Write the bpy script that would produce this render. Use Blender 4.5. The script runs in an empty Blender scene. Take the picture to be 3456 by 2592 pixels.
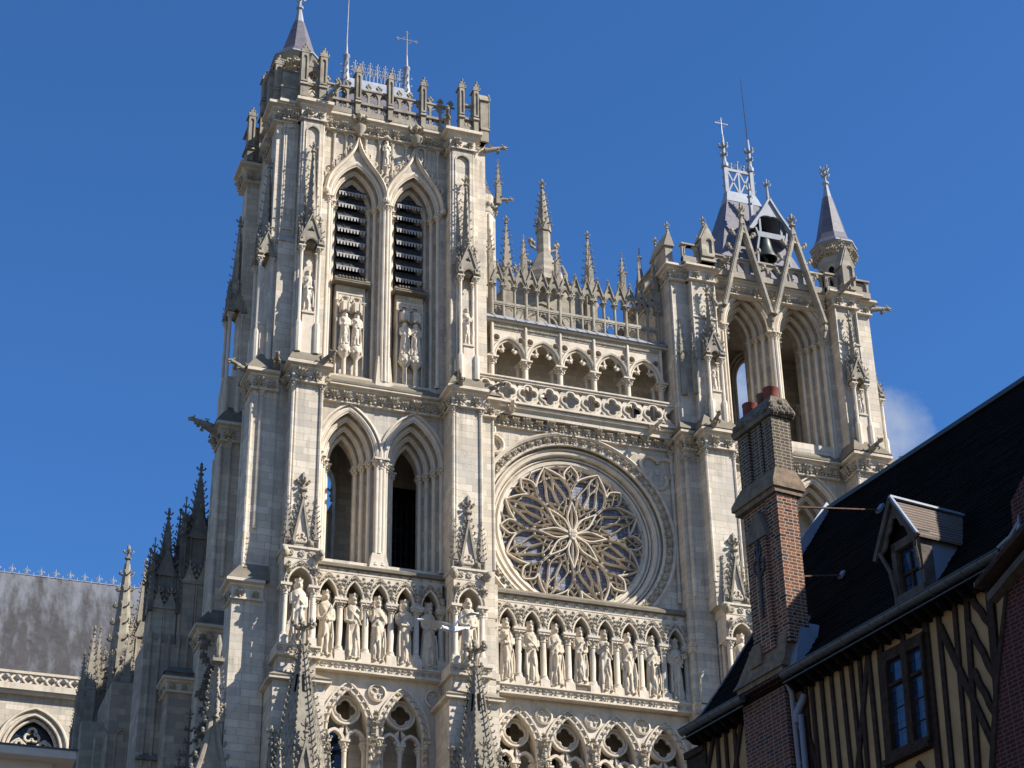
import bpy, math, random
import numpy as np
from mathutils import Vector, Matrix
from mathutils.geometry import tessellate_polygon
R = math.radians; PI = math.pi; S, Cc = math.sin, math.cos
scene = bpy.context.scene
col = scene.collection
rnd = random.Random(7)

# ---------------------------------------------------------------- mesh builder
class MB:
    def __init__(self, M=None):
        self.V = []; self.F = []; self.n = 0; self.M = M
    def add(self, v, f):
        v = np.asarray(v, float).reshape(-1, 3)
        if self.M is not None:
            m = np.array(self.M)
            v = v @ m[:3, :3].T + m[:3, 3]
        k = self.n
        self.V.append(v); self.n += len(v)
        self.F.extend([tuple(i + k for i in q) for q in f])
    def box(self, x0, x1, y0, y1, z0, z1):
        self.add([(x0,y0,z0),(x1,y0,z0),(x1,y1,z0),(x0,y1,z0),(x0,y0,z1),(x1,y0,z1),(x1,y1,z1),(x0,y1,z1)],
                 [(0,3,2,1),(4,5,6,7),(0,1,5,4),(1,2,6,5),(2,3,7,6),(3,0,4,7)])
    def frus(self, x0, x1, y0, y1, z0, X0, X1, Y0, Y1, z1):
        self.add([(x0,y0,z0),(x1,y0,z0),(x1,y1,z0),(x0,y1,z0),(X0,Y0,z1),(X1,Y0,z1),(X1,Y1,z1),(X0,Y1,z1)],
                 [(0,3,2,1),(4,5,6,7),(0,1,5,4),(1,2,6,5),(2,3,7,6),(3,0,4,7)])
    def bar(self, a, b, w, h=None, up=(0,0,1)):
        a = Vector(a); b = Vector(b); d = (b - a).normalized(); u = Vector(up)
        if abs(d.dot(u)) > .98: u = Vector((1,0,0))
        s = d.cross(u).normalized(); u = s.cross(d).normalized(); h = h or w
        P = []
        for q in (a, b):
            for i, j in ((-1,-1),(1,-1),(1,1),(-1,1)): P.append(q + s*(i*w/2) + u*(j*h/2))
        self.add(P, [(0,1,2,3),(7,6,5,4),(0,4,5,1),(1,5,6,2),(2,6,7,3),(3,7,4,0)])
    def prism(self, pts, y0, y1):                    # polygon in XZ, extruded along y
        self.holes(pts, [], y0, y1)
    def holes(self, outer, holes, y0, y1):
        loops = [list(outer)] + [list(h) for h in holes]
        tri = tessellate_polygon([[Vector((p[0], p[1], 0)) for p in L] for L in loops])
        flat = [p for L in loops for p in L]; n = len(flat)
        V = [(x, y0, z) for x, z in flat] + [(x, y1, z) for x, z in flat]
        F = []
        for a, b, c in tri:
            (ax, az), (bx, bz), (cx, cz) = flat[a], flat[b], flat[c]
            if (bx-ax)*(cz-az) - (bz-az)*(cx-ax) < 0: a, b, c = a, c, b
            F += [(a, b, c), (c+n, b+n, a+n)]
        k = 0
        for li, L in enumerate(loops):
            m = len(L)
            area = sum(L[i][0]*L[(i+1) % m][1] - L[(i+1) % m][0]*L[i][1] for i in range(m))
            fl = (area > 0) == (li == 0)
            for i in range(m):
                a, b = k+i, k+(i+1) % m
                F.append((a, a+n, b+n, b) if fl else (a, b, b+n, a+n))
            k += m
        self.add(V, F)
    def lathe(self, prof, cx, cy, n=10, a0=0., sx=1., sy=1., cap=True):
        V = []; F = []
        for r, z in prof:
            for i in range(n):
                a = a0 + 2*PI*i/n; V.append((cx + r*sx*Cc(a), cy + r*sy*S(a), z))
        m = len(prof)
        for j in range(m-1):
            for i in range(n):
                F.append((j*n+i, j*n+(i+1) % n, (j+1)*n+(i+1) % n, (j+1)*n+i))
        if cap:
            F.append(tuple(range(n-1, -1, -1))); F.append(tuple((m-1)*n+i for i in range(n)))
        self.add(V, F)
    def tube(self, pts, rad, n=6, closed=False):
        pts = [Vector(p) for p in pts]; m = len(pts)
        if not hasattr(rad, '__len__'): rad = [rad]*m
        V = []; F = []; u = None
        for i, p in enumerate(pts):
            if closed: d = pts[(i+1) % m] - pts[i-1]
            else: d = pts[min(i+1, m-1)] - pts[max(i-1, 0)]
            d.normalize()
            if u is None:
                u = Vector((0,0,1)) if abs(d.z) < .9 else Vector((1,0,0))
            u = (u - d*u.dot(d)).normalized(); w = d.cross(u)
            for k in range(n):
                a = 2*PI*k/n; V.append(p + (u*Cc(a) + w*S(a))*rad[i])
        for i in range(m if closed else m-1):
            j = (i+1) % m
            for k in range(n):
                F.append((i*n+k, i*n+(k+1) % n, j*n+(k+1) % n, j*n+k))
        if not closed:
            F.append(tuple(range(n-1, -1, -1))); F.append(tuple((m-1)*n+k for k in range(n)))
        self.add(V, F)
    def sweep(self, path, prof, closed=False):       # path (x,z); prof closed polygon of (outward n, y)
        m = len(path); N = []
        for i in range(m):
            a = path[i-1] if (closed or i) else None
            b = path[(i+1) % m] if (closed or i < m-1) else None
            ns = []
            for p, q in ((a, path[i]), (path[i], b)):
                if p is None or q is None: continue
                dx, dz = q[0]-p[0], q[1]-p[1]; l = math.hypot(dx, dz) or 1
                ns.append((-dz/l, dx/l))
            nx = sum(t[0] for t in ns)/len(ns); nz = sum(t[1] for t in ns)/len(ns)
            l2 = nx*nx + nz*nz or 1
            l2 = max(l2, .35)
            N.append((nx/l2, nz/l2))
        k = len(prof); V = []; F = []
        for (x, z), (nx, nz) in zip(path, N):
            for n, y in prof: V.append((x + nx*n, y, z + nz*n))
        for i in range(m if closed else m-1):
            j = (i+1) % m
            for q in range(k):
                F.append((i*k+q, j*k+q, j*k+(q+1) % k, i*k+(q+1) % k))
        if not closed:
            F.append(tuple(range(k))); F.append(tuple((m-1)*k+q for q in range(k-1, -1, -1)))
        self.add(V, F)
    def inst(self, tpl, p, s=1., X=(1,0,0), Z=(0,0,1), sc=(1,1,1)):
        X = np.array(X, float); X /= np.linalg.norm(X); Z = np.array(Z, float)
        Z = Z - X*(Z @ X); l = np.linalg.norm(Z)
        Z = Z/l if l > 1e-6 else np.array((0, 0, 1.))
        Y = np.cross(Z, X)
        v = tpl[0]*np.array(sc)*s
        self.add(v @ np.array([X, Y, Z]) + np.array(p, float), tpl[1])
    def blob(self, p, r, sc=(1,1,1)): self.inst(BLOB, p, r, sc=sc)
    def build(self, name, mat, parent=None, smooth=None, label=None):
        me = bpy.data.meshes.new(name)
        V = np.concatenate(self.V) if self.V else np.zeros((0, 3))
        me.from_pydata(V, [], self.F)
        me.materials.append(mat)
        if smooth:
            me.polygons.foreach_set('use_smooth', [True]*len(me.polygons))
            me.set_sharp_from_angle(angle=R(smooth))
        o = bpy.data.objects.new(name, me); col.objects.link(o)
        if parent is not None: adopt(o, parent)
        if label: o['label'] = label
        return o

def adopt(o, parent):
    o.parent = parent
    w = parent.get('_w')
    if w is not None: o.matrix_parent_inverse = Matrix.Translation(-Vector(w))
def thing(name, label, cat, loc=(0,0,0), group=None):
    o = bpy.data.objects.new(name, None); col.objects.link(o)
    o.location = loc; o.empty_display_size = .5; o['_w'] = list(loc)
    o['label'] = label; o['category'] = cat
    if group: o['group'] = group
    return o
def tag(o, label, cat, group=None):
    o['label'] = label; o['category'] = cat
    if group: o['group'] = group
    return o
def node(name, parent, label=None):                 # a part that only carries sub-parts
    o = bpy.data.objects.new(name, None); col.objects.link(o); o.empty_display_size = .3
    adopt(o, parent)
    if label: o['label'] = label
    return o

def tpl(fn):
    m = MB(); fn(m); return (np.concatenate(m.V), m.F)
def _sph(m, nu=7, nv=4):
    prof = [(S(PI*(j+1)/(nv+1)), -Cc(PI*(j+1)/(nv+1))) for j in range(nv)]
    m.lathe(prof, 0, 0, nu)
BLOB = tpl(_sph)
CROCK = tpl(lambda m: (m.tube([(-.1,0,0),(.45,0,.02),(.85,0,.25),(.95,0,.6)], [.2,.17,.2,.1], 5), m.inst(BLOB, (.92,0,.55), .26), m.inst(BLOB, (.62,.0,.16), .24, sc=(.8,1.3,.6))))
def _leaf(m):
    for k, (a, L, q) in enumerate(((90,.62,-.10),(52,.56,-.2),(128,.56,-.2),(15,.46,-.12),(165,.46,-.12),(70,.34,-.3),(110,.34,-.3))):
        c, s_ = math.cos(R(a)), math.sin(R(a)); r = .115 if k < 5 else .13
        m.tube([(.06*c,q*.2,.12), (c*L*.45,q*.8,.12+s_*L*.5), (c*L*.8,q*1.25,.12+s_*L*.95), (c*L*.86,q*1.5-.04,.10+s_*L*.86)], [r*.5,r,r*.95,r*.45], 5)
    for x, z in ((-.3,.02),(.3,.02),(0,-.05)): m.inst(BLOB, (x,-.1,z), .1, sc=(1.2,.8,.9))
    m.tube([(0,0,-.25),(0,-.08,.2)], [.08,.07], 5)
LEAF = tpl(_leaf)
def _rosette(m):
    for k in range(4):
        a = PI/4 + k*PI/2; m.inst(BLOB, (.5*Cc(a), -.1, .5*S(a)), .36, sc=(1,.6,1))
    for k in range(4):
        a = k*PI/2; m.inst(BLOB, (.62*Cc(a), -.05, .62*S(a)), .22, sc=(1,.6,1))
    m.inst(BLOB, (0,-.2,0), .25)
ROSE4 = tpl(_rosette)
def _curl(m):
    P = []
    for i in range(10):
        t = i/9; a = -PI/2 + t*4.6; r = .62*(1-.62*t); P.append((r*Cc(a), -.08-.16*t, r*S(a)))
    m.tube(P, [.15]*8+[.17,.2], 5)
    m.inst(BLOB, (.1,-.15,.05), .24); m.inst(BLOB, (.62,-.03,.42), .2); m.inst(BLOB, (-.55,-.03,-.3), .22)
CURL = tpl(_curl)
_F = dict(rs=np.random.RandomState(3))
def jit(a): return float((_F['rs'].rand()-.5)*2*a)

# ---------------------------------------------------------------- gothic vocabulary
def arch(cx, zs, w, h, d=0., n=9):
    r = (w*w + h*h)/(2*w) + d; q = r - d - w
    top = math.acos(min(1, max(-1, q/r)))
    L = [(cx + q - r*Cc(top*i/n), zs + r*S(top*i/n)) for i in range(n+1)]
    return L + [(2*cx - x, z) for x, z in reversed(L[:-1])]
def archz(w, h, d):
    r = (w*w+h*h)/(2*w); return math.sqrt(max(0, (r+d)**2 - (r-w)**2))
def aopen(cx, z0, zs, w, h, d=0., n=9):
    A = arch(cx, zs, w, h, d, n); return [(A[0][0], z0)] + A + [(A[-1][0], z0)]
def circ(cx, cz, r, n=24, a0=0., a1=2*PI):
    full = abs(a1-a0-2*PI) < 1e-6
    k = n if full else n+1
    return [(cx + r*Cc(a0+(a1-a0)*i/n), cz + r*S(a0+(a1-a0)*i/n)) for i in range(k)]
def foil(cx, cz, Rr, k=4, a0=PI/4, n=7, f=.52, lob=None):
    P = []; lob = lob or Rr*(1-f)
    lob = max(lob, Rr*f*S(PI/k)*1.04)
    sp = PI/2 + PI/k - math.acos(min(1., Rr*f*S(PI/k)/lob))
    for i in range(k):
        a = a0 + 2*PI*i/k; ox, oz = cx + Rr*f*Cc(a), cz + Rr*f*S(a)
        for j in range(n+1):
            b = a - sp + 2*sp*j/n; P.append((ox + lob*Cc(b), oz + lob*S(b)))
    return P
def ccw(P): return P if sum(P[i-1][0]*P[i][1]-P[i][0]*P[i-1][1] for i in range(len(P))) > 0 else P[::-1]
def roll(r, n0, y0, k=6): return [(n0 + r*Cc(2*PI*i/k), y0 + r*S(2*PI*i/k)) for i in range(k)]
def capital(mb, x, y, z, r, h, leaf=True, n=8):
    mb.lathe([(r*1.25,z),(r*1.25,z+h*.1),(r*1.02,z+h*.14),(r*1.15,z+h*.4),(r*1.75,z+h*.74),(r*1.8,z+h*.8)], x, y, n)
    mb.box(x-r*2, x+r*2, y-r*2, y+r*2, z+h*.8, z+h)
    if leaf:
        for k in range(6):
            a = k*PI/3 + .3; mb.blob((x+r*1.62*Cc(a), y+r*1.62*S(a), z+h*.62), r*.5)
            mb.blob((x+r*1.3*Cc(a+.5), y+r*1.3*S(a+.5), z+h*.36), r*.4)
def column(mb, x, y, z0, z1, r, cap=None, base=True, n=10):
    cap = cap if cap is not None else r*3.4
    if base:
        mb.lathe([(r*1.7,z0),(r*1.7,z0+r*.5),(r*1.45,z0+r*.8),(r*1.5,z0+r*1.1),(r*1.02,z0+r*1.5)], x, y, n)
    mb.lathe([(r,z0),(r,z1-cap*.9)], x, y, n)
    if cap: capital(mb, x, y, z1-cap, r, cap)
def finial(mb, x, y, z, s, k=4):
    mb.lathe([(s*.16,z),(s*.12,z+s*.35),(s*.26,z+s*.42),(s*.26,z+s*.5),(s*.11,z+s*.58),(s*.1,z+s*1.0),(s*.17,z+s*1.1),(s*.1,z+s*1.25),(s*.13,z+s*1.45),(s*.02,z+s*1.62)], x, y, 6)
    for i in range(k):
        a = i*2*PI/k
        mb.inst(CROCK, (x, y, z+s*.9), s*.36, X=(Cc(a), S(a), -.1)); mb.inst(CROCK, (x, y, z+s*.42), s*.22, X=(Cc(a+.7), S(a+.7), -.2))
def spire(mb, x, y, z0, z1, r, n=4, ck=6, cs=.12, a0=PI/4, fin=None, tip=.12):
    fin = fin if fin is not None else r*1.2
    zt = z1 - fin*1.62
    rt = max(r*tip, fin*.14)
    mb.lathe([(r,z0),(rt,zt)], x, y, n, a0)
    for i in range(n):
        a = a0 + 2*PI*i/n
        for j in range(ck):
            t = (j+.35)/ck; rr = r + (rt-r)*t
            mb.inst(CROCK, (x+rr*.97*Cc(a), y+rr*.97*S(a), z0+(zt-z0)*t), cs*(1-.3*t), X=(Cc(a), S(a), 0))
    finial(mb, x, y, zt, fin)
def gablet(mb, cx, z0, w, h, y0, y1, ck=3, cs=.1, fin=.3, bw=None, trefoil=True):
    bw = bw or w*.16
    k = bw*math.hypot(w, h)/w; kx = bw*math.hypot(w, h)/h
    out = [(cx-w, z0), (cx+w, z0), (cx, z0+h)]
    inn = [(cx-w+kx*1.5, z0+bw*.6), (cx+w-kx*1.5, z0+bw*.6), (cx, z0+h-k)]
    mb.holes(out, [inn], y0, y1)
    if trefoil:
        ym = (y0+y1)/2
        rr = w*.3
        mb.holes(inn, [ccw(foil(cx, z0+bw+rr*1.05, rr, 3, PI/2))], ym, y1-.005)
    for s in (-1, 1):
        for j in range(ck):
            t = (j+.5)/ck
            mb.inst(CROCK, (cx+s*w*(1-t), (y0+y1)/2, z0+h*t), cs, X=(s*h, 0, w*.6))
    if fin: finial(mb, cx, (y0+y1)/2, z0+h-.04, fin)
def pinnacle(mb, x, y, z0, zs, z1, r, ck=5, cs=None, gab=True, n=4):
    cs = cs or r*.55
    mb.box(x-r, x+r, y-r, y+r, z0, zs)
    if gab:
        for k in range(4):
            m = MB(Matrix.Translation((x, y, 0)) @ Matrix.Rotation(k*PI/2, 4, 'Z'))
            m.prism([(-r*1.08, zs-r*.3), (r*1.08, zs-r*.3), (0, zs+r*1.9)], -r*1.1, -r*.6)
            m.holes(aopen(0, zs-r*3.5, zs-r*.6, r*.75, r*.9), [aopen(0, zs-r*3.3, zs-r*.6, r*.5, r*.6)], -r*1.07, -r*.95)
            for s in (-1, 1): m.inst(CROCK, (s*r*.6, -r*.85, zs+r*.7), cs*.8, X=(s, 0, .5))
            m.inst(CROCK, (0, -r*.9, zs+r*1.8), cs, X=(0, -1, .3)); 
            for v in m.V: mb.V.append(v)
            mb.F.extend([tuple(i+mb.n for i in q) for q in m.F]); mb.n += m.n
    spire(mb, x, y, zs, z1, r*1.25, n, ck, cs)
def merge(mb, m):
    mb.F.extend([tuple(i+mb.n for i in q) for q in m.F]); mb.V.extend(m.V); mb.n += m.n
def frieze(mb, x0, x1, y, z0, z1, n, t=LEAF, js=.08, ds=.8, alt=None):
    h = z1 - z0
    for i in range(n):
        x = x0 + (x1-x0)*(i+.5)/n
        k = (alt if (alt is not None and i % 2) else t)
        mb.inst(k, (x+jit(.04), y, z0 + (h*.18 if k is LEAF else h*.5)), h*ds*(1+jit(js)) if k is LEAF else h*.5, X=(1, 0, jit(.12)), Z=(jit(.1), jit(.12), 1), sc=(1 if i % 2 else -1, 1, 1) if k is CURL else (1,1,1))
def cornice_path(mb, pts, zb, zt, out=.3, back=.4):
    """moulded cornice swept along a plan path (outside on the right hand), mitred at the corners"""
    h = zt - zb
    pr = [(-back,zb-.06),(.06,zb-.06),(.06,zb+.02),(0,zb+.05),(-.02,zb+h*.55),(out*.35,zb+h*.66),(out*.4,zb+h*.74),(out,zb+h*.8),(out,zb+h*.93),(out*.8,zt),(-back,zt)]
    n = len(pr); V = []; F = []; m = len(pts)
    for i in range(m):
        ns = []
        for a, b in ((i-1, i), (i, i+1)):
            if a < 0 or b >= m: continue
            dx, dy = pts[b][0]-pts[a][0], pts[b][1]-pts[a][1]; l = math.hypot(dx, dy); ns.append((dy/l, -dx/l))
        nx = sum(q[0] for q in ns)/len(ns); ny = sum(q[1] for q in ns)/len(ns); l2 = max(.3, nx*nx+ny*ny)
        V += [(pts[i][0]+nx/l2*o, pts[i][1]+ny/l2*o, z) for o, z in pr]
    for i in range(m-1):
        for q in range(n): F.append((i*n+q, i*n+(q+1) % n, (i+1)*n+(q+1) % n, (i+1)*n+q))
    F += [tuple(range(n-1,-1,-1)), tuple((m-1)*n+q for q in range(n))]
    mb.add(V, F)
def cornice(mb, x0, x1, y, zb, zt, out=.3, back=.4):
    """leaf band below, hollow, projecting drip on top"""
    h = zt - zb
    pr = [(y+back, zb-.06), (y-.06, zb-.06), (y-.06, zb+.02), (y, zb+.05), (y+.02, zb+h*.55), (y-out*.35, zb+h*.66), (y-out*.4, zb+h*.74), (y-out, zb+h*.8), (y-out, zb+h*.93), (y-out*.8, zt), (y+back, zt)]
    n = len(pr)
    mb.add([(x0, a, b) for a, b in pr] + [(x1, a, b) for a, b in pr],
           [tuple(range(n-1, -1, -1)), tuple(range(n, 2*n))] + [(i, (i+1) % n, (i+1) % n+n, i+n) for i in range(n)])

# ---------------------------------------------------------------- materials
class NT:
    def __init__(self, name):
        self.m = bpy.data.materials.new(name); self.m.use_nodes = True
        self.t = self.m.node_tree; self.b = self.t.nodes['Principled BSDF']
    def n(self, typ, **kw):
        x = self.t.nodes.new(typ)
        for k, v in kw.items():
            if k.startswith('_'): setattr(x, k[1:], v)
            else: x.inputs[k.replace('__', ' ')].default_value = v
        return x
    def l(self, a, b): self.t.links.new(a, b)
    def noise(self, vec, scale, detail=3., rough=.55):
        x = self.n('ShaderNodeTexNoise', Scale=scale, Detail=detail, Roughness=rough)
        if vec is not None: self.l(vec, x.inputs['Vector'])
        return x.outputs['Fac']
    def ramp(self, fac, a, b):
        x = self.n('ShaderNodeMapRange', _clamp=True); self.l(fac, x.inputs['Value'])
        x.inputs['From Min'].default_value = a; x.inputs['From Max'].default_value = b
        return x.outputs['Result']
    def mix(self, fac, a, b, mode='MIX'):
        x = self.n('ShaderNodeMix', _data_type='RGBA', _blend_type=mode)
        for s, v in ((0, fac), (6, a), (7, b)):
            if hasattr(v, 'is_linked') or isinstance(v, bpy.types.NodeSocket): self.l(v, x.inputs[s])
            else: x.inputs[s].default_value = v if not isinstance(v, tuple) else (*v[:3], 1)
        return x.outputs[2]
    def math(self, op, a, b=0.):
        x = self.n('ShaderNodeMath', _operation=op)
        for s, v in ((0, a), (1, b)):
            if isinstance(v, bpy.types.NodeSocket): self.l(v, x.inputs[s])
            else: x.inputs[s].default_value = v
        return x.outputs[0]
    def pos(self): return self.n('ShaderNodeNewGeometry')
    def scale(self, vec, s):
        x = self.n('ShaderNodeMapping'); self.l(vec, x.inputs['Vector']); x.inputs['Scale'].default_value = s
        return x.outputs['Vector']
    def bump(self, h, strength=.3, dist=.02):
        x = self.n('ShaderNodeBump', Strength=strength, Distance=dist); self.l(h, x.inputs['Height']); self.l(x.outputs['Normal'], self.b.inputs['Normal'])
    def uvz(self, g, ax=1., ay=1.):                  # horizontal run along either wall direction + height
        sp = self.n('ShaderNodeSeparateXYZ'); self.l(g.outputs['Position'], sp.inputs[0])
        u = self.math('ADD', self.math('MULTIPLY', sp.outputs[0], ax), self.math('MULTIPLY', sp.outputs[1], ay))
        c = self.n('ShaderNodeCombineXYZ'); self.l(u, c.inputs[0]); self.l(sp.outputs[2], c.inputs[1])
        return c.outputs[0], sp
    def done(self, c, rough=.85, spec=.25, metal=0.):
        if isinstance(c, tuple): self.b.inputs['Base Color'].default_value = (*c[:3], 1)
        else: self.l(c, self.b.inputs['Base Color'])
        self.b.inputs['Roughness'].default_value = rough
        self.b.inputs['Specular IOR Level'].default_value = spec
        self.b.inputs['Metallic'].default_value = metal
        return self.m

def stone(name, c1, c2, grey, brick=True, soot=.35, lichen=.8, sootc=(.13,.115,.095), up=(.15,.13,.10), ledges=()):
    N = NT(name); g = N.pos(); P = g.outputs['Position']
    uv, sp = N.uvz(g)
    big = N.noise(P, .35, 4); mid = N.noise(P, 2.2, 4); fine = N.noise(P, 14., 3)
    base = N.mix(N.ramp(mid, .35, .65), c1, c2)
    h = fine
    if brick:
        b = N.n('ShaderNodeTexBrick', Scale=1., Bias=0.)
        for k, v in (('Mortar Size', .011), ('Mortar Smooth', .3), ('Brick Width', .74), ('Row Height', .345)): b.inputs[k].default_value = v
        b.offset = .47; b.squash = 1.25; b.squash_frequency = 3
        wob = N.n('ShaderNodeVectorMath', _operation='ADD'); N.l(uv, wob.inputs[0])
        nz = N.n('ShaderNodeTexNoise', Scale=.9); N.l(P, nz.inputs['Vector'])
        sc = N.n('ShaderNodeVectorMath', _operation='SCALE'); N.l(nz.outputs['Color'], sc.inputs[0]); sc.inputs['Scale'].default_value = .05
        N.l(sc.outputs[0], wob.inputs[1]); N.l(wob.outputs[0], b.inputs['Vector'])
        b.inputs['Color1'].default_value = (0,0,0,1); b.inputs['Color2'].default_value = (1,1,1,1); b.inputs['Mortar'].default_value = (.5,.5,.5,1)
        r = N.n('ShaderNodeSeparateColor'); N.l(b.outputs['Color'], r.inputs[0]); rv = r.outputs[0]
        base = N.mix(N.ramp(rv, .15, .95), base, tuple(x*.86 for x in c2))
        base = N.mix(N.math('MULTIPLY', N.ramp(rv, .78, .84), .4), base, grey)
        base = N.mix(N.math('MULTIPLY', N.ramp(rv, .10, .02), .5), base, tuple(min(1, x*1.13) for x in c1))
        base = N.mix(N.math('MULTIPLY', b.outputs['Fac'], .55), base, (.2,.17,.13))
        h = N.math('SUBTRACT', N.math('MULTIPLY', fine, .5), N.math('MULTIPLY', b.outputs['Fac'], 1.))
    base = N.mix(N.math('MULTIPLY', N.ramp(big, .5, .72), .5), base, grey)
    stv = N.scale(P, (2.6, 2.6, .22)); st = N.noise(stv, 1., 4, .65)
    base = N.mix(N.math('MULTIPLY', N.ramp(st, .53, .78), soot), base, sootc)
    base = N.mix(N.math('MULTIPLY', N.ramp(fine, .58, .8), .22), base, sootc)
    crust = N.math('MULTIPLY', N.ramp(N.noise(P, 1.3, 5, .68), .56, .66), N.ramp(fine, .38, .6))
    base = N.mix(N.math('MULTIPLY', crust, soot*.9), base, sootc)
    if ledges:                                       # rain runs below the projecting courses
        run = N.ramp(N.noise(N.scale(P, (5.,5.,.12)), 1., 3, .7), .42, .66); tot = None
        for zt, L in ledges:
            k = N.math('MULTIPLY', N.ramp(sp.outputs[2], zt-L, zt), N.math('LESS_THAN', sp.outputs[2], zt+.05))
            tot = k if tot is None else N.math('MAXIMUM', tot, k)
        base = N.mix(N.math('MULTIPLY', N.math('MULTIPLY', tot, run), .62), base, (.20,.18,.15))
    nz = N.n('ShaderNodeSeparateXYZ'); N.l(g.outputs['True Normal'], nz.inputs[0])
    upf = N.math('MULTIPLY', N.ramp(nz.outputs[2], .35, .7), lichen)
    moss = N.mix(N.ramp(N.noise(P, 3.5, 4), .45, .6), up, (.20,.155,.075))
    base = N.mix(upf, base, moss)
    N.bump(h, .35, .02)
    return N.done(base, .9, .2)

M = {}
M['stone'] = stone('limestone_ashlar', (.63,.56,.455), (.55,.475,.37), (.42,.395,.355), ledges=((45.75,2.6),(61.3,2.),(55.8,1.8),(35.1,2.),(32.3,1.2),(37.3,1.)))
M['carved'] = stone('limestone_carved', (.63,.555,.45), (.55,.47,.365), (.42,.39,.345), brick=False, soot=.42, lichen=.5, sootc=(.15,.135,.11))
M['statue'] = stone('limestone_statue', (.58,.50,.39), (.50,.42,.31), (.42,.385,.33), brick=False, soot=.45, lichen=.3, sootc=(.16,.14,.11))
M['old'] = stone('limestone_weathered', (.33,.295,.235), (.235,.205,.16), (.19,.175,.15), brick=False, soot=.6, lichen=.6, sootc=(.07,.064,.055))
M['oldwall'] = stone('limestone_weathered_ashlar', (.42,.375,.30), (.33,.29,.225), (.26,.24,.21), brick=True, soot=.5, lichen=.7)
M['frieze'] = stone('limestone_foliage', (.45,.395,.31), (.34,.295,.22), (.24,.22,.185), brick=False, soot=.55, lichen=.55, sootc=(.09,.08,.068))
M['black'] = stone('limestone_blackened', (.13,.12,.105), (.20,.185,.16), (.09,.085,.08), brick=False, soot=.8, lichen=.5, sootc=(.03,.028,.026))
M['lichen'] = stone('weathering_slab', (.20,.175,.14), (.15,.13,.10), (.24,.215,.18), brick=False, soot=.4, lichen=.5, up=(.17,.145,.10))

def slate(name, a, b, bw=.26, rh=.16, streak=None, ax=1., ay=1.):
    N = NT(name); g = N.pos(); uv, sp = N.uvz(g, ax, ay)
    t = N.n('ShaderNodeTexBrick', Scale=1.)
    for k, v in (('Mortar Size', .008), ('Brick Width', bw), ('Row Height', rh)): t.inputs[k].default_value = v
    t.inputs['Color1'].default_value = (0,0,0,1); t.inputs['Color2'].default_value = (1,1,1,1)
    N.l(uv, t.inputs['Vector']); r = N.n('ShaderNodeSeparateColor'); N.l(t.outputs['Color'], r.inputs[0])
    c = N.mix(r.outputs[0], a, b); c = N.mix(N.math('MULTIPLY', t.outputs['Fac'], .6), c, tuple(x*.4 for x in a))
    c = N.mix(N.ramp(N.noise(g.outputs['Position'], 1.1, 4), .4, .7), c, tuple((x+y)*.62 for x, y in zip(a, b)))
    if streak:
        st = N.noise(N.scale(g.outputs['Position'], (1.3,.6,.12)), 1., 5, .7)
        hz = N.ramp(sp.outputs[2], streak[1], streak[2])
        c = N.mix(N.math('MULTIPLY', N.ramp(N.math('ADD', st, N.math('MULTIPLY', hz, .22)), .52, .78), .8), c, streak[0])
    N.bump(N.math('SUBTRACT', r.outputs[0], N.math('MULTIPLY', t.outputs['Fac'], 2.)), .25, .01)
    return N.done(c, .5, .4)
M['slate'] = slate('violet_slate', (.095,.086,.10), (.145,.13,.15))
M['slate_old'] = slate('old_transept_slate', (.040,.037,.035), (.056,.052,.050), .3, .2, ((.17,.178,.20), 49.5, 56.5))
M['slate_dark'] = slate('black_slate', (.006,.0055,.005), (.012,.0105,.0095), .2, .11)
M['slate_dark'].node_tree.nodes['Principled BSDF'].inputs['Roughness'].default_value = .95; M['slate_dark'].node_tree.nodes['Principled BSDF'].inputs['Specular IOR Level'].default_value = .02
M['tile'] = slate('brown_roof_tile', (.11,.08,.06), (.155,.115,.088), .3, .5)

def plain(name, c, rough=.6, spec=.3, metal=0., var=.2, scale=3., bump=0.):
    N = NT(name); g = N.pos(); f = N.noise(g.outputs['Position'], scale, 4)
    k = N.mix(N.ramp(f, .3, .7), tuple(x*(1-var) for x in c), tuple(min(1, x*(1+var)) for x in c))
    if bump: N.bump(N.noise(g.outputs['Position'], scale*5, 4), bump, .03)
    return N.done(k, rough, spec, metal)
M['lead'] = plain('pale_lead', (.27,.29,.325), .6, .3, 0., .15, 2.)
M['zinc'] = plain('zinc_sheet', (.23,.245,.27), .6, .3, .0, .15, 2.)
M['iron'] = plain('dark_iron', (.06,.06,.065), .6, .4, .3)
M['steel'] = plain('blue_grey_steel', (.075,.09,.12), .5, .5, .2)
M['greysteel'] = plain('galvanised_rod', (.30,.31,.33), .5, .5, .4)
M['bronze'] = plain('bell_bronze', (.045,.055,.05), .45, .5, .5)
M['louvre'] = plain('slate_louvre', (.045,.048,.056), .5, .4, 0, .3, 4.)
M['fringe'] = plain('bleached_board_edge', (.36,.35,.33), .8, .2, 0, .3, 6.)
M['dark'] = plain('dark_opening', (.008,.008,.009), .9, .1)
M['red'] = plain('red_board', (.22,.06,.055), .7, .2, 0, .25, 5.)
M['white'] = plain('white_sheet', (.75,.75,.74), .7, .2, 0, .05)
M['pot'] = plain('terracotta', (.19,.058,.04), .8, .2, 0, .2, 6.)
M['potbrown'] = plain('sooty_terracotta', (.12,.065,.045), .8, .2, 0, .3, 6.)
M['mortar'] = plain('rough_render_cap', (.16,.135,.105), .95, .15, 0, .35, 5., 1.)
M['sandcap'] = plain('weathered_sandstone', (.20,.15,.105), .95, .15, 0, .3, 7., .8)
M['plaster'] = plain('ochre_plaster', (.35,.225,.11), .9, .15, 0, .16, 2.2, .3)
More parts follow.
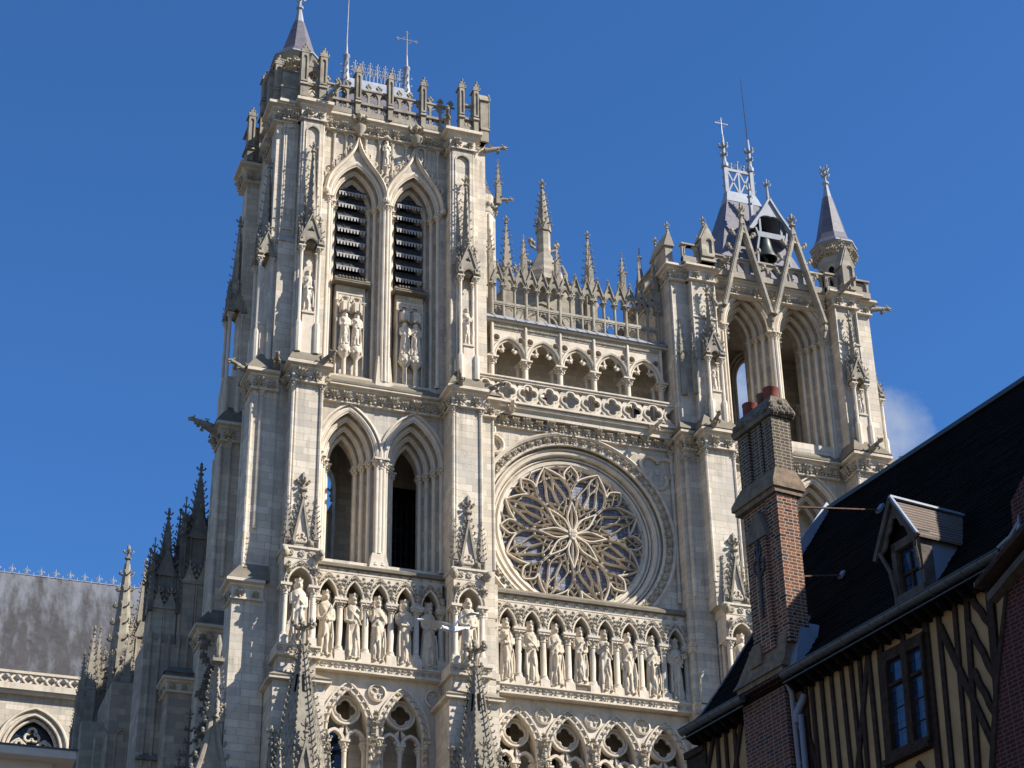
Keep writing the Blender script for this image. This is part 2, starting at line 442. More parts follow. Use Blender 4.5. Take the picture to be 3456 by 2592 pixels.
M['oak'] = plain('dark_brown_timber', (.042,.028,.022), .9, .08, 0, .35, 9., .3)
M['soffit'] = plain('black_eaves_timber', (.012,.010,.009), .9, .05, 0, .4, 6.)
M['gutter'] = plain('dark_zinc_gutter', (.055,.06,.066), .45, .5, .3, .2, 3.)
M['pipe'] = plain('grey_downpipe', (.17,.18,.215), .5, .4, .2, .12, 3.)
M['flash'] = plain('blue_zinc_flashing', (.20,.23,.28), .55, .4, .1, .15, 3.)
M['cheek'] = plain('grey_zinc_cheek', (.20,.23,.28), .5, .4, .2, .1, 2.)
M['barge'] = plain('weathered_bargeboard', (.085,.068,.056), .8, .2, 0, .3, 6., .4)
M['render'] = plain('cream_render', (.55,.50,.44), .9, .15, 0, .06, 2.)
M['feather'] = plain('white_feathers', (.72,.72,.72), .8, .2, 0, .06, 8.)
M['paving'] = plain('pale_square_paving', (.10,.088,.074), .9, .2, 0, .2, 1.)
M['rust'] = plain('rusty_iron', (.11,.06,.04), .8, .2, .2, .3, 9.)

def glass(name, c, lead=(.02,.02,.022), w=.22, h=.13, rough=.12, spec=.5, f=.9):
    N = NT(name); g = N.pos(); uv, sp = N.uvz(g)
    t = N.n('ShaderNodeTexBrick', Scale=1.); t.offset = 0.
    for k, v in (('Mortar Size', .012), ('Brick Width', w), ('Row Height', h)): t.inputs[k].default_value = v
    t.inputs['Color1'].default_value = (0,0,0,1); t.inputs['Color2'].default_value = (1,1,1,1); N.l(uv, t.inputs['Vector'])
    r = N.n('ShaderNodeSeparateColor'); N.l(t.outputs['Color'], r.inputs[0])
    k = N.mix(r.outputs[0], tuple(x*.6 for x in c), tuple(x*1.3 for x in c))
    k = N.mix(N.math('MULTIPLY', t.outputs['Fac'], f), k, lead)
    N.bump(r.outputs[0], .4, .02)
    return N.done(k, rough, spec)
M['roseglass'] = glass('leaded_rose_glass', (.15,.16,.20), (.03,.03,.034), .24, .17, .6, .3)
M['darkglass'] = glass('dark_church_glass', (.02,.026,.034), (.008,.008,.009), .18, .18)
M['pane'] = glass('blue_window_pane', (.02,.04,.085), (.012,.012,.014), .16, .19, .1, .55, .6)

def brickmat(name, cols, mort, bw=.2, rh=.062, ms=.011, ax=1., ay=1.):
    N = NT(name); g = N.pos(); uv, sp = N.uvz(g, ax, ay)
    t = N.n('ShaderNodeTexBrick', Scale=1.)
    for k, v in (('Mortar Size', ms), ('Mortar Smooth', .1), ('Brick Width', bw), ('Row Height', rh)): t.inputs[k].default_value = v
    t.squash = .55; t.squash_frequency = 2
    t.inputs['Color1'].default_value = (0,0,0,1); t.inputs['Color2'].default_value = (1,1,1,1); N.l(uv, t.inputs['Vector'])
    r = N.n('ShaderNodeSeparateColor'); N.l(t.outputs['Color'], r.inputs[0])
    cr = N.n('ShaderNodeValToRGB'); e = cr.color_ramp; e.interpolation = 'CONSTANT'
    while len(e.elements) < len(cols): e.elements.new(.5)
    for i, c in enumerate(cols): e.elements[i].position = i/len(cols); e.elements[i].color = (*c, 1)
    N.l(r.outputs[0], cr.inputs[0])
    c = N.mix(N.ramp(N.noise(g.outputs['Position'], 9., 3), .3, .7), cr.outputs[0], tuple(x*.7 for x in cols[0]))
    c = N.mix(.35, c, cr.outputs[0])
    c = N.mix(t.outputs['Fac'], c, mort)
    N.bump(N.math('SUBTRACT', N.noise(g.outputs['Position'], 20., 2), N.math('MULTIPLY', t.outputs['Fac'], 2.)), .5, .01)
    return N.done(c, .9, .2)
M['brick_dark'] = brickmat('brown_chimney_brick', [(.085,.066,.052), (.065,.052,.042), (.10,.08,.062), (.06,.048,.04)], (.31,.26,.18), .23, .072, .008)
M['brick_mix'] = brickmat('red_and_blue_brick', [(.17,.055,.038), (.025,.024,.034), (.13,.05,.034), (.04,.04,.055), (.20,.085,.05), (.11,.06,.04), (.012,.012,.018), (.16,.06,.04)], (.36,.285,.19), .225, .072, .0085)
M['brick_low'] = brickmat('red_brick_with_blue_headers', [(.12,.042,.032), (.10,.036,.028), (.03,.03,.05), (.14,.06,.04), (.09,.035,.03), (.12,.05,.035)], (.24,.19,.14), .225, .072, .007)
M['brick_red'] = brickmat('dark_red_brick', [(.07,.016,.013), (.055,.014,.012), (.085,.02,.016)], (.10,.075,.07), .2, .07, .008)

# ---------------------------------------------------------------- the cathedral
cath = thing('cathedral', 'pale limestone gothic cathedral with two unequal towers and a rose window', 'cathedral', (0,0,0))
YW, YF = -.6, -2.0                                  # tower wall plane, front of the tower buttresses

def opening(name, parent, cx, z0, zs, ws, ys, w0, h0, label=None, mat='carved', shaft=.10, hood=None, bot=None):
    """moulded jambs and archivolts for a stepped pointed opening; ws outer->inner half widths, ys the step planes"""
    mb = MB(); bot = bot if bot is not None else z0
    for k, (w, y) in enumerate(zip(ws, ys)):
        d = w - w0
        mb.sweep(arch(cx, zs, w0, h0, d), roll(shaft*1.15, 0., y+.05, 8))
        if k < len(ws)-1: mb.sweep(arch(cx, zs, w0, h0, d-.14), roll(.04, 0, y+.02, 5))
        for s in (-1, 1):
            x = cx + s*(w - .01)
            column(mb, x, y+.05, bot, zs, shaft, cap=.42)
    if hood:
        mb.sweep(arch(cx, zs, w0, h0, ws[0]-w0+hood), [(0,ys[0]-.13),(.10,ys[0]-.1),(.13,ys[0]+.06),(-.04,ys[0]+.06)])
    return mb.build(name, M[mat], parent, 40, label)

def leaf_cornice(parent, x0, x1, y, zb, zl, zt, n, out=.3, returns=(0,0), ret_len=1., name='cornice'):
    """cornice with a carved leaf band, optional returns towards +y at either end"""
    mb = MB(); lf = MB()
    P = ([(x0, y+ret_len)] if returns[0] else []) + [(x0, y), (x1, y)] + ([(x1, y+ret_len)] if returns[1] else [])
    cornice_path(mb, P, zb, zt, out)
    for i, (p, q) in enumerate(zip(P, P[1:])):
        L = math.hypot(q[0]-p[0], q[1]-p[1]); dx, dy = (q[0]-p[0])/L, (q[1]-p[1])/L
        k = n if abs(dx) > .5 else max(1, int(L/.55))
        for j in range(k):
            t_ = L*(j+.5)/k; big = 1.05 if j % 2 == 0 else .8
            lf.inst(LEAF, (p[0]+dx*t_+dy*.03, p[1]+dy*t_-dx*.03, zb+.02+(zl-zb)*.12), (zl-zb)*1.0*big*(1+jit(.1)), X=(dx, dy, jit(.15)), Z=(jit(.15), jit(.1), 1))
    c = mb.build(name, M['carved'], parent, 30)
    lf.build('leaf_band', M['frieze'], c, 50) if parent.type == 'EMPTY' and parent.parent is None else lf.build('leaf_band', M['frieze'], parent, 50)
    return c

def slope_cap(mb, x0, x1, y0, y1, z0, z1, ins=.0):
    """sloping weathering: low front edge at (y0,z0), high back at (y1,z1), hipped ends"""
    mb.add([(x0,y0,z0),(x1,y0,z0),(x1,y1,z0),(x0,y1,z0),(x0+ins,y1-.3*0,z1),(x1-ins,y1,z1)],
           [(0,1,5,4),(1,2,5),(3,0,4),(2,3,4,5),(0,3,2,1)])

def gargoyle(parent, p, d, L=1.1, mat='old', droop=.15, label=None):
    m = MB(); d = Vector(d).normalized(); p = Vector(p); up = Vector((0,0,1)); s = d.cross(up)
    Q = lambda a, b, c=0.: p + d*a*L + up*b*L + s*c*L
    m.tube([Q(-.15,-.05), Q(.2,.02), Q(.5,.06), Q(.7,.12), Q(.84,.12)], [.16*L,.15*L,.12*L,.085*L,.10*L], 8)
    m.inst(BLOB, Q(.9,.13), .125*L, X=d, sc=(1.2,.9,.95))
    m.tube([Q(.95,.15), Q(1.12,.12)], [.075*L,.05*L], 6); m.tube([Q(.93,.06), Q(1.08,-.0)], [.055*L,.04*L], 6)
    for k in (-1, 1):
        m.tube([Q(.84,.2,k*.07), Q(.78,.33,k*.1)], [.045*L,.02*L], 5)
        m.tube([Q(.55,.02,k*.1), Q(.62,-.08,k*.13), Q(.5,-.13,k*.13), Q(.66,-.17,k*.12)], [.06*L,.055*L,.045*L,.04*L], 6)
        m.tube([Q(.1,.12,k*.12), Q(.3,.2,k*.2), Q(.05,.22,k*.16)], [.05*L,.045*L,.03*L], 5)
    return m.build('gargoyle', M[mat], parent, 60, label)

def tabernacle(parent, cx, yf, zb, zc, zk, zg, zt, w, dpt=.55, M4=None, mat='carved', front_only=False):
    """niche on a buttress: block base, four shafts, gabled canopy, crocketed needle spire; facing -y, yf = shaft centre"""
    b = MB(M4); o = MB(M4); sp = MB(M4)
    r = .085
    for s in (-1, 1):
        for yy, k in ((yf, 1.), (yf+dpt, .8)):
            b.lathe([(r*1.9,zb),(r*1.9,zc-.12),(r*1.5,zc),(r*k,zc+.08),(r*k,zk-.3)], cx+s*w, yy, 8)
            capital(b, cx+s*w, yy, zk-.34, r*k, .34)
    b.box(cx-w+r, cx+w-r, yf-.02, yf+dpt+.1, zb, zc-.05)
    b.box(cx-w*.62, cx+w*.62, yf+.0, yf+dpt, zc-.05, zc+.5)
    b.box(cx-w*.7, cx+w*.7, yf-.06, yf+dpt, zc+.5, zc+.6)
    # canopy: trefoil-arched gables on front and sides
    hg = zg - zk
    for k, (T, ww) in enumerate(((Matrix.Translation((cx, yf, 0)), w), (Matrix.Translation((cx-w, yf+dpt/2, 0)) @ Matrix.Rotation(-PI/2, 4, 'Z'), dpt/2), (Matrix.Translation((cx+w, yf+dpt/2, 0)) @ Matrix.Rotation(PI/2, 4, 'Z'), dpt/2))):
        m = MB((M4 @ T) if M4 is not None else T)
        out = [(-ww-.09, zk), (-ww+.08, zk)]
        ar = arch(0, zk+.02, ww-.08, (ww-.08)*1.25)
        P = [(-ww-.1, zk), (-ww+.08, zk)] + ar[1:-1] + [(ww-.08, zk), (ww+.1, zk), (ww+.1, zk+.12), (0, zk+hg*(1 if k == 0 else .8)), (-ww-.1, zk+.12)]
        m.holes(ccw(P), [ccw(foil(0, zk+hg*.55, ww*.32, 3, PI/2))] if k == 0 else [], -.08, .08)
        m.sweep([(-ww-.16, zk+.1), (0, zk+hg*(1 if k == 0 else .8)+.1), (ww+.16, zk+.1)], [(-.07,-.14),(.07,-.14),(.07,.1),(-.07,.1)])
        m.sweep(ar, roll(.05, 0, -.1, 5))
        for s in (-1, 1):
            for j in range(4):
                tt = (j+.4)/4; m.inst(CROCK, (s*(ww+.14)*(1-tt), -.03, zk+.14+hg*(1 if k == 0 else .8)*tt), .15, X=(s, 0, .45))
        finial(m, 0, -.03, zk+hg*(1 if k == 0 else .8)+.05, .38)
        merge(o, _unM(m, M4))
    for s in (-1, 1):
        m = MB(); m.lathe([(.1,zk),(.08,zk+.5),(.02,zk+1.1)], cx+s*(w+.02), yf-.06, 5)
        for j in range(3): m.inst(CROCK, (cx+s*(w+.06), yf-.1, zk+.25+.3*j), .13, X=(s, -.7, 0))
        merge(o, _toM(m, M4))
    # needle spire behind the gable
    sp.box(cx-w*.6, cx+w*.6, yf+.05, yf+dpt, zk+.2, zk+.8)
    spire(sp, cx, yf+dpt*.5, zk+.8, zt, w*.72, 4, 9, .17, 0., .55, .16)
    r0_ = b.build('tabernacle', M[mat], parent, 40)
    lf = 'canopy'
    par = r0_ if parent is cath else parent
    o.build('canopy', M['old'], par, 40); sp.build('needle_spire', M['old'], par, 40)
    return r0_
def _toM(m, M4):
    if M4 is not None:
        A = np.array(M4); m.V = [v @ A[:3,:3].T + A[:3,3] for v in m.V]
    return m
def _unM(m, M4): return m

def hoodz(cx, w, zs, za, x):
    t = min(1., abs(x-cx)/w); return za - (za-zs)*(t**.62)

def octturret(parent, cx, cy, z0, zc, zs, zt, r, ztip, zl, label=None, slits=True):
    """octagonal stair turret with leaf cornice and slate spire; zc cornice bottom, zs spire foot, zt where lead tip begins, ztip top"""
    mb = MB(); a0 = PI/8
    mb.lathe([(r,z0),(r,zc),(r*1.06,zc+.02),(r*1.08,zc+.1),(r*1.1,zc+(zs-zc)*.55),(r*1.32,zs-.12),(r*1.36,zs)], cx, cy, 8, a0)
    tr = mb.build('turret', M['oldwall'], parent, None, label)
    sub = parent if parent.parent is not None else tr
    lf = MB()
    for i in range(8):
        a = a0 + (i+.5)*PI/4; n = Vector((Cc(a), S(a), 0)); e = Vector((-S(a), Cc(a), 0))
        for j in (-1, 0, 1):
            p = Vector((cx, cy, zc+.12)) + n*(r*1.06) + e*(j*r*.26); lf.inst(LEAF, p, (zs-zc)*.62, X=e, Z=(n*.5+Vector((0,0,1))))
        if slits:
            m = MB(Matrix.Translation((cx, cy, 0)) @ Matrix.Rotation(a+PI/2, 4, 'Z'))
            q = -r*Cc(PI/8)
            m.holes(aopen(0, z0+.1, zc-1.0, .3, .42), [aopen(0, z0+.25, zc-1.0, .17, .25)], q-.05, q+.06); merge(lf, m)
            m = MB(Matrix.Translation((cx, cy, 0)) @ Matrix.Rotation(a+PI/2, 4, 'Z')); m.prism(aopen(0, z0+.26, zc-1.0, .165, .24), q-.012, q+.04); merge(DARKS, m)
    lf.build('leaf_band', M['frieze'], sub, 45)
    sp = MB(); H = zt - zs
    sp.lathe([(r*1.38,zs),(r*1.14,zs+H*.09),(r*.93,zs+H*.22),(r*.3,zt)], cx, cy, 8, a0, cap=True)
    so_ = sp.build('spire_roof', M['slate'], sub)
    le = MB(); le.lathe([(r*1.40,zs-.05),(r*1.40,zs+.05)], cx, cy, 8, a0)
    le.lathe([(r*.31,zt-.25),(r*.12,zt+.9),(r*.2,zt+.98),(r*.2,zt+1.1),(r*.08,zt+1.2),(r*.07,ztip-.7),(r*.12,ztip-.6),(.015,ztip)], cx, cy, 8, a0)
    for zz in (zt+1.55, zt+1.95):
        for i in range(4): le.inst(CROCK, (cx, cy, zz), r*.3, X=(Cc(i*PI/2), S(i*PI/2), 0))
    le.build('lead_finial', M['lead'], sub, 40)
    return tr
DARKS = MB()

def two_light_wall(mb, cs, x0, x1, z0, z1, z0o, zs, wk, w0s, h0s, ys, zfloor=None):
    """stacked plates: each plate pierced by the openings at that order's width"""
    for k in range(len(ys)-1):
        mb.holes([(x0,z0),(x1,z0),(x1,z1),(x0,z1)], [ccw(aopen(c, z0o, zs, w0, h0, wk[k] - wk[-1])) for c, w0, h0 in zip(cs, w0s, h0s)], ys[k], ys[k+1])

# ============================================================ taller (louvred) tower
tn = node('tower', cath, 'taller tower with louvred belfry and openwork parapet')
def part(mb, name, mat, parent, sm=None, label=None): return mb.build(name, M[mat], parent, sm, label)
NC3 = (-11.45, -8.3); NCB = (-11.42, -8.42)
mb = MB()
# stage 3 (two open arches)
W3 = (1.42, 1.18, .95, .73); Y3 = (YW, YW+.42, YW+.84, YW+1.24, YW+1.95)
two_light_wall(mb, NC3, -14.3, -5.0, 37.3, 46.2, 37.75, 43.05, W3, (.73,.73), (1.6,1.6), Y3)
# belfry stage
WB = (1.36, 1.14, .93, .73)
for k in range(4):
    hl = [ccw(aopen(c, 47.3, 57.4, w0, 1.5, WB[k]-WB[-1])) for c, w0 in zip(NCB, (.73,.68))]
    mb.holes([(-14.9,46.2),(-5.0,46.2),(-5.0,62.6),(-14.9,62.6)], hl, Y3[k], Y3[k+1])
for c, w0 in zip(NCB, (.73,.68)): mb.box(c-w0-.02, c+w0+.02, YW+.55, YW+1.6, 47.0, 52.75)      # blind panel
# sides, back, floors
mb.box(-15.3, -14.3, -1.0, 5.2, 27., 62.6)
mb.box(-15.0, -14.2, -.9, .2, 37.2, 62.6)
mb.box(-5.1, -4.55, -.5, 5.2, 36., 62.6)
mb.holes([(-14.3,27.),(-5.0,27.),(-5.0,62.6),(-14.3,62.6)], [ccw(aopen(-12.1, 38., 43.9, 1.45, 1.95)), ccw(aopen(-7.6, 38., 42.6, .95, 1.4))], 4.6, 5.2)
mb.box(-14.3, -5.0, -.2, 4.7, 46.3, 46.9); mb.box(-14.3, -5.0, -.2, 4.7, 37.0, 37.5); mb.box(-15.3, -4.6, -.9, 5.2, 62.3, 62.6)
mb.box(-15.3, -4.6, 1.7, 2.2, 20., 37.2)
part(mb, 'tower_wall', 'stone', tn)
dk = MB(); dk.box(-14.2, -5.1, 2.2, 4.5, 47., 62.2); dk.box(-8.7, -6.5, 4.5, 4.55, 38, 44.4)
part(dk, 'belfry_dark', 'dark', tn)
# bars of the dark window behind the right hand arch
br = MB()
for i in range(7): br.box(-8.5+i*.28, -8.46+i*.28, 4.42, 4.47, 38, 43.6)
for i in range(9): br.box(-8.6, -6.6, 4.43, 4.46, 38.5+.6*i, 38.53+.6*i)
part(br, 'window_bars', 'iron', tn)

for c in NC3: opening('arched_opening', tn, c, 37.7, 43.1, W3, Y3, .73, 1.6, hood=.16, shaft=.115)
mb = MB(); mb.frus(-10.35,-9.4,-.72,.9,37.5,-10.2,-9.55,-.66,.9,38.3); mb.lathe([(.2,38.3),(.17,38.45),(.17,42.7)], -9.87, -.5, 10); capital(mb, -9.87, -.5, 42.6, .17, .5)
part(mb, 'centre_pier', 'carved', tn, 40)
for c, w0 in zip(NCB, (.73,.68)): opening('belfry_window', tn, c, 47.35, 57.4, tuple(w-.73+w0 for w in WB), Y3, w0, 1.5, bot=47.35)
# hidden springing shafts between the belfry windows
mb = MB()
for x, y in ((-9.95,-.66),(-9.8,-.7),(-9.65,-.66)): mb.lathe([(.1,47.2),(.085,48.2),(.085,57.0)], x, y, 8); capital(mb, x, y, 57.0, .08, .35)
mb.frus(-10.25,-9.4,-.74,.2,46.9,-10.12,-9.52,-.68,.2,48.6)
# ogee hoods
def bez(p0, p1, p2, p3, n=14):
    return [tuple(p0[k]*(1-t)**3 + 3*p1[k]*t*(1-t)**2 + 3*p2[k]*t*t*(1-t) + p3[k]*t**3 for k in (0,1)) for t in [i/n for i in range(n+1)]]
HOODS = []
for c, w in zip(NCB, (1.57,1.5)):
    L = bez((c-w,57.6), (c-w*.97,59.3), (c-w*.13,59.45), (c,61.2)); Rr = [(2*c-x, z) for x, z in reversed(L[:-1])]
    pr = [(-.10,YW-.02),(-.10,YW-.17),(0,YW-.27),(.09,YW-.17),(.11,YW-.02)]
    mb.sweep(L+Rr, pr); HOODS.append((c, L))
    for side in (-1, 1):
        for j in (3,5,7,9,11):
            x, z = L[j]; xx = c+side*(c-x)*-1 if side > 0 else x
            xx = 2*c-x if side > 0 else x
            mb.inst(CROCK, (xx, YW-.16, z+.06), .3, X=(side*.8, 0, .6))
        mb.blob((c+side*w, YW-.2, 57.55), .19)
ho = part(mb, 'ogee_hood', 'carved', tn, 40)
mb = MB()
for c in NCB:
    mb = MB(); mb.lathe([(.1,61.15),(.16,61.3),(.34,61.55),(.36,61.7),(.12,61.75),(.12,62.2)], c, YW-.3, 8)
    for a in range(7):
        b = a*2*PI/7; mb.inst(CROCK, (c+.12*Cc(b), YW-.3+.12*S(b), 62.0), .34, X=(Cc(b), S(b), 0)); mb.blob((c+.18*Cc(b), YW-.3+.18*S(b), 62.25), .16)
    part(mb, 'hood_finial', 'frieze', tn, 50)
# blind panelling above the hoods
mb = MB()
xs = (-13.16,-12.64,-12.02,-11.6,-10.98,-10.26,-9.58,-8.86,-8.3,-7.86,-7.18,-6.62)
def hz(x):
    z = 58.
    for c, L in HOODS:
        for (a, b), (e, f) in zip(L, L[1:]):
            q = c-abs(x-c)
            if a <= q <= e: z = max(z, b+(f-b)*(q-a)/(e-a+1e-9))
    return z-.05
for i, x in enumerate(xs):
    mb.lathe([(.055,hz(x)),(.055,61.05),(.09,61.1),(.09,61.2)], x, YW-.05, 6)
    if i < len(xs)-1:
        a, b = x, xs[i+1]; w_ = (b-a)/2
        A = arch((a+b)/2, 61.12, w_-.04, w_*.85)
        mb.holes(ccw([(a,61.12),(a,61.55),(b,61.55),(b,61.12)][::1] + A[::-1]), [], YW-.1, YW+.05); mb.sweep(A, roll(.04, 0, YW-.1, 5))
part(mb, 'blind_arcade', 'carved', tn, 40)
# louvres
for c, w0, zb_, zt_ in zip(NCB, (.73,.68), (53.0,52.85), (58.7,58.5)):
    n = 8; lv = MB(); fr = MB()
    for i in range(n):
        z = zb_ + .05 + i*.74
        lv.add([(c-w0,.05,z),(c+w0,.05,z),(c+w0,.42,z+.66),(c-w0,.42,z+.66),(c-w0,.05,z-.04),(c+w0,.05,z-.04),(c+w0,.46,z+.62),(c-w0,.46,z+.62)],
               [(0,1,2,3),(7,6,5,4),(4,5,1,0),(5,6,2,1),(6,7,3,2),(7,4,0,3)])
        m_ = 9
        for j in range(m_):                        # dagged lead edge
            a = c - w0 + 2*w0*j/m_; b = a + 2*w0/m_*.66
            fr.prism([(a,z-.02),(a+.02,z-.21),(b-.02,z-.21),(b,z-.02)], .0, .03)
        fr.box(c-w0, c+w0, .0, .035, z-.03, z+.025)
        for j in (1,2,3): lv.bar((c-w0+2*w0*j/4,.04,z+.03),(c-w0+2*w0*j/4,.34,z+.56), .035)
    part(lv, 'louvre', 'louvre', tn); part(fr, 'louvre_fringe', 'fringe', tn)
for c, w0 in zip(NCB, (.73,.68)):
    mb = MB(); mb.frus(c-w0-.15,c+w0+.15,YW+.1,YW+1.,52.72,c-w0-.15,c+w0+.15,YW+.3,YW+1.,52.95); mb.box(c-w0-.15,c+w0+.15,YW+.12,YW+.7,52.62,52.72)
    for i in range(9): mb.blob((c-w0+2*w0*(i+.5)/9, YW+.2, 52.92), .07)
    part(mb, 'window_sill', 'lichen', tn)
# paired statue niches under the louvres
yb = YW+.55
for c, w0 in zip(NCB, (.73,.68)):
    mb = MB()
    mb.sweep([(c-w0+.05,48.6),(c-w0+.05,52.15),(c+w0-.05,52.15),(c+w0-.05,48.6)], [(-.06,yb-.1),(.05,yb-.1),(.05,yb),(-.06,yb)])
    for s in (-1, 1):
        x = c+s*w0*.40
        A = arch(x, 51.7, w0*.38, w0*.42); mb.sweep(A, roll(.05, 0, yb-.06, 5))
        mb.holes(ccw([(x-w0*.42,51.7),(x-w0*.42,52.12),(x+w0*.42,52.12),(x+w0*.42,51.7)] + A[::-1]), [], yb-.07, yb)
        for q in (-1, 1): mb.blob((x+q*w0*.2, yb-.06, 51.8), .07)
        # canopy lantern
        mb.lathe([(.12,51.0),(.24,51.05),(.25,51.5),(.2,51.55),(.08,51.62)], x, yb-.22, 6)
        for k in range(6):
            a = k*PI/3; mb.box(x+.25*Cc(a)-.03, x+.25*Cc(a)+.03, yb-.22+.25*S(a)-.03, yb-.22+.25*S(a)+.03, 50.95, 51.5)
        # corbel and shaft
        mb.lathe([(.10,47.45),(.12,47.6),(.10,48.3),(.13,48.42),(.29,48.62),(.31,48.95),(.26,49.05)], x, yb-.24, 10)
        for k in range(8): mb.blob((x+.27*Cc(k*PI/4), yb-.24+.27*S(k*PI/4), 48.7), .09)
    for s in (-1, 1): column(mb, c+s*(w0-.05), yb-.1, 47.5, 51.7, .05, .2)
    part(mb, 'statue_niche', 'carved', tn, 40)
# weathering slope under the belfry
mb = MB()
mb.add([(-13.1,-1.02,46.72),(-6.7,-1.02,46.72),(-6.7,.3,47.85),(-13.1,.3,47.85)], [(0,1,2,3)])
mb.frus(-12.75,-10.1,-1.0,.5,46.74,-12.0,-10.75,-.35,.5,47.5); mb.frus(-9.75,-7.1,-1.0,.5,46.74,-9.0,-7.8,-.35,.5,47.45)
mb.box(-13.15,-6.65,-1.1,-.3,46.6,46.72)
part(mb, 'weathering', 'lichen', tn)
leaf_cornice(tn, -13.1, -6.75, YW-.15, 45.78, 46.46, 46.68, 11, .32)

# buttresses -------------------------------------------------
def buttress(parent, x0, x1, yf, yb_, zlo, zhi, steps=(), nook=True, mat='stone', niche=False, name='buttress'):
    mb = MB()
    zs = [zlo] + [s[0] for s in steps] + [zhi]; yy = [yf] + [s[1] for s in steps]
    for i in range(len(zs)-1):
        mb.box(x0, x1, yy[i], yb_, zs[i], zs[i+1])
        if i+1 < len(yy): mb.frus(x0-.04, x1+.04, yy[i]-.06, yb_, zs[i+1], x0+.02, x1-.02, yy[i+1], yb_, zs[i+1]+.35)
        if nook:
            for x in (x0, x1): mb.lathe([(.10,zs[i]),(.10,zs[i+1])], x, yy[i], 8)
    return part(mb, name, mat, parent, 40)
def bcornice(parent, x0, x1, y, zb, zl, zt, ret=1.3):
    return leaf_cornice(parent, x0-.05, x1+.05, y, zb, zl, zt, max(2, int((x1-x0)/.55)), .3, (1,1), ret)
# front left buttress (L), mid-left (M): stage 3 shaft, cornice, weathered base, belfry shaft
for (x0, x1, bx0, bx1) in ((-14.53,-13.1,-14.5,-13.42), (-6.84,-5.39,-6.72,-5.55)):
    mb = MB(); mb.box(x0, x1, YF, .4, 37.3, 46.)
    for x in (x0, x1): mb.lathe([(.09,38.5),(.09,45.4)], x+(.05 if x == x0 else -.05), YF, 8); capital(mb, x+(.05 if x == x0 else -.05), YF, 45.35, .09, .4)
    mb.lathe([(.05,38.5),(.05,45.4)], x0+.2, YF, 6)
    part(mb, 'buttress', 'stone', tn, 40)
    bcornice(tn, x0, x1, YF-.15, 45.75, 46.45, 46.72)
    mb = MB(); mb.frus(x0-.3, x1+.3, YF-.4, .3, 46.73, bx0+.1, bx1-.1, YF+.2, .3, 47.75); part(mb, 'weathering', 'lichen', tn)
    mb = MB(); yb2 = -1.45
    mb.box(bx0, bx1, yb2, .3, 46.8, 61.2)
    for x in (bx0, bx1): mb.lathe([(.08,47.),(.08,60.9)], x, yb2+.02, 8)
    mb.holes([(bx0+.05,54.),(bx1-.05,54.),(bx1-.05,61.),(bx0+.05,61.)], [ccw(aopen((bx0+bx1)/2, 54.2, 60.3, (bx1-bx0)/2-.18, .42))], yb2-.1, yb2)
    mb.sweep(aopen((bx0+bx1)/2, 54.2, 60.3, (bx1-bx0)/2-.2, .40), roll(.045, 0, yb2-.1, 5))
    part(mb, 'buttress', 'stone', tn, 40)
    bcornice(tn, bx0-.05, bx1+.05, -1.6, 61.1, 61.75, 62.2)
tabernacle(tn, -13.95, YF-.05, 47.3, 48.95, 53.15, 54.9, 59.6, .44)
tabernacle(tn, -6.03, YF-.05, 47.3, 48.6, 53.05, 54.75, 59.35, .40)
# corner block beside the front left buttress (F2), north faces
mb = MB(); mb.box(-15.34,-14.43,-1.15,.4,47.2,53.9); mb.frus(-15.39,-14.4,-1.22,.3,53.85,-15.28,-14.45,-.98,.3,54.35); mb.box(-15.28,-14.45,-.98,.4,54.3,61.4)
mb.box(-15.2,-14.45,-.66,.4,27.,45.8)
for x in (-15.28,-14.62): mb.lathe([(.07,54.3),(.07,61.)], x, -.98, 7)
mb.holes([(-15.22,54.6),(-14.6,54.6),(-14.6,61.2),(-15.22,61.2)], [ccw(aopen(-14.91,54.8,60.5,.19,.25))], -1.06,-.97)
part(mb, 'buttress', 'stone', tn, 40)
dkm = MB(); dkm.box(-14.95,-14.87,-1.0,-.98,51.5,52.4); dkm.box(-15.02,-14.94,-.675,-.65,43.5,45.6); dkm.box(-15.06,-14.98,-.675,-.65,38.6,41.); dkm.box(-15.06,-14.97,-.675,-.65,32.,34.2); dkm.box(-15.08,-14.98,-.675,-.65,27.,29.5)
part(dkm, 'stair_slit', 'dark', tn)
bcornice(tn, -15.35, -14.65, -1.2, 61.1, 61.75, 62.15, 4.)
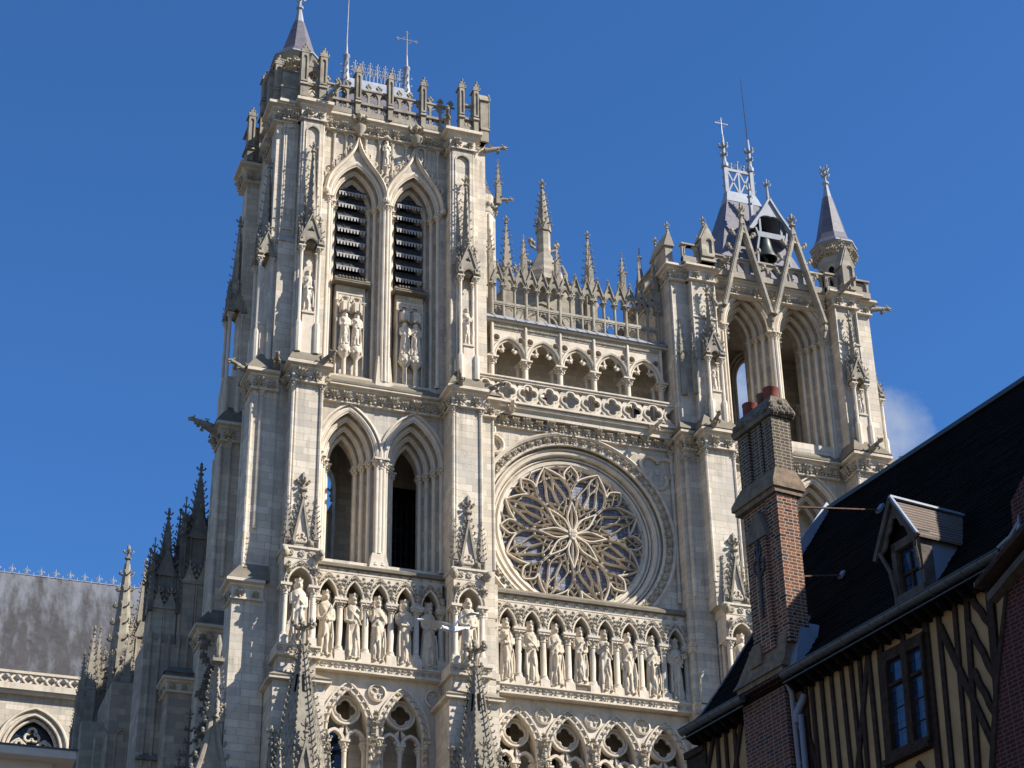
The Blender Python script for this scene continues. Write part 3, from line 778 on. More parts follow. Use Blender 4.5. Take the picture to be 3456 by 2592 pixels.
# north facing buttress A (near the front corner) and B (rear corner)
for (x0, y0, y1, lab) in ((-16.2,-1.1,.4,0), (-16.45,4.4,5.9,1)):
    mb = MB()
    mb.box(x0-.35, -15., y0, y1, 20., 35.2); mb.box(x0, -15., y0+.03, y1-.03, 35., 45.6)
    for yy in (y0, y1): mb.lathe([(.1,36.),(.1,45.2)], x0+.02, yy+.03, 8)
    mb.lathe([(.1,38.5),(.1,45.2)], x0+.45, y0, 8); capital(mb, x0+.45, y0, 45.2, .1, .45)
    part(mb, 'buttress', 'stone', tn, 40)
    leaf_cornice(tn, x0-.4, -15.2, y0-.1, 35.1, 35.6, 35.95, 2, .3, (1,0), 1.3)
    leaf_cornice(tn, x0-.05, -15.0, y0-.12, 45.55, 46.2, 46.5, 2, .28, (1,0), 1.4)
    mb = MB(); mb.frus(x0-.65, -15., y0-.35, y1, 35.95, x0, -15., y0+.03, y1, 36.8)
    mb.frus(x0-.35, -15., y0-.35, y1+.2, 46.5, x0+.3, -15.2, y0+.3, y1, 47.6); part(mb, 'weathering', 'lichen' if not lab else 'black', tn)
    mb = MB(); mb.box(x0+.55, -15., y0+.2, y1-.2, 46.5, 61.)
    part(mb, 'buttress', 'stone', tn, 40)
    T = Matrix.Translation((x0+.35, (y0+y1)/2, 0)) @ Matrix.Rotation(-PI/2, 4, 'Z')
    tabernacle(tn, 0, -.25, 47.1, 48.8, 52.9, 54.6, 59.2, .5, .6, T)
    leaf_cornice(tn, x0+.35, -14.9, y0+.05, 61.0, 61.6, 62.05, 2, .35, (1,0), 1.4)
for p, d in (((-16.5,-1.0,46.5),(-1,-.5,.0)), ((-15.2,-1.5,46.7),(-.2,-1,.0)), ((-13.3,-2.3,46.7),(.45,-1,.1)), ((-6.5,-2.3,46.75),(-.4,-1,.1)), ((-5.2,-2.1,46.8),(.8,-.8,0)),
             ((-16.9,4.2,45.9),(-1,-.35,.05)), ((-17.0,4.6,46.4),(-1,.1,.15)),
             ((-13.35,-1.75,62.35),(.45,-1,.35)), ((-7.0,-1.7,62.3),(-.3,-1,.35)), ((-4.45,-.6,62.1),(1,-.15,.12))):
    gargoyle(tn, p, d, .98)
# top cornice and openwork parapet
leaf_cornice(tn, -13.3, -6.7, YW-.2, 61.4, 61.95, 62.32, 15, .28)
def parapet(parent, x0, x1, y, zb, z1, z2, z3, posts, npan, T=None, crest=True):
    """two pierced rows (zb..z1 trefoil row, z2..z3 round-headed row) with gabled posts"""
    mb = MB(T); n = npan
    H1, H2 = [], []
    w_ = (x1-x0)/n
    for i in range(n):
        c = x0 + w_*(i+.5)
        H1.append(ccw([(c-w_*.38, zb+.36)] + arch(c, zb+.62, w_*.38, .3, n=5) + [(c+w_*.38, zb+.36)]))
        H2.append(ccw([(c-w_*.4, z2+.12)] + arch(c, z2+.48, w_*.4, .34, n=5) + [(c+w_*.4, z2+.12)]))
    mb.holes([(x0,zb),(x1,zb),(x1,z3+.02),(x0,z3+.02)], H1+H2, y-.07, y+.07)
    for i in range(n):
        c = x0 + w_*(i+.5)
        for s in (-1, 1): mb.bar((c+s*w_*.36, y, zb+.38), (c, y, zb+.74), .05)
        mb.bar((c, y, zb+.36), (c, y, zb+.9), .04)
        mb.bar((c-w_*.4,y,z2+.5),(c-w_*.1,y,z2+.62), .05); mb.bar((c+w_*.4,y,z2+.5),(c+w_*.1,y,z2+.62), .05)
    mb.box(x0, x1, y-.13, y+.13, z1-.06, z1+.08); mb.box(x0, x1, y-.11, y+.11, zb, zb+.3)
    mb.box(x0, x1, y-.12, y+.12, z3, z3+.09)
    if crest:
        for i in range(n+1):
            c = x0 + w_*i
            if any(abs(c-p) < .3 for p in posts): continue
            mb.prism([(c-w_*.45, z3+.09), (c-.06, z3+.17), (c-.05, z3+.3), (c+.05, z3+.3), (c+.06, z3+.17), (c+w_*.45, z3+.09)], y-.06, y+.06)
            for q in (-1, 1): mb.blob((c+q*.09, y, z3+.36), .09)
            mb.blob((c, y, z3+.46), .1)
    for p in posts:
        m_ = MB(T); post(m_, p, y, zb, z3+1.0); part(m_, 'gabled_post', 'old', parent, 40)
    return part(mb, 'balustrade', 'old', parent, 40)
def post(mb, p, y, zb, zt, w=.12, crk=True):
    mb.box(p-w, p+w, y-.24, y+.2, zb, zt)
    mb.holes([(p-w-.015,zb+.9),(p+w+.015,zb+.9),(p+w+.015,zt-.05),(p-w-.015,zt-.05)], [ccw(aopen(p, zb+1.0, zt-.35, w*.55, .14))], y-.3, y-.24)
    mb.prism([(p-w-.09,zt-.05),(p+w+.09,zt-.05),(p,zt+.42)], y-.32, y+.26)
    mb.frus(p-w-.05,p+w+.05,y-.32,y+.2,zb+.7,p-w,p+w,y-.24,y+.2,zb+.9)
    if crk:
        mb.blob((p, y-.28, zt+.46), .07)
        for s in (-1, 1): mb.blob((p+s*(w+.05), y-.3, zt+.08), .06); mb.blob((p+s*.1, y-.3, zt+.27), .055)
parapet(tn, -13.2, -6.6, -.95, 62.32, 63.1, 63.12, 63.95, (-11.6,-9.88,-8.12), 12)
parapet(tn, -6.2, -5.4, -1.45, 62.3, 63.1, 63.12, 63.95, (-6.2,-5.42), 1, crest=True)
parapet(tn, 0., 3.6, 0., 62.3, 63.1, 63.12, 63.95, (.0,1.2,2.4), 6, Matrix.Translation((-4.75,-.9,0)) @ Matrix.Rotation(PI/2, 4, 'Z'))
parapet(tn, -13.5, -5.4, 5.1, 62.32, 63.1, 63.12, 63.95, (-12,-9.88,-8.12,-6), 12)
# north side of the parapet and its rear corner blocks
mb = MB()
mb.box(-16.05,-15.2,4.35,5.5,62.05,63.2); mb.box(-16.0,-15.25,4.4,5.4,63.2,64.4); mb.box(-16.15,-15.1,4.3,5.5,63.15,63.25); mb.frus(-16.15,-15.1,4.3,5.6,64.4,-15.8,-15.4,4.6,5.3,64.6)
for x in (-15.95,-15.35): post(mb, x, 4.4, 62.1, 65.0, .16)
mb.box(-15.5,-15.0,2.0,4.4,62.1,63.0); mb.box(-15.45,-15.05,2.0,4.4,63.7,63.95)
part(mb, 'parapet_block', 'old', tn, 40)
# front left corner: tall parapet block with an openwork corner and gabled posts
mb = MB()
mb.box(-15.62,-14.72,-1.3,.9,62.2,63.0); mb.box(-15.66,-14.68,-1.35,.9,62.95,63.06); mb.box(-15.58,-14.74,-1.25,.9,63.06,64.0); mb.frus(-15.62,-14.7,-1.3,.9,64.0,-15.45,-14.74,-1.,.9,64.35)
mb.box(-16.1,-15.6,-.6,.9,62.2,64.1); mb.frus(-16.15,-15.55,-.65,.9,64.1,-15.9,-15.6,-.3,.9,64.6)
for x, zt in ((-14.6,65.0),(-13.62,64.95)): post(mb, x, -1.6, 62.25, zt, .17)
for x, yy, zt in ((-15.75,-.75,64.6),(-16.15,.3,64.3)): post(mb, x, yy, 62.2, zt, .15)
mb.holes([(-14.6,62.3),(-13.6,62.3),(-13.6,63.1),(-14.6,63.1)], [ccw([(-14.3,62.5)]+arch(-14.1,62.75,.22,.22,n=5)+[(-13.9,62.5)])], -1.65,-1.5)
mb.holes([(-14.6,63.1),(-13.6,63.1),(-13.6,64.3),(-14.6,64.3)], [ccw(aopen(-14.1,63.3,63.75,.27,.3))], -1.65,-1.5)
mb.box(-14.6,-13.6,-1.7,-1.45,63.08,63.18); mb.prism([(-14.5,64.3),(-13.7,64.3),(-14.1,64.75)], -1.68,-1.5)
for s in (-1,1): mb.bar((-14.1+s*.2,-1.58,62.52),(-14.1,-1.58,62.85),.05)
part(mb, 'parapet_block', 'old', tn, 40)
octturret(tn, -14.5, .5, 62.3, 64.9, 65.95, 68.75, 1.0, 71.7, 0, slits=False)
# roof behind the parapet, lead ridge with iron cresting, rod and cross
mb = MB(); yr = 2.6
mb.frus(-12.4,-7.2,.6,4.6,62.6,-11.1,-8.2,yr-.1,yr+.1,67.0); part(mb, 'tower_roof', 'slate', tn)
mb = MB(); mb.frus(-11.5,-7.85,yr-.55,yr+.55,66.35,-11.15,-8.05,yr-.12,yr+.12,67.5)
part(mb, 'lead_ridge', 'lead', tn, 40)
for x in (-11.35,-7.95):
    mb = MB(); mb.lathe([(.26,66.6),(.22,67.6),(.16,68.0),(.16,68.9),(.2,68.95),(.2,69.05),(.09,69.15),(.05,69.9)], x, yr, 8)
    for z in (67.3,67.8,68.3):
        for a in range(4): mb.inst(CROCK, (x+.15*Cc(a*PI/2), yr+.15*S(a*PI/2), z), .16, X=(Cc(a*PI/2), S(a*PI/2), 0))
    part(mb, 'ridge_post', 'lead', tn, 40)
mb = MB()
for i in range(7):
    x = -10.85 + i*.42
    mb.bar((x,yr,67.4),(x,yr,68.75), .045)
    if i < 6:
        for s in (-1, 1):
            mb.tube([(x+.21,yr,67.55),(x+.21+s*.05,yr,68.0),(x+.21+s*.17,yr,68.3),(x+.21+s*.12,yr,68.55)], .022, 4)
    for s in (-1, 1):
        mb.tube([(x,yr,67.9),(x+s*.12,yr,68.1),(x+s*.14,yr,68.35)], .022, 4); mb.blob((x+s*.15,yr,68.4), .05); mb.blob((x+s*.1,yr,68.65), .045)
    mb.blob((x,yr,68.8), .06)
mb.bar((-11.1,yr,68.15),(-8.1,yr,68.15), .03)
part(mb, 'ridge_cresting', 'lead', tn, 40)
mb = MB(); mb.tube([(-11.35,yr,69.8),(-11.3,yr,74.5)], [.045,.02], 6); part(mb, 'lightning_rod', 'greysteel', tn, 40)
def iron_cross(parent, x, y, z0, zc, s, mat):
    mb = MB(); mb.tube([(x,y,z0),(x,y,zc+s)], [.05,.03], 6); mb.tube([(x-s,y,zc),(x+s,y,zc)], .03, 6)
    for dx, dz in ((1,0),(-1,0),(0,1)):
        for q in (-1, 1):
            ex, ez = x+dx*s, zc+dz*s
            P = []
            for i in range(8):
                a = i/7*4.2; r = .16*s/.6*(1-.1*i)
                ox, oz = -dx*.05, -dz*.05
                px = ex + ox + (q*r*S(a*.8))*abs(dz) + dx*(r*(Cc(a*.8)-1)*.6)
                pz = ez + oz + (q*r*S(a*.8))*abs(dx) + dz*(r*(Cc(a*.8)-1)*.6)
                P.append((px, y, pz))
            mb.tube(P, .022, 4)
    for q in ((1,1),(1,-1),(-1,1),(-1,-1)): mb.tube([(x+q[0]*.05,y,zc+q[1]*.22),(x+q[0]*.17,y,zc+q[1]*.17),(x+q[0]*.22,y,zc+q[1]*.05)], .018, 4)
    return part(mb, 'iron_cross', mat, parent, 40)
iron_cross(tn, -7.95, yr, 69.6, 71.0, .62, 'zinc')
# slim lead pinnacle and small turret on the rose side of the tower
mb = MB(); mb.lathe([(.16,62.4),(.12,66.),(.16,66.1),(.06,66.3),(.03,67.4)], -4.0, 2.4, 6)
for z in (64.6,65.2,65.8):
    for a in range(4): mb.inst(CROCK, (-4.0,2.4,z), .22, X=(Cc(a*PI/2), S(a*PI/2), 0))
part(mb, 'lead_finial', 'lead', tn, 40)
mb = MB(); mb.lathe([(.75,46.),(.75,59.3),(.8,59.35),(.95,60.1),(.95,60.3)], -4.15, 1.6, 8, PI/8); 
for k in range(8):
    a = PI/8+k*PI/4; mb.lathe([(.07,46.),(.07,59.2)], -4.15+.75*Cc(a), 1.6+.75*S(a), 6)
part(mb, 'turret', 'stone', tn, 40)
mb = MB(); mb.lathe([(.95,60.3),(.5,61.2),(.1,62.6)], -4.15, 1.6, 8, PI/8); part(mb, 'spire_roof', 'slate', tn)
mb = MB()
for k in range(24):
    a = k*2*PI/24; mb.blob((-4.15+.84*Cc(a), 1.6+.84*S(a), 59.75), .14)
pinnacle(mb, -3.35, .9, 59.9, 61.0, 62.8, .13, 4, .13); part(mb, 'pinnacle', 'old', tn, 40)
gargoyle(tn, (-3.3,.9,60.2), (1,-.3,-.1), .7)

# ============================================================ rose bay
rb = node('rose_bay', cath, 'central bay with the great rose window')
RC = (.02, 41.12); RO = 5.12
X0c, X1c = -5.4, 5.6
mb = MB()
mb.holes([(X0c,36.35),(X1c,36.35),(X1c,46.4),(X0c,46.4)], [circ(*RC, 4.62, 64)], 0., .3)
mb.holes([(X0c,36.35),(X1c,36.35),(X1c,46.4),(X0c,46.4)], [circ(*RC, 4.1, 64)], .3, .55)
mb.holes([(X0c,36.35),(X1c,36.35),(X1c,46.4),(X0c,46.4)], [circ(*RC, 3.72, 64)], .55, 1.6)

part(mb, 'bay_wall', 'stone', rb)
mb = MB()
ring = lambda r: circ(*RC, r, 72)
mb.sweep(ring(RO), [(-.12,0),(-.1,-.12),(.0,-.2),(.1,-.12),(.12,0)], True)
mb.sweep(ring(4.62), roll(.09, 0, .0, 7), True); mb.sweep(ring(4.42), roll(.06, 0, .2, 6), True)
mb.sweep(ring(4.24), roll(.12, 0, .26, 7), True); mb.sweep(ring(4.02), roll(.06, 0, .42, 6), True); mb.sweep(ring(3.82), roll(.13, 0, .5, 7), True); mb.sweep(ring(3.66), roll(.06,0,.62,6), True)
part(mb, 'rose_moulding', 'carved', rb, 40)
mb = MB()
for i in range(64):
    a = 2*PI*i/64; x, z = RC[0]+4.86*Cc(a), RC[1]+4.86*S(a)
    if z > 36.9 and x > -5.3: mb.inst(LEAF, (x-.2*Cc(a)*.9, -.05, z-.2*S(a)*.9), .42*(1+jit(.1)), X=(S(a),jit(.2),-Cc(a)), Z=(Cc(a),jit(.1),S(a)))
part(mb, 'leaf_ring', 'frieze', rb, 50)
# flamboyant tracery: eight great petals, eight small ones between their tips
mb = MB(); RT = 3.68; YT = .42
prM = [(-.055,YT+.22),(-.055,YT+.04),(-.025,YT-.05),(.025,YT-.05),(.055,YT+.04),(.055,YT+.22)]
prS = [(-.034,YT+.2),(-.034,YT+.04),(0,YT-.02),(.034,YT+.04),(.034,YT+.2)]
prT = [(-.024,YT+.18),(-.024,YT+.05),(0,YT+.0),(.024,YT+.05),(.024,YT+.18)]
def polar(th, pts, mir=1):
    out = []
    for u, v in pts:                               # u radial 0..1, v lateral in RT units
        v *= mir
        out.append((RC[0]+RT*(u*Cc(th)-v*S(th)), RC[1]+RT*(u*S(th)+v*Cc(th))))
    return out
def spl(pts, n=7):
    P = [np.array(p, float) for p in pts]; P = [2*P[0]-P[1]] + P + [2*P[-1]-P[-2]]; out = []
    for i in range(1, len(P)-2):
        for k in range(n):
            t = k/n; a, b, c, d = P[i-1:i+3]
            out.append(tuple(.5*((2*b)+(c-a)*t+(2*a-5*b+4*c-d)*t*t+(3*b-a-3*c+d)*t**3)))
    return out + [tuple(P[-2])]
for k in range(8):
    th = PI/8 + k*PI/4
    for mm in (-1, 1):
        T = lambda pts, pr: mb.sweep(polar(th, spl(pts), mm), pr)
        T([(.03,.004),(.14,.010),(.21,.018),(.28,.05),(.36,.115),(.434,.176),(.52,.218),(.6,.240),(.7,.236),(.8,.196),(.9,.112),(.96,.045),(1.,0)], prM)
        T([(.90,.05),(.85,.062),(.78,.070),(.71,.085),(.62,.115),(.52,.128),(.43,.092),(.36,.035),(.30,.0)], prS)
        T([(.66,.0),(.73,.028),(.81,.050),(.89,.042),(.98,0)], prS)
        T([(.44,.0),(.55,.006),(.66,.0)], prS); T([(.44,.0),(.40,.03),(.38,.055)], prS)
        T([(.30,.06),(.36,.075),(.41,.085)], prT); T([(.36,.115),(.40,.10),(.43,.092)], prT); T([(.48,.20),(.51,.165),(.52,.128)], prT)
        T([(.44,.0),(.47,.06),(.52,.128)], prT); T([(.80,.196),(.82,.13),(.85,.062)], prT); T([(.78,.070),(.74,.05),(.73,.028)], prT); T([(.87,.045),(.84,.0)], prT)
        for (u, v) in ((.50,.155),(.82,.12),(.47,.06),(.40,.10),(.84,.02),(.34,.07),(.75,.055)):
            x, z = polar(th, [(u, v)], mm)[0]; mb.blob((x, YT+.06, z), .05)
    ph = k*PI/4
    for mm in (-1, 1):
        T = lambda pts, pr: mb.sweep(polar(ph, spl(pts), mm), pr)
        T([(.64,.0),(.71,.036),(.79,.085),(.87,.098),(.94,.06),(1.,0)], prM)
        T([(.76,.066),(.83,.01),(.88,-.02),(.93,-.05)], prT); T([(.70,.036),(.76,.0)], prT); T([(.88,.09),(.91,.03),(.97,.0)], prT)
        T([(.93,.07),(.955,.14),(.99,.2)], prS); T([(.86,.12),(.90,.15),(.95,.145)], prT)
        if k % 2 == 0:
            T([(.05,.01),(.14,.048),(.24,.062),(.36,.042),(.47,.0)], prS)
        else:
            T([(.05,.008),(.16,.05),(.27,.066),(.38,.042),(.46,.0)], prT); T([(.12,.0),(.18,.028),(.24,.0)], prT); T([(.24,.0),(.30,.035),(.37,.0)], prT); T([(.2,.055),(.24,.03),(.24,0)], prT)
    mb.sweep(polar(ph, [(.04,0),(.3,0),(.66,0)] if k % 2 == 0 else [(.44,0),(.66,0)]), prS)
mb.sweep(circ(*RC, RT, 72), roll(.07, 0, YT+.1, 6), True)
part(mb, 'rose_tracery', 'carved', rb, 35)
mb = MB(); mb.prism(circ(*RC, 3.75, 48), YT+.2, YT+.3); part(mb, 'rose_glass', 'roseglass', rb)
mb = MB(); sh = [(-.2,.24),(.2,.24),(.2,-.02),(.12,-.2),(0,-.3),(-.12,-.2),(-.2,-.02)]
mb.prism(ccw([(RC[0]+a, RC[1]+b) for a, b in sh]), YT-.1, YT+.1)
for a in (-.1,0,.1): mb.bar((RC[0]+a,YT-.11,RC[1]+.2),(RC[0]+a*.8,YT-.11,RC[1]-.15),.025)
mb.bar((RC[0]-.18,YT-.11,RC[1]+.08),(RC[0]+.18,YT-.11,RC[1]+.08),.025); mb.bar((RC[0]-.15,YT-.11,RC[1]-.08),(RC[0]+.15,YT-.11,RC[1]-.08),.025)
part(mb, 'stone_shield', 'carved', rb)
# spandrel trefoils
for x, z in ((-4.55,45.35),(4.45,45.0)):
    mb = MB()
    L = ccw(foil(x, z, .98, 3, -PI/2 if x > 0 else PI/2, 9)); mb.sweep(L, [(-.03,0),(-.1,-.12),(0,-.2),(.1,-.12),(.1,0)], True)
    for i in range(3):
        a = PI/2*(-1 if x > 0 else 1)+2*PI*i/3; mb.inst(ROSE4, (x+.12*Cc(a), -.02, z+.12*S(a)), .15); mb.inst(ROSE4, (x+.6*Cc(a+1.05), -.1, z+.6*S(a+1.05)), .16)
    part(mb, 'trefoil_medallion', 'carved', rb, 40)
leaf_cornice(rb, -5.2, 5.3, -.12, 46.2, 46.88, 47.25, 17, .42)
mb = MB(); mb.lathe([(.1,38.),(.1,45.6)], -4.75, -.1, 8); capital(mb, -4.75, -.1, 45.6, .1, .5)
mb.lathe([(.1,38.),(.1,45.6)], 5.2, -.1, 8); capital(mb, 5.2, -.1, 45.6, .1, .5)
# mid pier steps beside the rose
mb.box(-5.45, -4.5, -1.1, .3, 31.5, 46.4); mb.lathe([(.08,38.),(.08,45.8)], -4.52, -1.08, 8); mb.lathe([(.08,38.),(.08,45.8)], -5.3, -1.1, 8)
part(mb, 'side_shaft', 'stone', rb, 40)
leaf_cornice(rb, -5.4, -4.45, -1.25, 45.95, 46.6, 46.9, 2, .3, (0,1), 1.2)
mb = MB(); mb.frus(-5.5,-4.2,-1.6,.2,46.9,-5.5,-4.6,-.6,.2,47.8); part(mb, 'weathering', 'lichen', rb)

# quatrefoil balustrade above the rose
mb = MB(); Hs = []
cs = [-4.7+1.105*i for i in range(10)]
yb0 = -.52
for c in cs: Hs.append(ccw(foil(c, 47.86, .50, 4, 0., 7, .46, .27)))
mb.holes([(-5.2,47.28),(5.6,47.28),(5.6,48.42),(-5.2,48.42)], Hs + [ccw([(c+.55-.13,48.36),(c+.55+.13,48.36),(c+.55,48.14)]) for c in cs[:-1]] + [ccw([(c+.55-.13,47.36),(c+.55+.13,47.36),(c+.55,47.58)]) for c in cs[:-1]], yb0-.07, yb0+.1)
for c in cs:
    mb.sweep(ccw(foil(c, 47.86, .50, 4, 0., 7, .46, .27)), [(-.03,yb0-.05),(-.02,yb0-.13),(.05,yb0-.14),(.09,yb0-.05)], True)
mb.box(-5.2, 5.6, yb0-.16, yb0+.18, 48.40, 48.52); mb.box(-5.2,5.6,yb0-.22,yb0+.22,48.52,48.6); mb.box(-5.2,5.6,yb0-.14,yb0+.14,47.22,47.34)
part(mb, 'quatrefoil_balustrade', 'carved', rb, 40)
gargoyle(rb, (-3.3,-.4,46.95), (-.25,-1,-.2), 1.0, 'carved'); gargoyle(rb, (4.0,-.4,46.95), (.3,-1,.1), .95, 'carved')
mb = MB(); mb.box(-1.82,-1.28,.0,.04,46.95,48.18); part(mb, 'red_board', 'red', rb)
mb = MB(); mb.box(-1.8,-1.4,.05,.1,48.1,48.35); part(mb, 'white_panel', 'white', rb)

# ringers' gallery: five cusped arches over a deep passage
gl = node('ringers_gallery', cath, 'deep arcade of five cusped arches above the quatrefoil balustrade')
cx_ = [-4.16,-2.39,-.55,1.27,3.10,4.92]
mb = MB()
hol = []
for a, b in zip(cx_, cx_[1:]):
    c = (a+b)/2; w_ = (b-a)/2-.12
    A = arch(c, 50.05, w_, w_*1.35, n=8)
    hol.append((c, w_, A))
for i, (c, w_, A) in enumerate(hol):
    L, Rr = cx_[i], cx_[i+1]
    P = [(L,50.05)] + A + [(Rr,50.05),(Rr,51.62),(L,51.62)]
    rs = [ccw(circ(L+.24, 51.12, .16, 12)), ccw(circ(Rr-.24, 51.12, .16, 12))]
    mb.holes(ccw(P), rs, -.12, .12)
    mb.sweep(arch(c, 50.05, w_+.06, w_*1.35+.05, n=8), [(-.03,-.12),(-.02,-.22),(.07,-.25),(.11,-.12)]); mb.sweep(arch(c, 50.05, w_-.05, w_*1.35-.05, n=8), roll(.05,0,-.1,5))
    for rr in (L+.24, Rr-.24): mb.sweep(ccw(circ(rr, 51.12, .19, 12)), roll(.035, 0, -.13, 5), True)
    # cusps: round lobe at top and half lobes at the sides with carved tips
    for s in (-1, 1):
        mb.sweep([(c+s*(w_-.02),50.1), (c+s*w_*.93,50.38), (c+s*w_*.72,50.52), (c+s*w_*.46,50.46)][::s], [(-.05,-.08),(.05,-.08),(.05,.08),(-.05,.08)])
        mb.blob((c+s*w_*.46, -.02, 50.46), .12); mb.blob((c+s*w_*.40, -.06, 50.40), .08)
        mb.sweep(circ(c, 50.78, w_*.42, 8, PI/2 if s < 0 else PI/2, (PI*1.28) if s < 0 else -PI*.28)[::(1 if s > 0 else -1)], [(-.04,-.07),(.04,-.07),(.04,.07),(-.04,.07)])
    # back wall blind panels with two lights and trefoil shadow holes
    mb.sweep(arch(c-w_*.45, 49.9, w_*.4, w_*.55, n=6), roll(.035,0,1.58,5)); mb.sweep(arch(c+w_*.45, 49.9, w_*.4, w_*.55, n=6), roll(.035,0,1.58,5)); mb.lathe([(.05,47.3),(.05,49.9)], c, 1.55, 6)
for x in cx_:
    mk = mb; mb = MB()
    column(mb, x, 0, 47.3, 49.98, .15, .42); mb.lathe([(.08,47.3),(.08,49.6)], x-.25, .35, 7); capital(mb, x-.25,.35,49.6,.08,.3)
    mb.lathe([(.02,50.1),(.08,50.25),(.08,51.85),(.03,51.95)], x, -.2, 6); mb.blob((x,-.16,50.1), .14)
    for s in (-1,1): mb.blob((x+s*.14,-.1,50.02), .12)
    part(mb, 'gallery_column', 'carved', gl, 40); mb = mk
mb.box(cx_[0],cx_[-1],-.15,1.6,51.6,51.98); mb.box(-5.2,5.6,-.3,1.7,51.97,52.1)
part(mb, 'cusped_arcade', 'carved', gl, 40)
mb = MB(); mb.box(-5.2,5.8,1.6,2.0,46.8,52.0); mb.box(-5.2,5.8,-.4,1.7,46.7,47.18); part(mb, 'passage_wall', 'stone', gl)
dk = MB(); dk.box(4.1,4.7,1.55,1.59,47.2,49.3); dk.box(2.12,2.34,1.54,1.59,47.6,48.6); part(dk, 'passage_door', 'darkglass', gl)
mb = MB(); frieze(mb, cx_[0]+.05, cx_[-1]-.05, -.19, 51.66, 51.92, 64, ROSE4, ds=1.); part(mb, 'leaf_band', 'frieze', gl, 50)
mb = MB(); mb.frus(-5.0,5.6,-.42,1.2,52.08,-5.0,5.6,.0,1.2,52.5)
for i in range(19): x = -4.6+.55*i; mb.bar((x,-.42,52.1),(x+.02,.02,52.52),.04,.03)
part(mb, 'zinc_apron', 'zinc', gl)

# open arcade: sixteen slim columns with gablets, pinnacles on every third
oa = node('open_arcade', cath, 'free-standing openwork arcade with gablets and crocketed pinnacles between the towers')
mb = MB(); xs_ = [-4.08+.6075*i for i in range(16)]
for i, x in enumerate(xs_):
    big = i % 3 == 0; cm = MB()
    column(cm, x, .05, 52.45, 54.32, .10 if big else .074, .28)
    if big: cm.lathe([(.06,52.45),(.06,54.1)], x, .25, 6)
    part(cm, 'slim_column', 'old', oa, 40)
for i, (a, b) in enumerate(zip(xs_, xs_[1:])):
    c = (a+b)/2; w_ = (b-a)/2; gm = MB()
    A = arch(c, 54.3, w_-.07, w_*1.35, n=6)
    P = [(a,54.3)] + A + [(b,54.3),(b,54.55),(c,55.42),(a,54.55)]
    gm.holes(ccw(P), [ccw(foil(c, 54.98, .10, 3, PI/2, 4))], -.03, .13)
    gm.sweep(A, roll(.045,0,-.03,5)); gm.sweep([(a-.02,54.52),(c,55.52),(b+.02,54.52)], [(-.045,-.09),(.045,-.09),(.045,.17),(-.045,.17)])
    finial(gm, c, .05, 55.42, .27)
    for s in (-1,1): gm.inst(CROCK, (c+s*w_*.55,.05,55.0), .08, X=(s,0,.4))
    part(gm, 'gablet', 'old', oa, 40)
    for s in (-1,1):
        mb.bar((c+s*w_,.05,53.2),(c+s*w_*.1,.05,53.02), .03, .05)
    mb.box(a, b, -.02, .12, 53.2, 53.33); mb.box(a,b,.0,.1,53.13,53.19); mb.sweep(arch(c,52.86,w_*.55,w_*.55,n=5),roll(.03,0,.05,4))
    A2 = arch(c, 52.95, w_*.5, w_*.4, n=5); mb.sweep([(a+.05,53.0)]+[(c-w_*.45,53.08),(c-w_*.3,52.92)], roll(.02,0,.05,4)); mb.sweep([(c+w_*.3,52.92),(c+w_*.45,53.08),(b-.05,53.0)], roll(.02,0,.05,4))
for x in xs_[::3]:
    pn = MB(); pn.prism([(x-.16,54.32),(x+.16,54.32),(x+.13,55.4),(x,55.75),(x-.13,55.4)], -.02, .2); pinnacle(pn, x-.02, .14, 54.4, 56.25, 57.75, .13, 4, .13, gab=True); part(pn, 'pinnacle', 'old', oa, 40)
part(mb, 'transom_rail', 'oldwall', oa, 40)

# gable of the nave behind the arcade, with its crowning spire and two side pinnacles
ng = node('nave_gable', cath, 'nave gable with octagonal spirelet rising behind the open arcade')
mb = MB(); gx, gy = 1.12, 6.
mb.prism([(-4.6,46.),(6.6,46.),(6.6,53.8),(gx+1.35,59.3),(gx+.6,60.2),(gx-.6,60.2),(gx-1.35,59.3),(-4.6,53.8)], gy, gy+.9)
mb.lathe([(1.25,58.6),(1.02,59.4),(.46,60.7),(.40,60.8)], gx, gy, 8, PI/8)
mb.lathe([(.38,60.7),(.38,62.6)], gx, gy, 8, PI/8)
for w_, r_ in ((1.5,.16),(1.25,.12),(1.05,.1)): mb.sweep(arch(gx-.3, 55.8, w_, w_*1.2), roll(r_,0,gy-.06,6))
for s in (-1, 1): mb.bar((gx+s*1.2,gy+.3,59.5),(gx+s*5.4,gy+.3,54.),.5,.35); 
for s in (-1, 1):
    mb.tube([(gx+s*1.25,gy+.2,59.3),(gx+s*1.3,gy+.1,59.9),(gx+s*1.1,gy+.1,60.35),(gx+s*.85,gy+.1,60.3)],[.15,.12,.1,.08],6); mb.blob((gx+s*.8,gy+.1,60.2),.16); mb.tube([(gx+s*.4,gy,61.1),(gx+s*.75,gy,61.3),(gx+s*.8,gy,61.55)],[.1,.1,.08],6); mb.blob((gx+s*.78,gy,61.62),.17); mb.blob((gx+s*.62,gy-.05,61.5),.12)
    for j in range(6): mb.inst(CROCK,(gx+s*(1.6+.62*j),gy-.05,59.3-.78*j),.4,X=(s*.8,-.2,.6))
part(mb, 'gable_wall', 'oldwall', ng)
mb = MB()
for k in range(8):
    a = PI/8+(k+.5)*PI/4; m = MB(Matrix.Translation((gx,gy,0)) @ Matrix.Rotation(a+PI/2,4,'Z')); m.prism([(-.17,62.3),(.17,62.3),(0,62.9)], -.42, -.33); m.inst(CROCK,(0,-.4,62.85),.14,X=(0,-1,.2)); merge(mb, m)
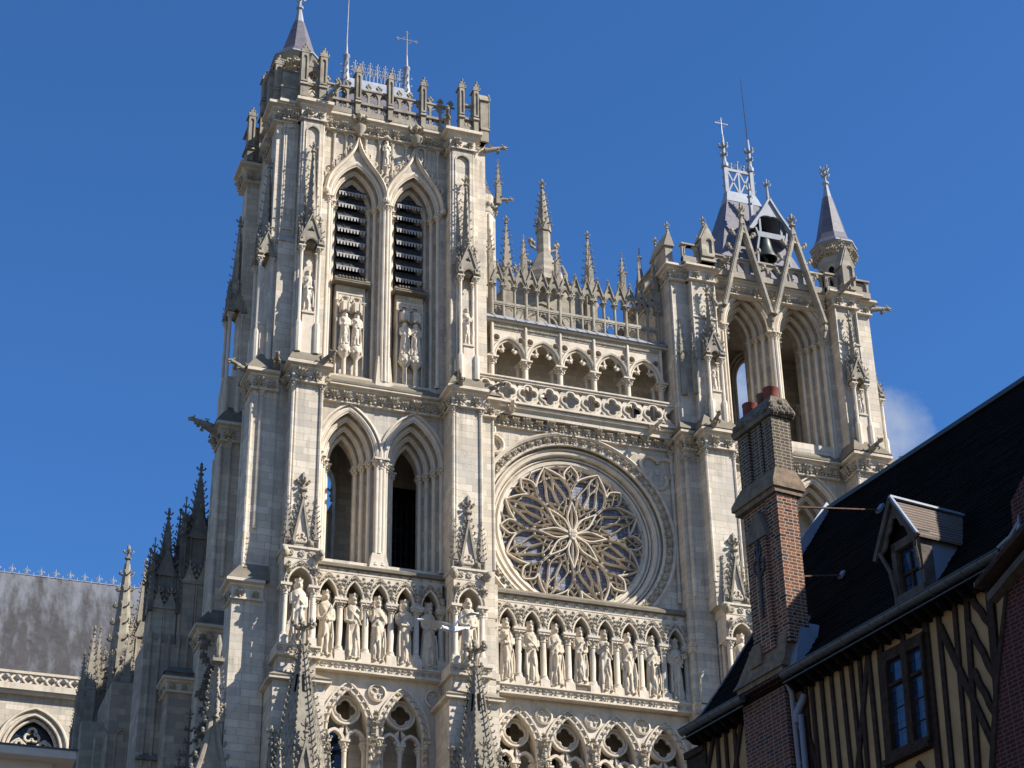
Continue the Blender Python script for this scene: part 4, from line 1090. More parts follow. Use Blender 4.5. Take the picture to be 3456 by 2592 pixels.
spire(mb, gx, gy, 62.6, 66.0, .40, 8, 6, .17, PI/8, .55, .3); part(mb, 'spirelet', 'old', ng, 40)
for x, zt, lab in ((3.72,62.95,0),(-1.12,62.95,0)):
    mb = MB(); pinnacle(mb, x, gy-.1, 56., 58.9, zt, .3, 7, .19); part(mb, 'pinnacle', 'old', ng, 40)
mb = MB(); mb.frus(-4.,6.4,6.9,30.,50.,1.0,1.3,6.9,30.,59.2); part(mb, 'nave_roof', 'slate_old', ng)
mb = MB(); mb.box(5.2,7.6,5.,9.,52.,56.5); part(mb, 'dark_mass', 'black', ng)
mb = MB(); mb.lathe([(.55,58.2),(.36,59.6),(.1,61.2)], 6.9, gy, 6); part(mb, 'spire_roof', 'slate', ng)
mb = MB(); mb.lathe([(.11,61.1),(.07,61.8),(.12,61.85),(.05,62.0),(.05,62.5)], 6.9, gy, 6); 
for a in range(4): mb.inst(CROCK, (6.9,gy,61.75), .15, X=(Cc(a*PI/2),S(a*PI/2),0))
part(mb, 'lead_finial', 'lead', ng, 40)
mb = MB()
for x, zt in ((6.35,59.6),): pinnacle(mb, x, gy-1, 56., 57.8, zt+1.6, .16, 4, .12)
part(mb, 'pinnacle', 'old', ng, 40)

# ============================================================ shorter tower
ts = node('tower', cath, 'shorter tower with open belfry arches, hipped slate roof and bell dormer')
SC = (9.82, 12.88)
mb = MB()
for k in range(4):
    hl = [ccw(aopen(c, 47.6, 53.95, .71, 1.5, WB[k]-WB[-1])) for c in SC]
    mb.holes([(6.2,46.2),(16.4,46.2),(16.4,56.7),(6.2,56.7)], hl, Y3[k], Y3[k+1])
two_light_wall(mb, (9.6,12.75), 6.2, 16.4, 37.3, 46.2, 37.75, 43.05, W3, (.73,.73), (1.6,1.6), Y3)
mb.box(5.3, 6.2, -.9, 6.2, 27., 56.7); mb.holes([(6.2,27.),(16.4,27.),(16.4,56.7),(6.2,56.7)], [ccw(aopen(13.2, 46.9, 54.5, 1.12, 1.72))], 5.6, 6.2)
sw = MB(Matrix.Translation((16.3,0,0)) @ Matrix.Rotation(PI/2,4,'Z')); sw.holes([(-.5,27.),(6.2,27.),(6.2,56.7),(-.5,56.7)], [ccw(aopen(2.9, 47.2, 53.2, 1.15, 1.7))], -.6, 0.); merge(mb, sw); mb.box(6.2,16.4,1.2,6.,56.4,56.75); mb.box(6.2,16.4,-.2,6.,46.2,46.9)
mb.box(6.2,16.4,1.2,1.9,37.,46.5); mb.box(6.2,16.4,-.3,1.9,20.,37.2)
part(mb, 'tower_wall', 'stone', ts)
for c in SC: opening('belfry_window', ts, c, 47.35, 53.95, tuple(w-.02 for w in WB), Y3, .71, 1.5, bot=46.9, hood=.15)
for c in (9.6,12.75): opening('arched_opening', ts, c, 37.7, 43.1, W3, Y3, .73, 1.6, hood=.16)
mb = MB()
for x, y in ((11.2,-.66),(11.35,-.72),(11.5,-.66)): mb.lathe([(.11,46.9),(.095,48.),(.095,53.6)], x, y, 8); capital(mb, x, y, 53.5, .09, .4)
mb.frus(10.95,11.75,-.76,.2,46.6,11.05,11.65,-.7,.2,48.2)
for x in (8.5,8.35,14.2,14.35): mb.lathe([(.07,47.),(.07,53.5)], x, -.6, 7)
part(mb, 'centre_pier', 'carved', ts, 40)
# interior far arch moulding and pilaster seen through the openings
mb = MB()
for d in (0,.2,.42): mb.sweep(aopen(13.2, 46.9, 54.5, 1.12, 1.72, d), roll(.09,0,5.55-d*.15,6))
for x in (15.6,15.9): mb.lathe([(.16,46.9),(.16,53.)], x, 5.3, 8)
capital(mb, 15.75, 5.2, 52.7, .2, .5)

part(mb, 'rear_arch', 'carved', ts, 40)
mb = MB()
for a, b in (((9.,1.5,46.9),(9.6,4.,49.)),((9.5,2.,49.),(11.6,2.2,49.2)),((9.2,2.,47.4),(9.7,2.,49.1)),((9.2,2.3,48.2),(11.,2.6,47.4)),((10.9,2.,49.1),(9.5,1.6,47.6)),((12.2,1.2,47.2),(13.6,1.2,47.7)),((13.2,1.5,47.2),(14.2,1.5,47.7))):
    mb.bar(a, b, .28, .34)
part(mb, 'bell_frame', 'steel', ts)
mb = MB()
mb.add([(7.8,-1.02,46.6),(14.25,-1.02,46.6),(14.25,.3,47.75),(7.8,.3,47.75)], [(0,1,2,3)]); mb.frus(8.2,11.,-1.,.5,46.62,8.9,10.6,-.2,.5,47.5); mb.frus(11.6,14.2,-1.,.5,46.62,12.2,13.7,-.2,.5,47.5); mb.box(7.8,14.3,-1.1,-.3,46.5,46.62); mb.box(11.9,13.9,-.3,.1,47.4,47.62)
part(mb, 'weathering', 'lichen', ts)
leaf_cornice(ts, 7.8, 14.25, YW-.15, 45.7, 46.35, 46.6, 12, .32)
# buttresses
for (x0, x1, bx0, bx1) in ((6.2,7.7,6.35,7.65),(14.6,16.1,14.7,15.95)):
    mb = MB(); mb.box(x0, x1, YF, .4, 37.3, 46.)
    for x in (x0, x1): mb.lathe([(.09,38.5),(.09,45.2)], x, YF+.02, 8); capital(mb, x, YF+.02, 45.2, .09, .4)
    part(mb, 'buttress', 'stone', ts, 40)
    bcornice(ts, x0, x1, YF-.15, 45.65, 46.35, 46.6)
    mb = MB(); mb.frus(x0-.35, x1+.35, YF-.45, .3, 46.62, bx0+.05, bx1-.05, YF+.25, .3, 47.7); part(mb, 'weathering', 'lichen', ts)
    mb = MB(); mb.box(bx0, bx1, -1.4, .3, 46.8, 53.6); mb.frus(bx0-.05,bx1+.05,-1.48,.3,53.5,bx0,bx1,-1.3,.3,53.8); mb.box(bx0, bx1, -1.3, .3, 53.7, 55.9)
    for x in (bx0, bx1): mb.lathe([(.07,47.),(.07,55.6)], x, -1.38, 7)
    part(mb, 'buttress', 'stone', ts, 40)
    bcornice(ts, bx0-.02, bx1+.02, -1.45, 55.85, 56.35, 56.65)
mb = MB(); mb.box(5.5, 6.5, -1.1, .3, 31.5, 46.)
for x in (5.56, 6.2): mb.lathe([(.1,38.),(.1,45.)], x, -1.1, 8); capital(mb, x, -1.1, 45.0, .1, .45)
mb.box(5.4,6.4,-.95,.3,46.8,55.9); mb.lathe([(.07,47.),(.07,55.6)], 5.42, -.94, 7)
part(mb, 'buttress', 'stone', ts, 40)
bcornice(ts, 5.5, 6.3, -1.25, 45.85, 46.5, 46.8); bcornice(ts, 5.35, 6.4, -1.1, 55.85, 56.4, 56.7, 5.)
mb = MB(); mb.frus(5.1,6.5,-1.6,.2,46.8,5.5,6.4,-.8,.2,47.7); part(mb, 'weathering', 'lichen', ts)
# far right corner, south side
mb = MB(); mb.box(16.0,17.3,-1.0,.5,20.,46.); mb.box(15.9,17.0,-.95,.5,46.6,55.9); part(mb, 'buttress', 'stone', ts, 40)
bcornice(ts, 16.1, 17.2, -1.15, 45.7, 46.35, 46.6); bcornice(ts, 15.9, 17.0, -1.1, 55.85, 56.35, 56.65)
mb = MB(); mb.frus(15.9,17.7,-1.5,.5,46.62,16.,16.9,-.9,.5,47.5); part(mb, 'weathering', 'lichen', ts)
tabernacle(ts, 7.12, YF+.1, 47.2, 48.45, 50.95, 52.3, 55.5, .36)
tabernacle(ts, 15.35, YF+.1, 47.2, 48.5, 50.85, 52.2, 55.5, .35)
tabernacle(ts, 0, -.05, 47.2, 48.5, 50.85, 52.2, 54.8, .38, .55, Matrix.Translation((17.2,-.35,0)) @ Matrix.Rotation(PI/2,4,'Z'))
mb = MB(); pinnacle(mb, 5.75, -1.0, 49., 51.2, 53.6, .14, 5, .14); pinnacle(mb, 6.25, -1.35, 49., 50.8, 53., .12, 4, .13); part(mb, 'pinnacle', 'old', ts, 40)
leaf_cornice(ts, 7.7, 14.4, YW-.3, 55.75, 56.3, 56.65, 16, .22)
def parapet2(parent, x0, x1, y, z0, z1, n, T=None, blind=False):
    mb = MB(T); w_ = (x1-x0)/n; H = []
    for i in range(n):
        c = x0+w_*(i+.5); H.append(ccw(aopen(c, z0+.35, z0+.72, w_*.34, w_*.36, n=5)))
    mb.holes([(x0,z0),(x1,z0),(x1,z1),(x0,z1)], H, y-.09, y+.09)
    for i in range(n):
        c = x0+w_*(i+.5); mb.sweep(aopen(c, z0+.35, z0+.72, w_*.36, w_*.38, n=5), roll(.03,0,y-.1,5))
    if blind: mb.box(x0, x1, y+.0, y+.08, z0, z1)
    mb.box(x0-.05, x1+.05, y-.18, y+.18, z1, z1+.1); mb.box(x0, x1, y-.2, y+.16, z0-.1, z0+.26)
    return part(mb, 'balustrade', 'oldwall', parent, 40)
parapet2(ts, 7.9, 14.3, -1.05, 56.65, 57.75, 10)
parapet2(ts, 5.95, 6.85, -1.35, 56.85, 57.85, 1); parapet2(ts, 15.9, 16.9, -1.35, 56.65, 57.6, 1, None, True); parapet2(ts, 14.35, 15.0, -1.3, 56.65, 57.7, 1)
parapet2(ts, 0., 3.5, 0, 56.8, 57.85, 4, Matrix.Translation((5.5,3.2,0)) @ Matrix.Rotation(-PI/2,4,'Z')); parapet2(ts, 6., 16.5, 6., 56.7, 57.7, 14)
def merlon(p, y, z0, zs, za, w, parent=ts):
    mb = MB(); mb.box(p-w, p+w, y-.3, y+.3, z0, zs); mb.prism([(p-w-.1,zs-.05),(p+w+.1,zs-.05),(p,za)], y-.36, y+.36)
    mb.holes([(p-w,z0+.3),(p+w,z0+.3),(p+w,zs-.02),(p,za-.25),(p-w,zs-.02)], [ccw(aopen(p+w*.2, z0+.5, zs-.15, w*.45, w*.5))], y-.4, y-.3)
    mb.frus(p-w-.1,p+w+.1,y-.4,y+.3,z0,p-w,p+w,y-.3,y+.3,z0+.25); finial(mb, p, y, za-.05, .42)
    for s in (-1, 1): mb.inst(CROCK, (p+s*(w+.06), y-.2, zs+.05), .14, X=(s,0,.3))
    return part(mb, 'gabled_merlon', 'oldwall', parent, 40)
merlon(7.32, -1.35, 56.9, 58.3, 59.35, .36); merlon(15.6, -1.35, 56.5, 58.3, 59.7, .36)
mb = MB(); mb.box(5.2,5.6,-1.0,.9,56.7,58.0); mb.prism([(5.1,57.9),(5.7,57.9),(5.4,58.9)], -1.1, .9); finial(mb, 5.4, -.95, 58.85, .4); finial(mb, 5.4, .6, 58.85, .4); part(mb, 'gabled_merlon', 'oldwall', ts, 40)
# free-standing crossed gables in front of the parapet
yg = -1.42
mb = MB()
fx = (8.03,10.94,14.01)
for a, b, ap in ((fx[0]+.12, fx[1]-.12, 59.85), (fx[1]+.12, fx[2]-.05, 59.8)):
    c = (a+b)/2 + .12; mb = MB()
    for e in (a, b):
        mb.bar((e,yg,54.5),(c,yg,ap), .21, .36, (0,1,0)); mb.bar((e,yg-.16,54.5),(c,yg-.16,ap), .10, .10, (0,1,0))
        s = 1 if e > c else -1
        for j in range(3):
            t_ = (.5,.68,.86)[j]; x = e+(c-e)*t_; z = 54.5+(ap-54.5)*t_
            mb.tube([(x,yg,z),(x+s*.32,yg,z+.06),(x+s*.42,yg,z+.2)],[.09,.07,.06],5); mb.blob((x+s*.46,yg,z+.26),.14); mb.blob((x+s*.36,yg,z+.12),.11)
    mb.frus(c-.2,c+.2,yg-.2,yg+.2,ap-.6,c-.1,c+.1,yg-.1,yg+.1,ap+.35); finial(mb, c, yg, ap+.3, .72)
    part(mb, 'crossed_gable', 'oldwall', ts, 40)
mb = MB()
for x in fx:
    mb.blob((x,yg+.15,54.35),.22); mb.lathe([(.06,53.8),(.2,54.1),(.22,54.4)], x, yg+.3, 8)
mb.tube([(8.0,yg,54.6),(7.75,yg,54.5),(7.6,yg,54.75),(7.55,yg,55.)],[.14,.12,.1,.08],6); mb.blob((7.55,yg,55.05),.16)
part(mb, 'gable_corbel', 'oldwall', ts, 40)
for p, d in (((17.2,-1.,56.3),(1,-.1,.0)), ((7.85,-1.3,56.7),(.3,-1,.05)), ((15.0,-1.6,56.6),(.45,-1,.25)), ((6.5,-2.4,46.7),(-.1,-1,.05)), ((15.2,-2.4,46.7),(.1,-1,.0)), ((17.1,-1.8,46.6),(1,-.45,.2))): gargoyle(ts, p, d, 1.05)
octturret(ts, 17.1, 2.0, 55.0, 61.1, 61.9, 65.5, .96, 67.7, 0)
# hipped slate roof with lead frame on top
mb = MB(); yr2 = 3.
mb.frus(8.9,15.0,.3,5.7,57.0,10.95,12.85,yr2-.45,yr2+.45,64.5); part(mb, 'tower_roof', 'slate', ts)
mb = MB(Matrix.Translation((.12,0,-.45))); mb.frus(10.8,13.0,yr2-.5,yr2+.5,64.85,11.0,12.8,yr2-.22,yr2+.22,65.7)
for x in (11.1,12.72):
    mb.box(x-.11,x+.11,yr2-.11,yr2+.11,65.4,67.6); mb.lathe([(.2,67.5),(.22,67.7),(.12,67.9),(.11,68.3),(.18,68.4),(.1,68.5),(.09,69.4),(.06,69.8)], x, yr2, 8)
    for z in (68.3,68.9):
        for a in range(6): mb.inst(CROCK, (x,yr2,z), .28 if z > 68.5 else .22, X=(Cc(a*PI/3),S(a*PI/3),0))
    for z in (65.5,66.1,66.7,67.3): mb.inst(CROCK, (x+(.11 if x > 12 else -.11),yr2,z), .14, X=(1 if x > 12 else -1,0,.2))
for z in (65.75,67.35): mb.box(11.1,12.72,yr2-.06,yr2+.06,z-.09,z+.09)
mb.box(11.86,11.96,yr2-.05,yr2+.05,65.7,67.4)
for a, b in ((11.2,11.88),(11.95,12.62)):
    mb.bar((a,yr2,65.8),(b,yr2,67.3),.09); mb.bar((b,yr2,65.8),(a,yr2,67.3),.09)
for x, s_ in ((11.5,.28),(11.91,.5),(12.3,.28)):
    mb.bar((x,yr2,67.4),(x,yr2,67.45+s_),.05)
    for q in (-1,1): mb.tube([(x,yr2,67.5),(x+q*.16,yr2,67.6),(x+q*.18,yr2,67.8),(x+q*.1,yr2,67.85)],.028,4)
    mb.blob((x,yr2,67.5+s_),.08)
part(mb, 'lead_lantern_frame', 'lead', ts, 40)
iron_cross(ts, 11.22, yr2, 69.2, 70.15, .42, 'greysteel')
mb = MB(); mb.tube([(12.84,yr2,69.2),(12.76,yr2,73.8)],[.035,.018],5); part(mb, 'lightning_rod', 'iron', ts)
# bell dormer
DT = Matrix.Translation((-.1,0,-.3)); mb = MB(DT); xd, yd = 12.42, .35
A = arch(xd, 61.75, .85, .62, n=8)
mb.holes(ccw([(xd-1.3,61.35),(xd-1.1,61.4),(xd-.85,61.75)] + A[1:-1] + [(xd+.85,61.75),(xd+1.1,61.4),(xd+1.3,61.35),(xd+.55,62.5),(xd,63.45),(xd-.55,62.5)]), [], yd-.1, yd+.05)
for s in (-1, 1):
    mb.sweep([(xd-1.36,61.3),(xd-.55,62.55),(xd,63.55)] if s < 0 else [(xd,63.55),(xd+.55,62.55),(xd+1.36,61.3)], [(-.05,yd-.2),(.06,yd-.2),(.06,yd+2.),(-.05,yd+2.)])
mb.lathe([(.13,63.3),(.06,64.5),(.12,64.6),(.05,64.7),(.02,65.0)], xd, yd, 6)
for a in range(4): mb.inst(CROCK, (xd,yd,64.5), .24, X=(Cc(a*PI/2),S(a*PI/2),0))
mb.lathe([(.16,62.9),(.12,64.9),(.05,65.5)], xd-.35, yd+1.4, 6)
for z in (64.,64.5,65.):
    for a in range(4): mb.inst(CROCK, (xd-.35,yd+1.4,z), .17, X=(Cc(a*PI/2),S(a*PI/2),0))
for j in range(5): mb.inst(CROCK, (xd-1.2+.24*j,yd+.4,61.6+.36*j), .2, X=(-.7,0,.7))
part(mb, 'dormer_gable', 'lead', ts, 40)
mb = MB(DT)
for s in (-1, 1):
    mb.tube([(xd+s*1.0,yd,58.5),(xd+s*.95,yd,60.2),(xd+s*.8,yd,60.9),(xd+s*.95,yd,61.5)],[.12,.11,.1,.1],6); mb.bar((xd+s*.95,yd+1.5,58.),(xd+s*.95,yd+1.5,62.),.2)
    mb.bar((xd+s*.95,yd,60.2),(xd+s*.3,yd+.2,59.6),.1)
mb.box(xd-.95,xd+.95,yd-.05,yd+.15,60.95,61.3); mb.box(xd-.9,xd+.9,yd+1.4,yd+1.6,58.,62.6); mb.box(xd-.7,xd-.58,yd,yd+.1,61.2,62.3); mb.box(xd+.58,xd+.7,yd,yd+.1,61.2,62.3)
part(mb, 'bell_cage', 'steel', ts, 40)
mb = MB(); mb.lathe([(.05,60.75),(.2,60.7),(.27,60.55),(.31,60.2),(.38,59.85),(.5,59.6),(.52,59.5),(.44,59.5)], xd-.1, yd+.3, 20, cap=False); mb.lathe([(.04,60.4),(.04,59.6),(.1,59.5),(.1,59.35),(.02,59.25)], xd-.1, yd+.3, 8); mb.bar((xd-.3,yd+.3,60.85),(xd+.1,yd+.3,60.85),.14)
_bs = np.array((1.22,1.22,1.22)); _bc = np.array((xd-.1,yd+.3,60.1)); mb.V = [(v-_bc)*_bs+_bc+np.array((-.32,0,.05)) for v in mb.V]
bell = tag(mb.build('bell', M['bronze'], None, 40), 'dark bronze bell hanging in the lead dormer of the shorter tower', 'bell')

# ============================================================ statue galleries, lower arcade, portal pinnacles
def wallbits(parent, x0, x1, yb_, mat='stone', z0=32., z1=37.4):
    mb = MB(); mb.box(x0, x1, yb_, yb_+.7, z0, z1); return part(mb, 'niche_wall', mat, parent)

def canopy_piece(mb, fo, c, w, y, za, ap, zt, th=.45, lobe=True):
    """spandrel plate with a trefoil-pointed arch, covered with scroll foliage"""
    A = arch(c, za, w-.2, (ap-za), n=8)
    mb.holes(ccw([(c-w, za)] + A + [(c+w, za), (c+w, zt), (c-w, zt)]), [], y, y+th)
    mb.sweep(A, [(-.02,y-.02),(-.01,y-.09),(.06,y-.1),(.08,y)])
    for s in (-1, 1): mb.box(c+s*(w-.2)-.05, c+s*(w-.2)+.05, y, y+th, za, za+.12)
    B = arch(c, za, w-.02, (ap-za)+.36, n=9)
    mb.sweep(B, roll(.035, 0, y-.05, 5))
    for j in range(9):
        k = j/8; i = int(1+k*(len(A)-3)); x = (A[i][0]+B[i][0])/2; z = (A[i][1]+B[i][1])/2+.02
        fo.inst(CURL, (x, y-.06, z), .15*(1+jit(.15)), X=(1,0,jit(.2)), sc=((1 if x < c else -1),1,1))
    for s in (-1, 1):
        for j in range(3):
            fo.inst(LEAF, (c+s*(w-.08-.05*j), y-.07, ap-.28+.19*j), .2, X=(1,0,s*.3), Z=(-s*.4,0,1))
    fo.inst(LEAF, (c, y-.08, ap+.04), .2)

def gallery(parent, xs, y, zled, zpl, zcb, zcap, zab, ap, zfr, zsl, ztop, yback, name, half=(False, False)):
    mb = MB(); fo = MB(); cols = []; le = MB(); lf = MB()
    for i, x in enumerate(xs):
        cl = MB(); cols.append(cl)
        cl.frus(x-.24,x+.24,y-.24,y+.24,zled,x-.22,x+.22,y-.22,y+.22,zpl)
        cl.lathe([(.23,zpl),(.23,zpl+.06),(.19,zpl+.12),(.2,zpl+.18),(.145,zpl+.26),(.14,zcap)], x, y, 12)
        capital(cl, x, y, zcap-.02, .14, zab-zcap+.02)
        cl.box(x-.3, x+.3, y-.3, y+.5, zab-.12, zab); cl.box(x-.26, x+.26, y-.26, y+.5, zab-.22, zab-.12)
        cl.lathe([(.1,zled),(.1,zab)], x, yback-.15, 7)
        mb.prism([(x-.2,zab),(x+.2,zab),(x+.06,zab+.3),(x-.06,zab+.3)], y-.26, y-.1); fo.blob((x,y-.26,zab+.3), .13); fo.blob((x,y-.28,zab+.45), .1)
    for a, b in zip(xs, xs[1:]): canopy_piece(mb, fo, (a+b)/2, (b-a)/2, y-.2, zab, ap, zfr)
    x0, x1 = xs[0]-.25, xs[-1]+.25
    mb.box(x0, x1, y-.14, yback, zfr, zsl)
    n = int((x1-x0)/.48)
    frieze(fo, x0+.05, x1-.05, y-.16, zfr+.02, zsl-.02, n, ROSE4, ds=1.)
    mb.box(x0, x1, y-.22, yback, zfr-.05, zfr+.02)
    o = part(mb, name, 'carved', parent, 40)
    sub = parent if parent.parent is not None else o
    part(fo, 'scroll_foliage', 'frieze', sub, 50)
    for cl in cols: part(cl, 'gallery_column', 'carved', sub, 40)
    le.frus(x0, x1, y-.34, yback+.3, zsl, x0, x1, y-.34, yback+.3, zsl+.14); le.frus(x0, x1, y-.34, yback+.3, zsl+.14, x0, x1, y-.1, yback+.3, ztop)
    part(le, 'gallery_slab', 'lichen', sub)
    cornice(lf2 := MB(), x0, x1, y-.28, zled-.42, zled, .12); lf2.box(x0, x1, y-.36, yback, zled-.1, zled+.01)
    part(lf2, 'gallery_ledge', 'carved', sub, 30)
    n = int((x1-x0)/.3); frieze(lf, x0+.05, x1-.05, y-.33, zled-.38, zled-.1, n, CURL, ds=1.); part(lf, 'scroll_band', 'frieze', sub, 50)

kg = node('statue_gallery', cath, 'gallery of crowned statues below the rose window')
gallery(kg, [-4.32,-3.13,-1.93,-.71,.50,1.69,2.90,4.07,5.25], -.3, 32.82, 33.22, 33.3, 35.08, 35.62, 36.45, 36.86, 37.18, 37.52, .9, 'canopy_row')
wallbits(kg, -5.4, 5.6, .9)
kn = node('statue_gallery', cath, 'shorter gallery of five crowned statues on the taller tower')
gallery(kn, [-12.86,-11.66,-10.48,-9.31,-8.14,-6.97], -.75, 32.82, 33.32, 33.4, 35.38, 35.77, 36.6, 37.02, 37.22, 37.5, .3, 'canopy_row')
wallbits(kn, -14.4, -5., .3)

def pier_niche(parent, c, w, y=YF-.06):
    """niche with a standing figure, trefoil canopy, gable with crockets and two side pinnacles"""
    mb = MB(); fo = MB(); gb = MB()
    for s in (-1, 1):
        x = c+s*w
        mb.frus(x-.2,x+.2,y-.2,y+.2,32.75,x-.18,x+.18,y-.18,y+.18,33.2)
        mb.lathe([(.19,33.2),(.16,33.32),(.125,33.42),(.12,35.15)], x, y, 10); capital(mb, x, y, 35.13, .12, .45); mb.box(x-.25,x+.25,y-.25,y+.5,35.5,35.62)
        mb.lathe([(.09,32.8),(.09,35.5)], x, y+.6, 7)
    canopy_piece(mb, fo, c, w+.12, y-.14, 35.62, 36.4, 36.85, .9)
    for s in (-1,1):                                # side faces
        m = MB(Matrix.Translation((c+s*(w+.12), y+.35, 0)) @ Matrix.Rotation(s*PI/2,4,'Z')); m.holes(ccw([(-.45,35.62)]+arch(0,35.62,.35,.6,n=5)+[(.45,35.62),(.45,36.85),(-.45,36.85)]),[],-.02,.2); merge(mb, m)
    mb.box(c-w-.16, c+w+.16, y-.16, y+1., 36.83, 37.3); frieze(fo, c-w-.05, c+w+.05, y-.18, 36.87, 37.25, 3, ROSE4, ds=1.)
    mb.box(c-w-.24, c+w+.24, y-.24, y+1., 37.28, 37.38)
    for s in (-1, 1):
        fo.blob((c+s*(w+.15), y-.3, 37.0), .22); fo.blob((c+s*(w+.2), y-.42, 37.08), .17); fo.blob((c+s*(w+.22),y-.5,37.02),.1)
        fo.inst(LEAF, (c+s*(w+.02), y-.16, 36.15), .5)
    # gable with side pinnacles
    gb.box(c-w-.1, c+w+.1, y-.08, y+.3, 37.38, 37.62)
    gh = 2.3
    pnl = MB()
    gb.holes([(c-w*.72,37.6),(c+w*.72,37.6),(c,37.6+gh)], [ccw([(c-w*.5,37.68),(c+w*.5,37.68),(c,37.6+gh*.82)])], y-.12, y+.05)
    pnl.prism([(c-w*.68,37.6),(c+w*.68,37.6),(c,37.56+gh)], y+.0, y+.3)
    pnl.sweep(ccw(foil(c, 37.86, .27, 3, PI/2, 6)), [(-.02,y),(-.02,y-.09),(.05,y-.09),(.05,y)], True)
    for s in (-1, 1):
        for j in range(7):
            t_ = (j+.5)/7; gb.inst(CROCK, (c+s*w*.76*(1-t_), y-.04, 37.62+gh*t_), .21, X=(s,0,.35))
        x = c+s*(w+.02); gb.box(x-.13,x+.13,y-.12,y+.25,37.38,37.85); spire(gb, x, y, 37.85, 39.95, .15, 4, 7, .13, PI/4, .2); gb.prism([(x-.13,37.8),(x+.13,37.8),(x,38.15)], y-.16, y-.05); gb.blob((c+s*w*.62,y-.15,37.62),.14)
        for q in (-.06,0,.06): DARKS.box(x+q-.012,x+q+.012,y-.135,y-.1,37.45,37.72)
    finial(gb, c, y, 37.55+gh, .8)
    o = part(mb, 'pier_niche', 'carved', parent, 40)
    part(fo, 'scroll_foliage', 'frieze', parent, 50); part(gb, 'niche_gable', 'old', parent, 40); part(pnl, 'gable_panel', 'carved', parent, 40)
    # ledge and buttress below
    mb = MB(); mb.box(c-w-.1, c+w+.1, -1.25, .4, 31.5, 37.4); part(mb, 'niche_wall', 'stone', parent)
    mb = MB(); cornice(mb, c-w-.35, c+w+.35, y-.3, 32.3, 32.76, .12, 2.); part(mb, 'gallery_ledge', 'carved', parent, 30)
    m = MB(); frieze(m, c-w-.3, c+w+.3, y-.36, 32.36, 32.66, 6, CURL, ds=1.); part(m, 'scroll_band', 'frieze', parent, 50)
    mb = MB(); mb.box(c-w-.2, c+w+.2, y-.15, .4, 20., 32.32); mb.frus(c-w-.75, c+w+.75, y-1.0, .4, 31.1, c-w-.2, c+w+.2, y-.1, .4, 31.6); mb.box(c-w-.72, c+w+.72, y-.95, .4, 30.95, 31.12); mb.box(c-w-.5, c+w+.5, y-.7, .4, 20., 30.95)
    part(mb, 'buttress_foot', 'stone', parent, 30)
for par_, c in ((tn,-13.83),(tn,-6.1),(ts,7.28)): pier_niche(par_, c, .62)
mb = MB(); mb.box(-5.5,-4.3,-.9,.4,20.,37.4); mb.box(5.24,6.48,-.935,.4,20.,37.4); cornice(mb,-5.5,-4.4,-1.0,35.3,35.7,.12); cornice(mb,5.2,6.6,-1.0,35.3,35.7,.12); cornice(mb,-5.5,-4.3,-1.,32.3,32.75,.1); cornice(mb,5.2,6.6,-1.,32.3,32.75,.1); part(mb, 'side_shaft', 'stone', rb, 30)

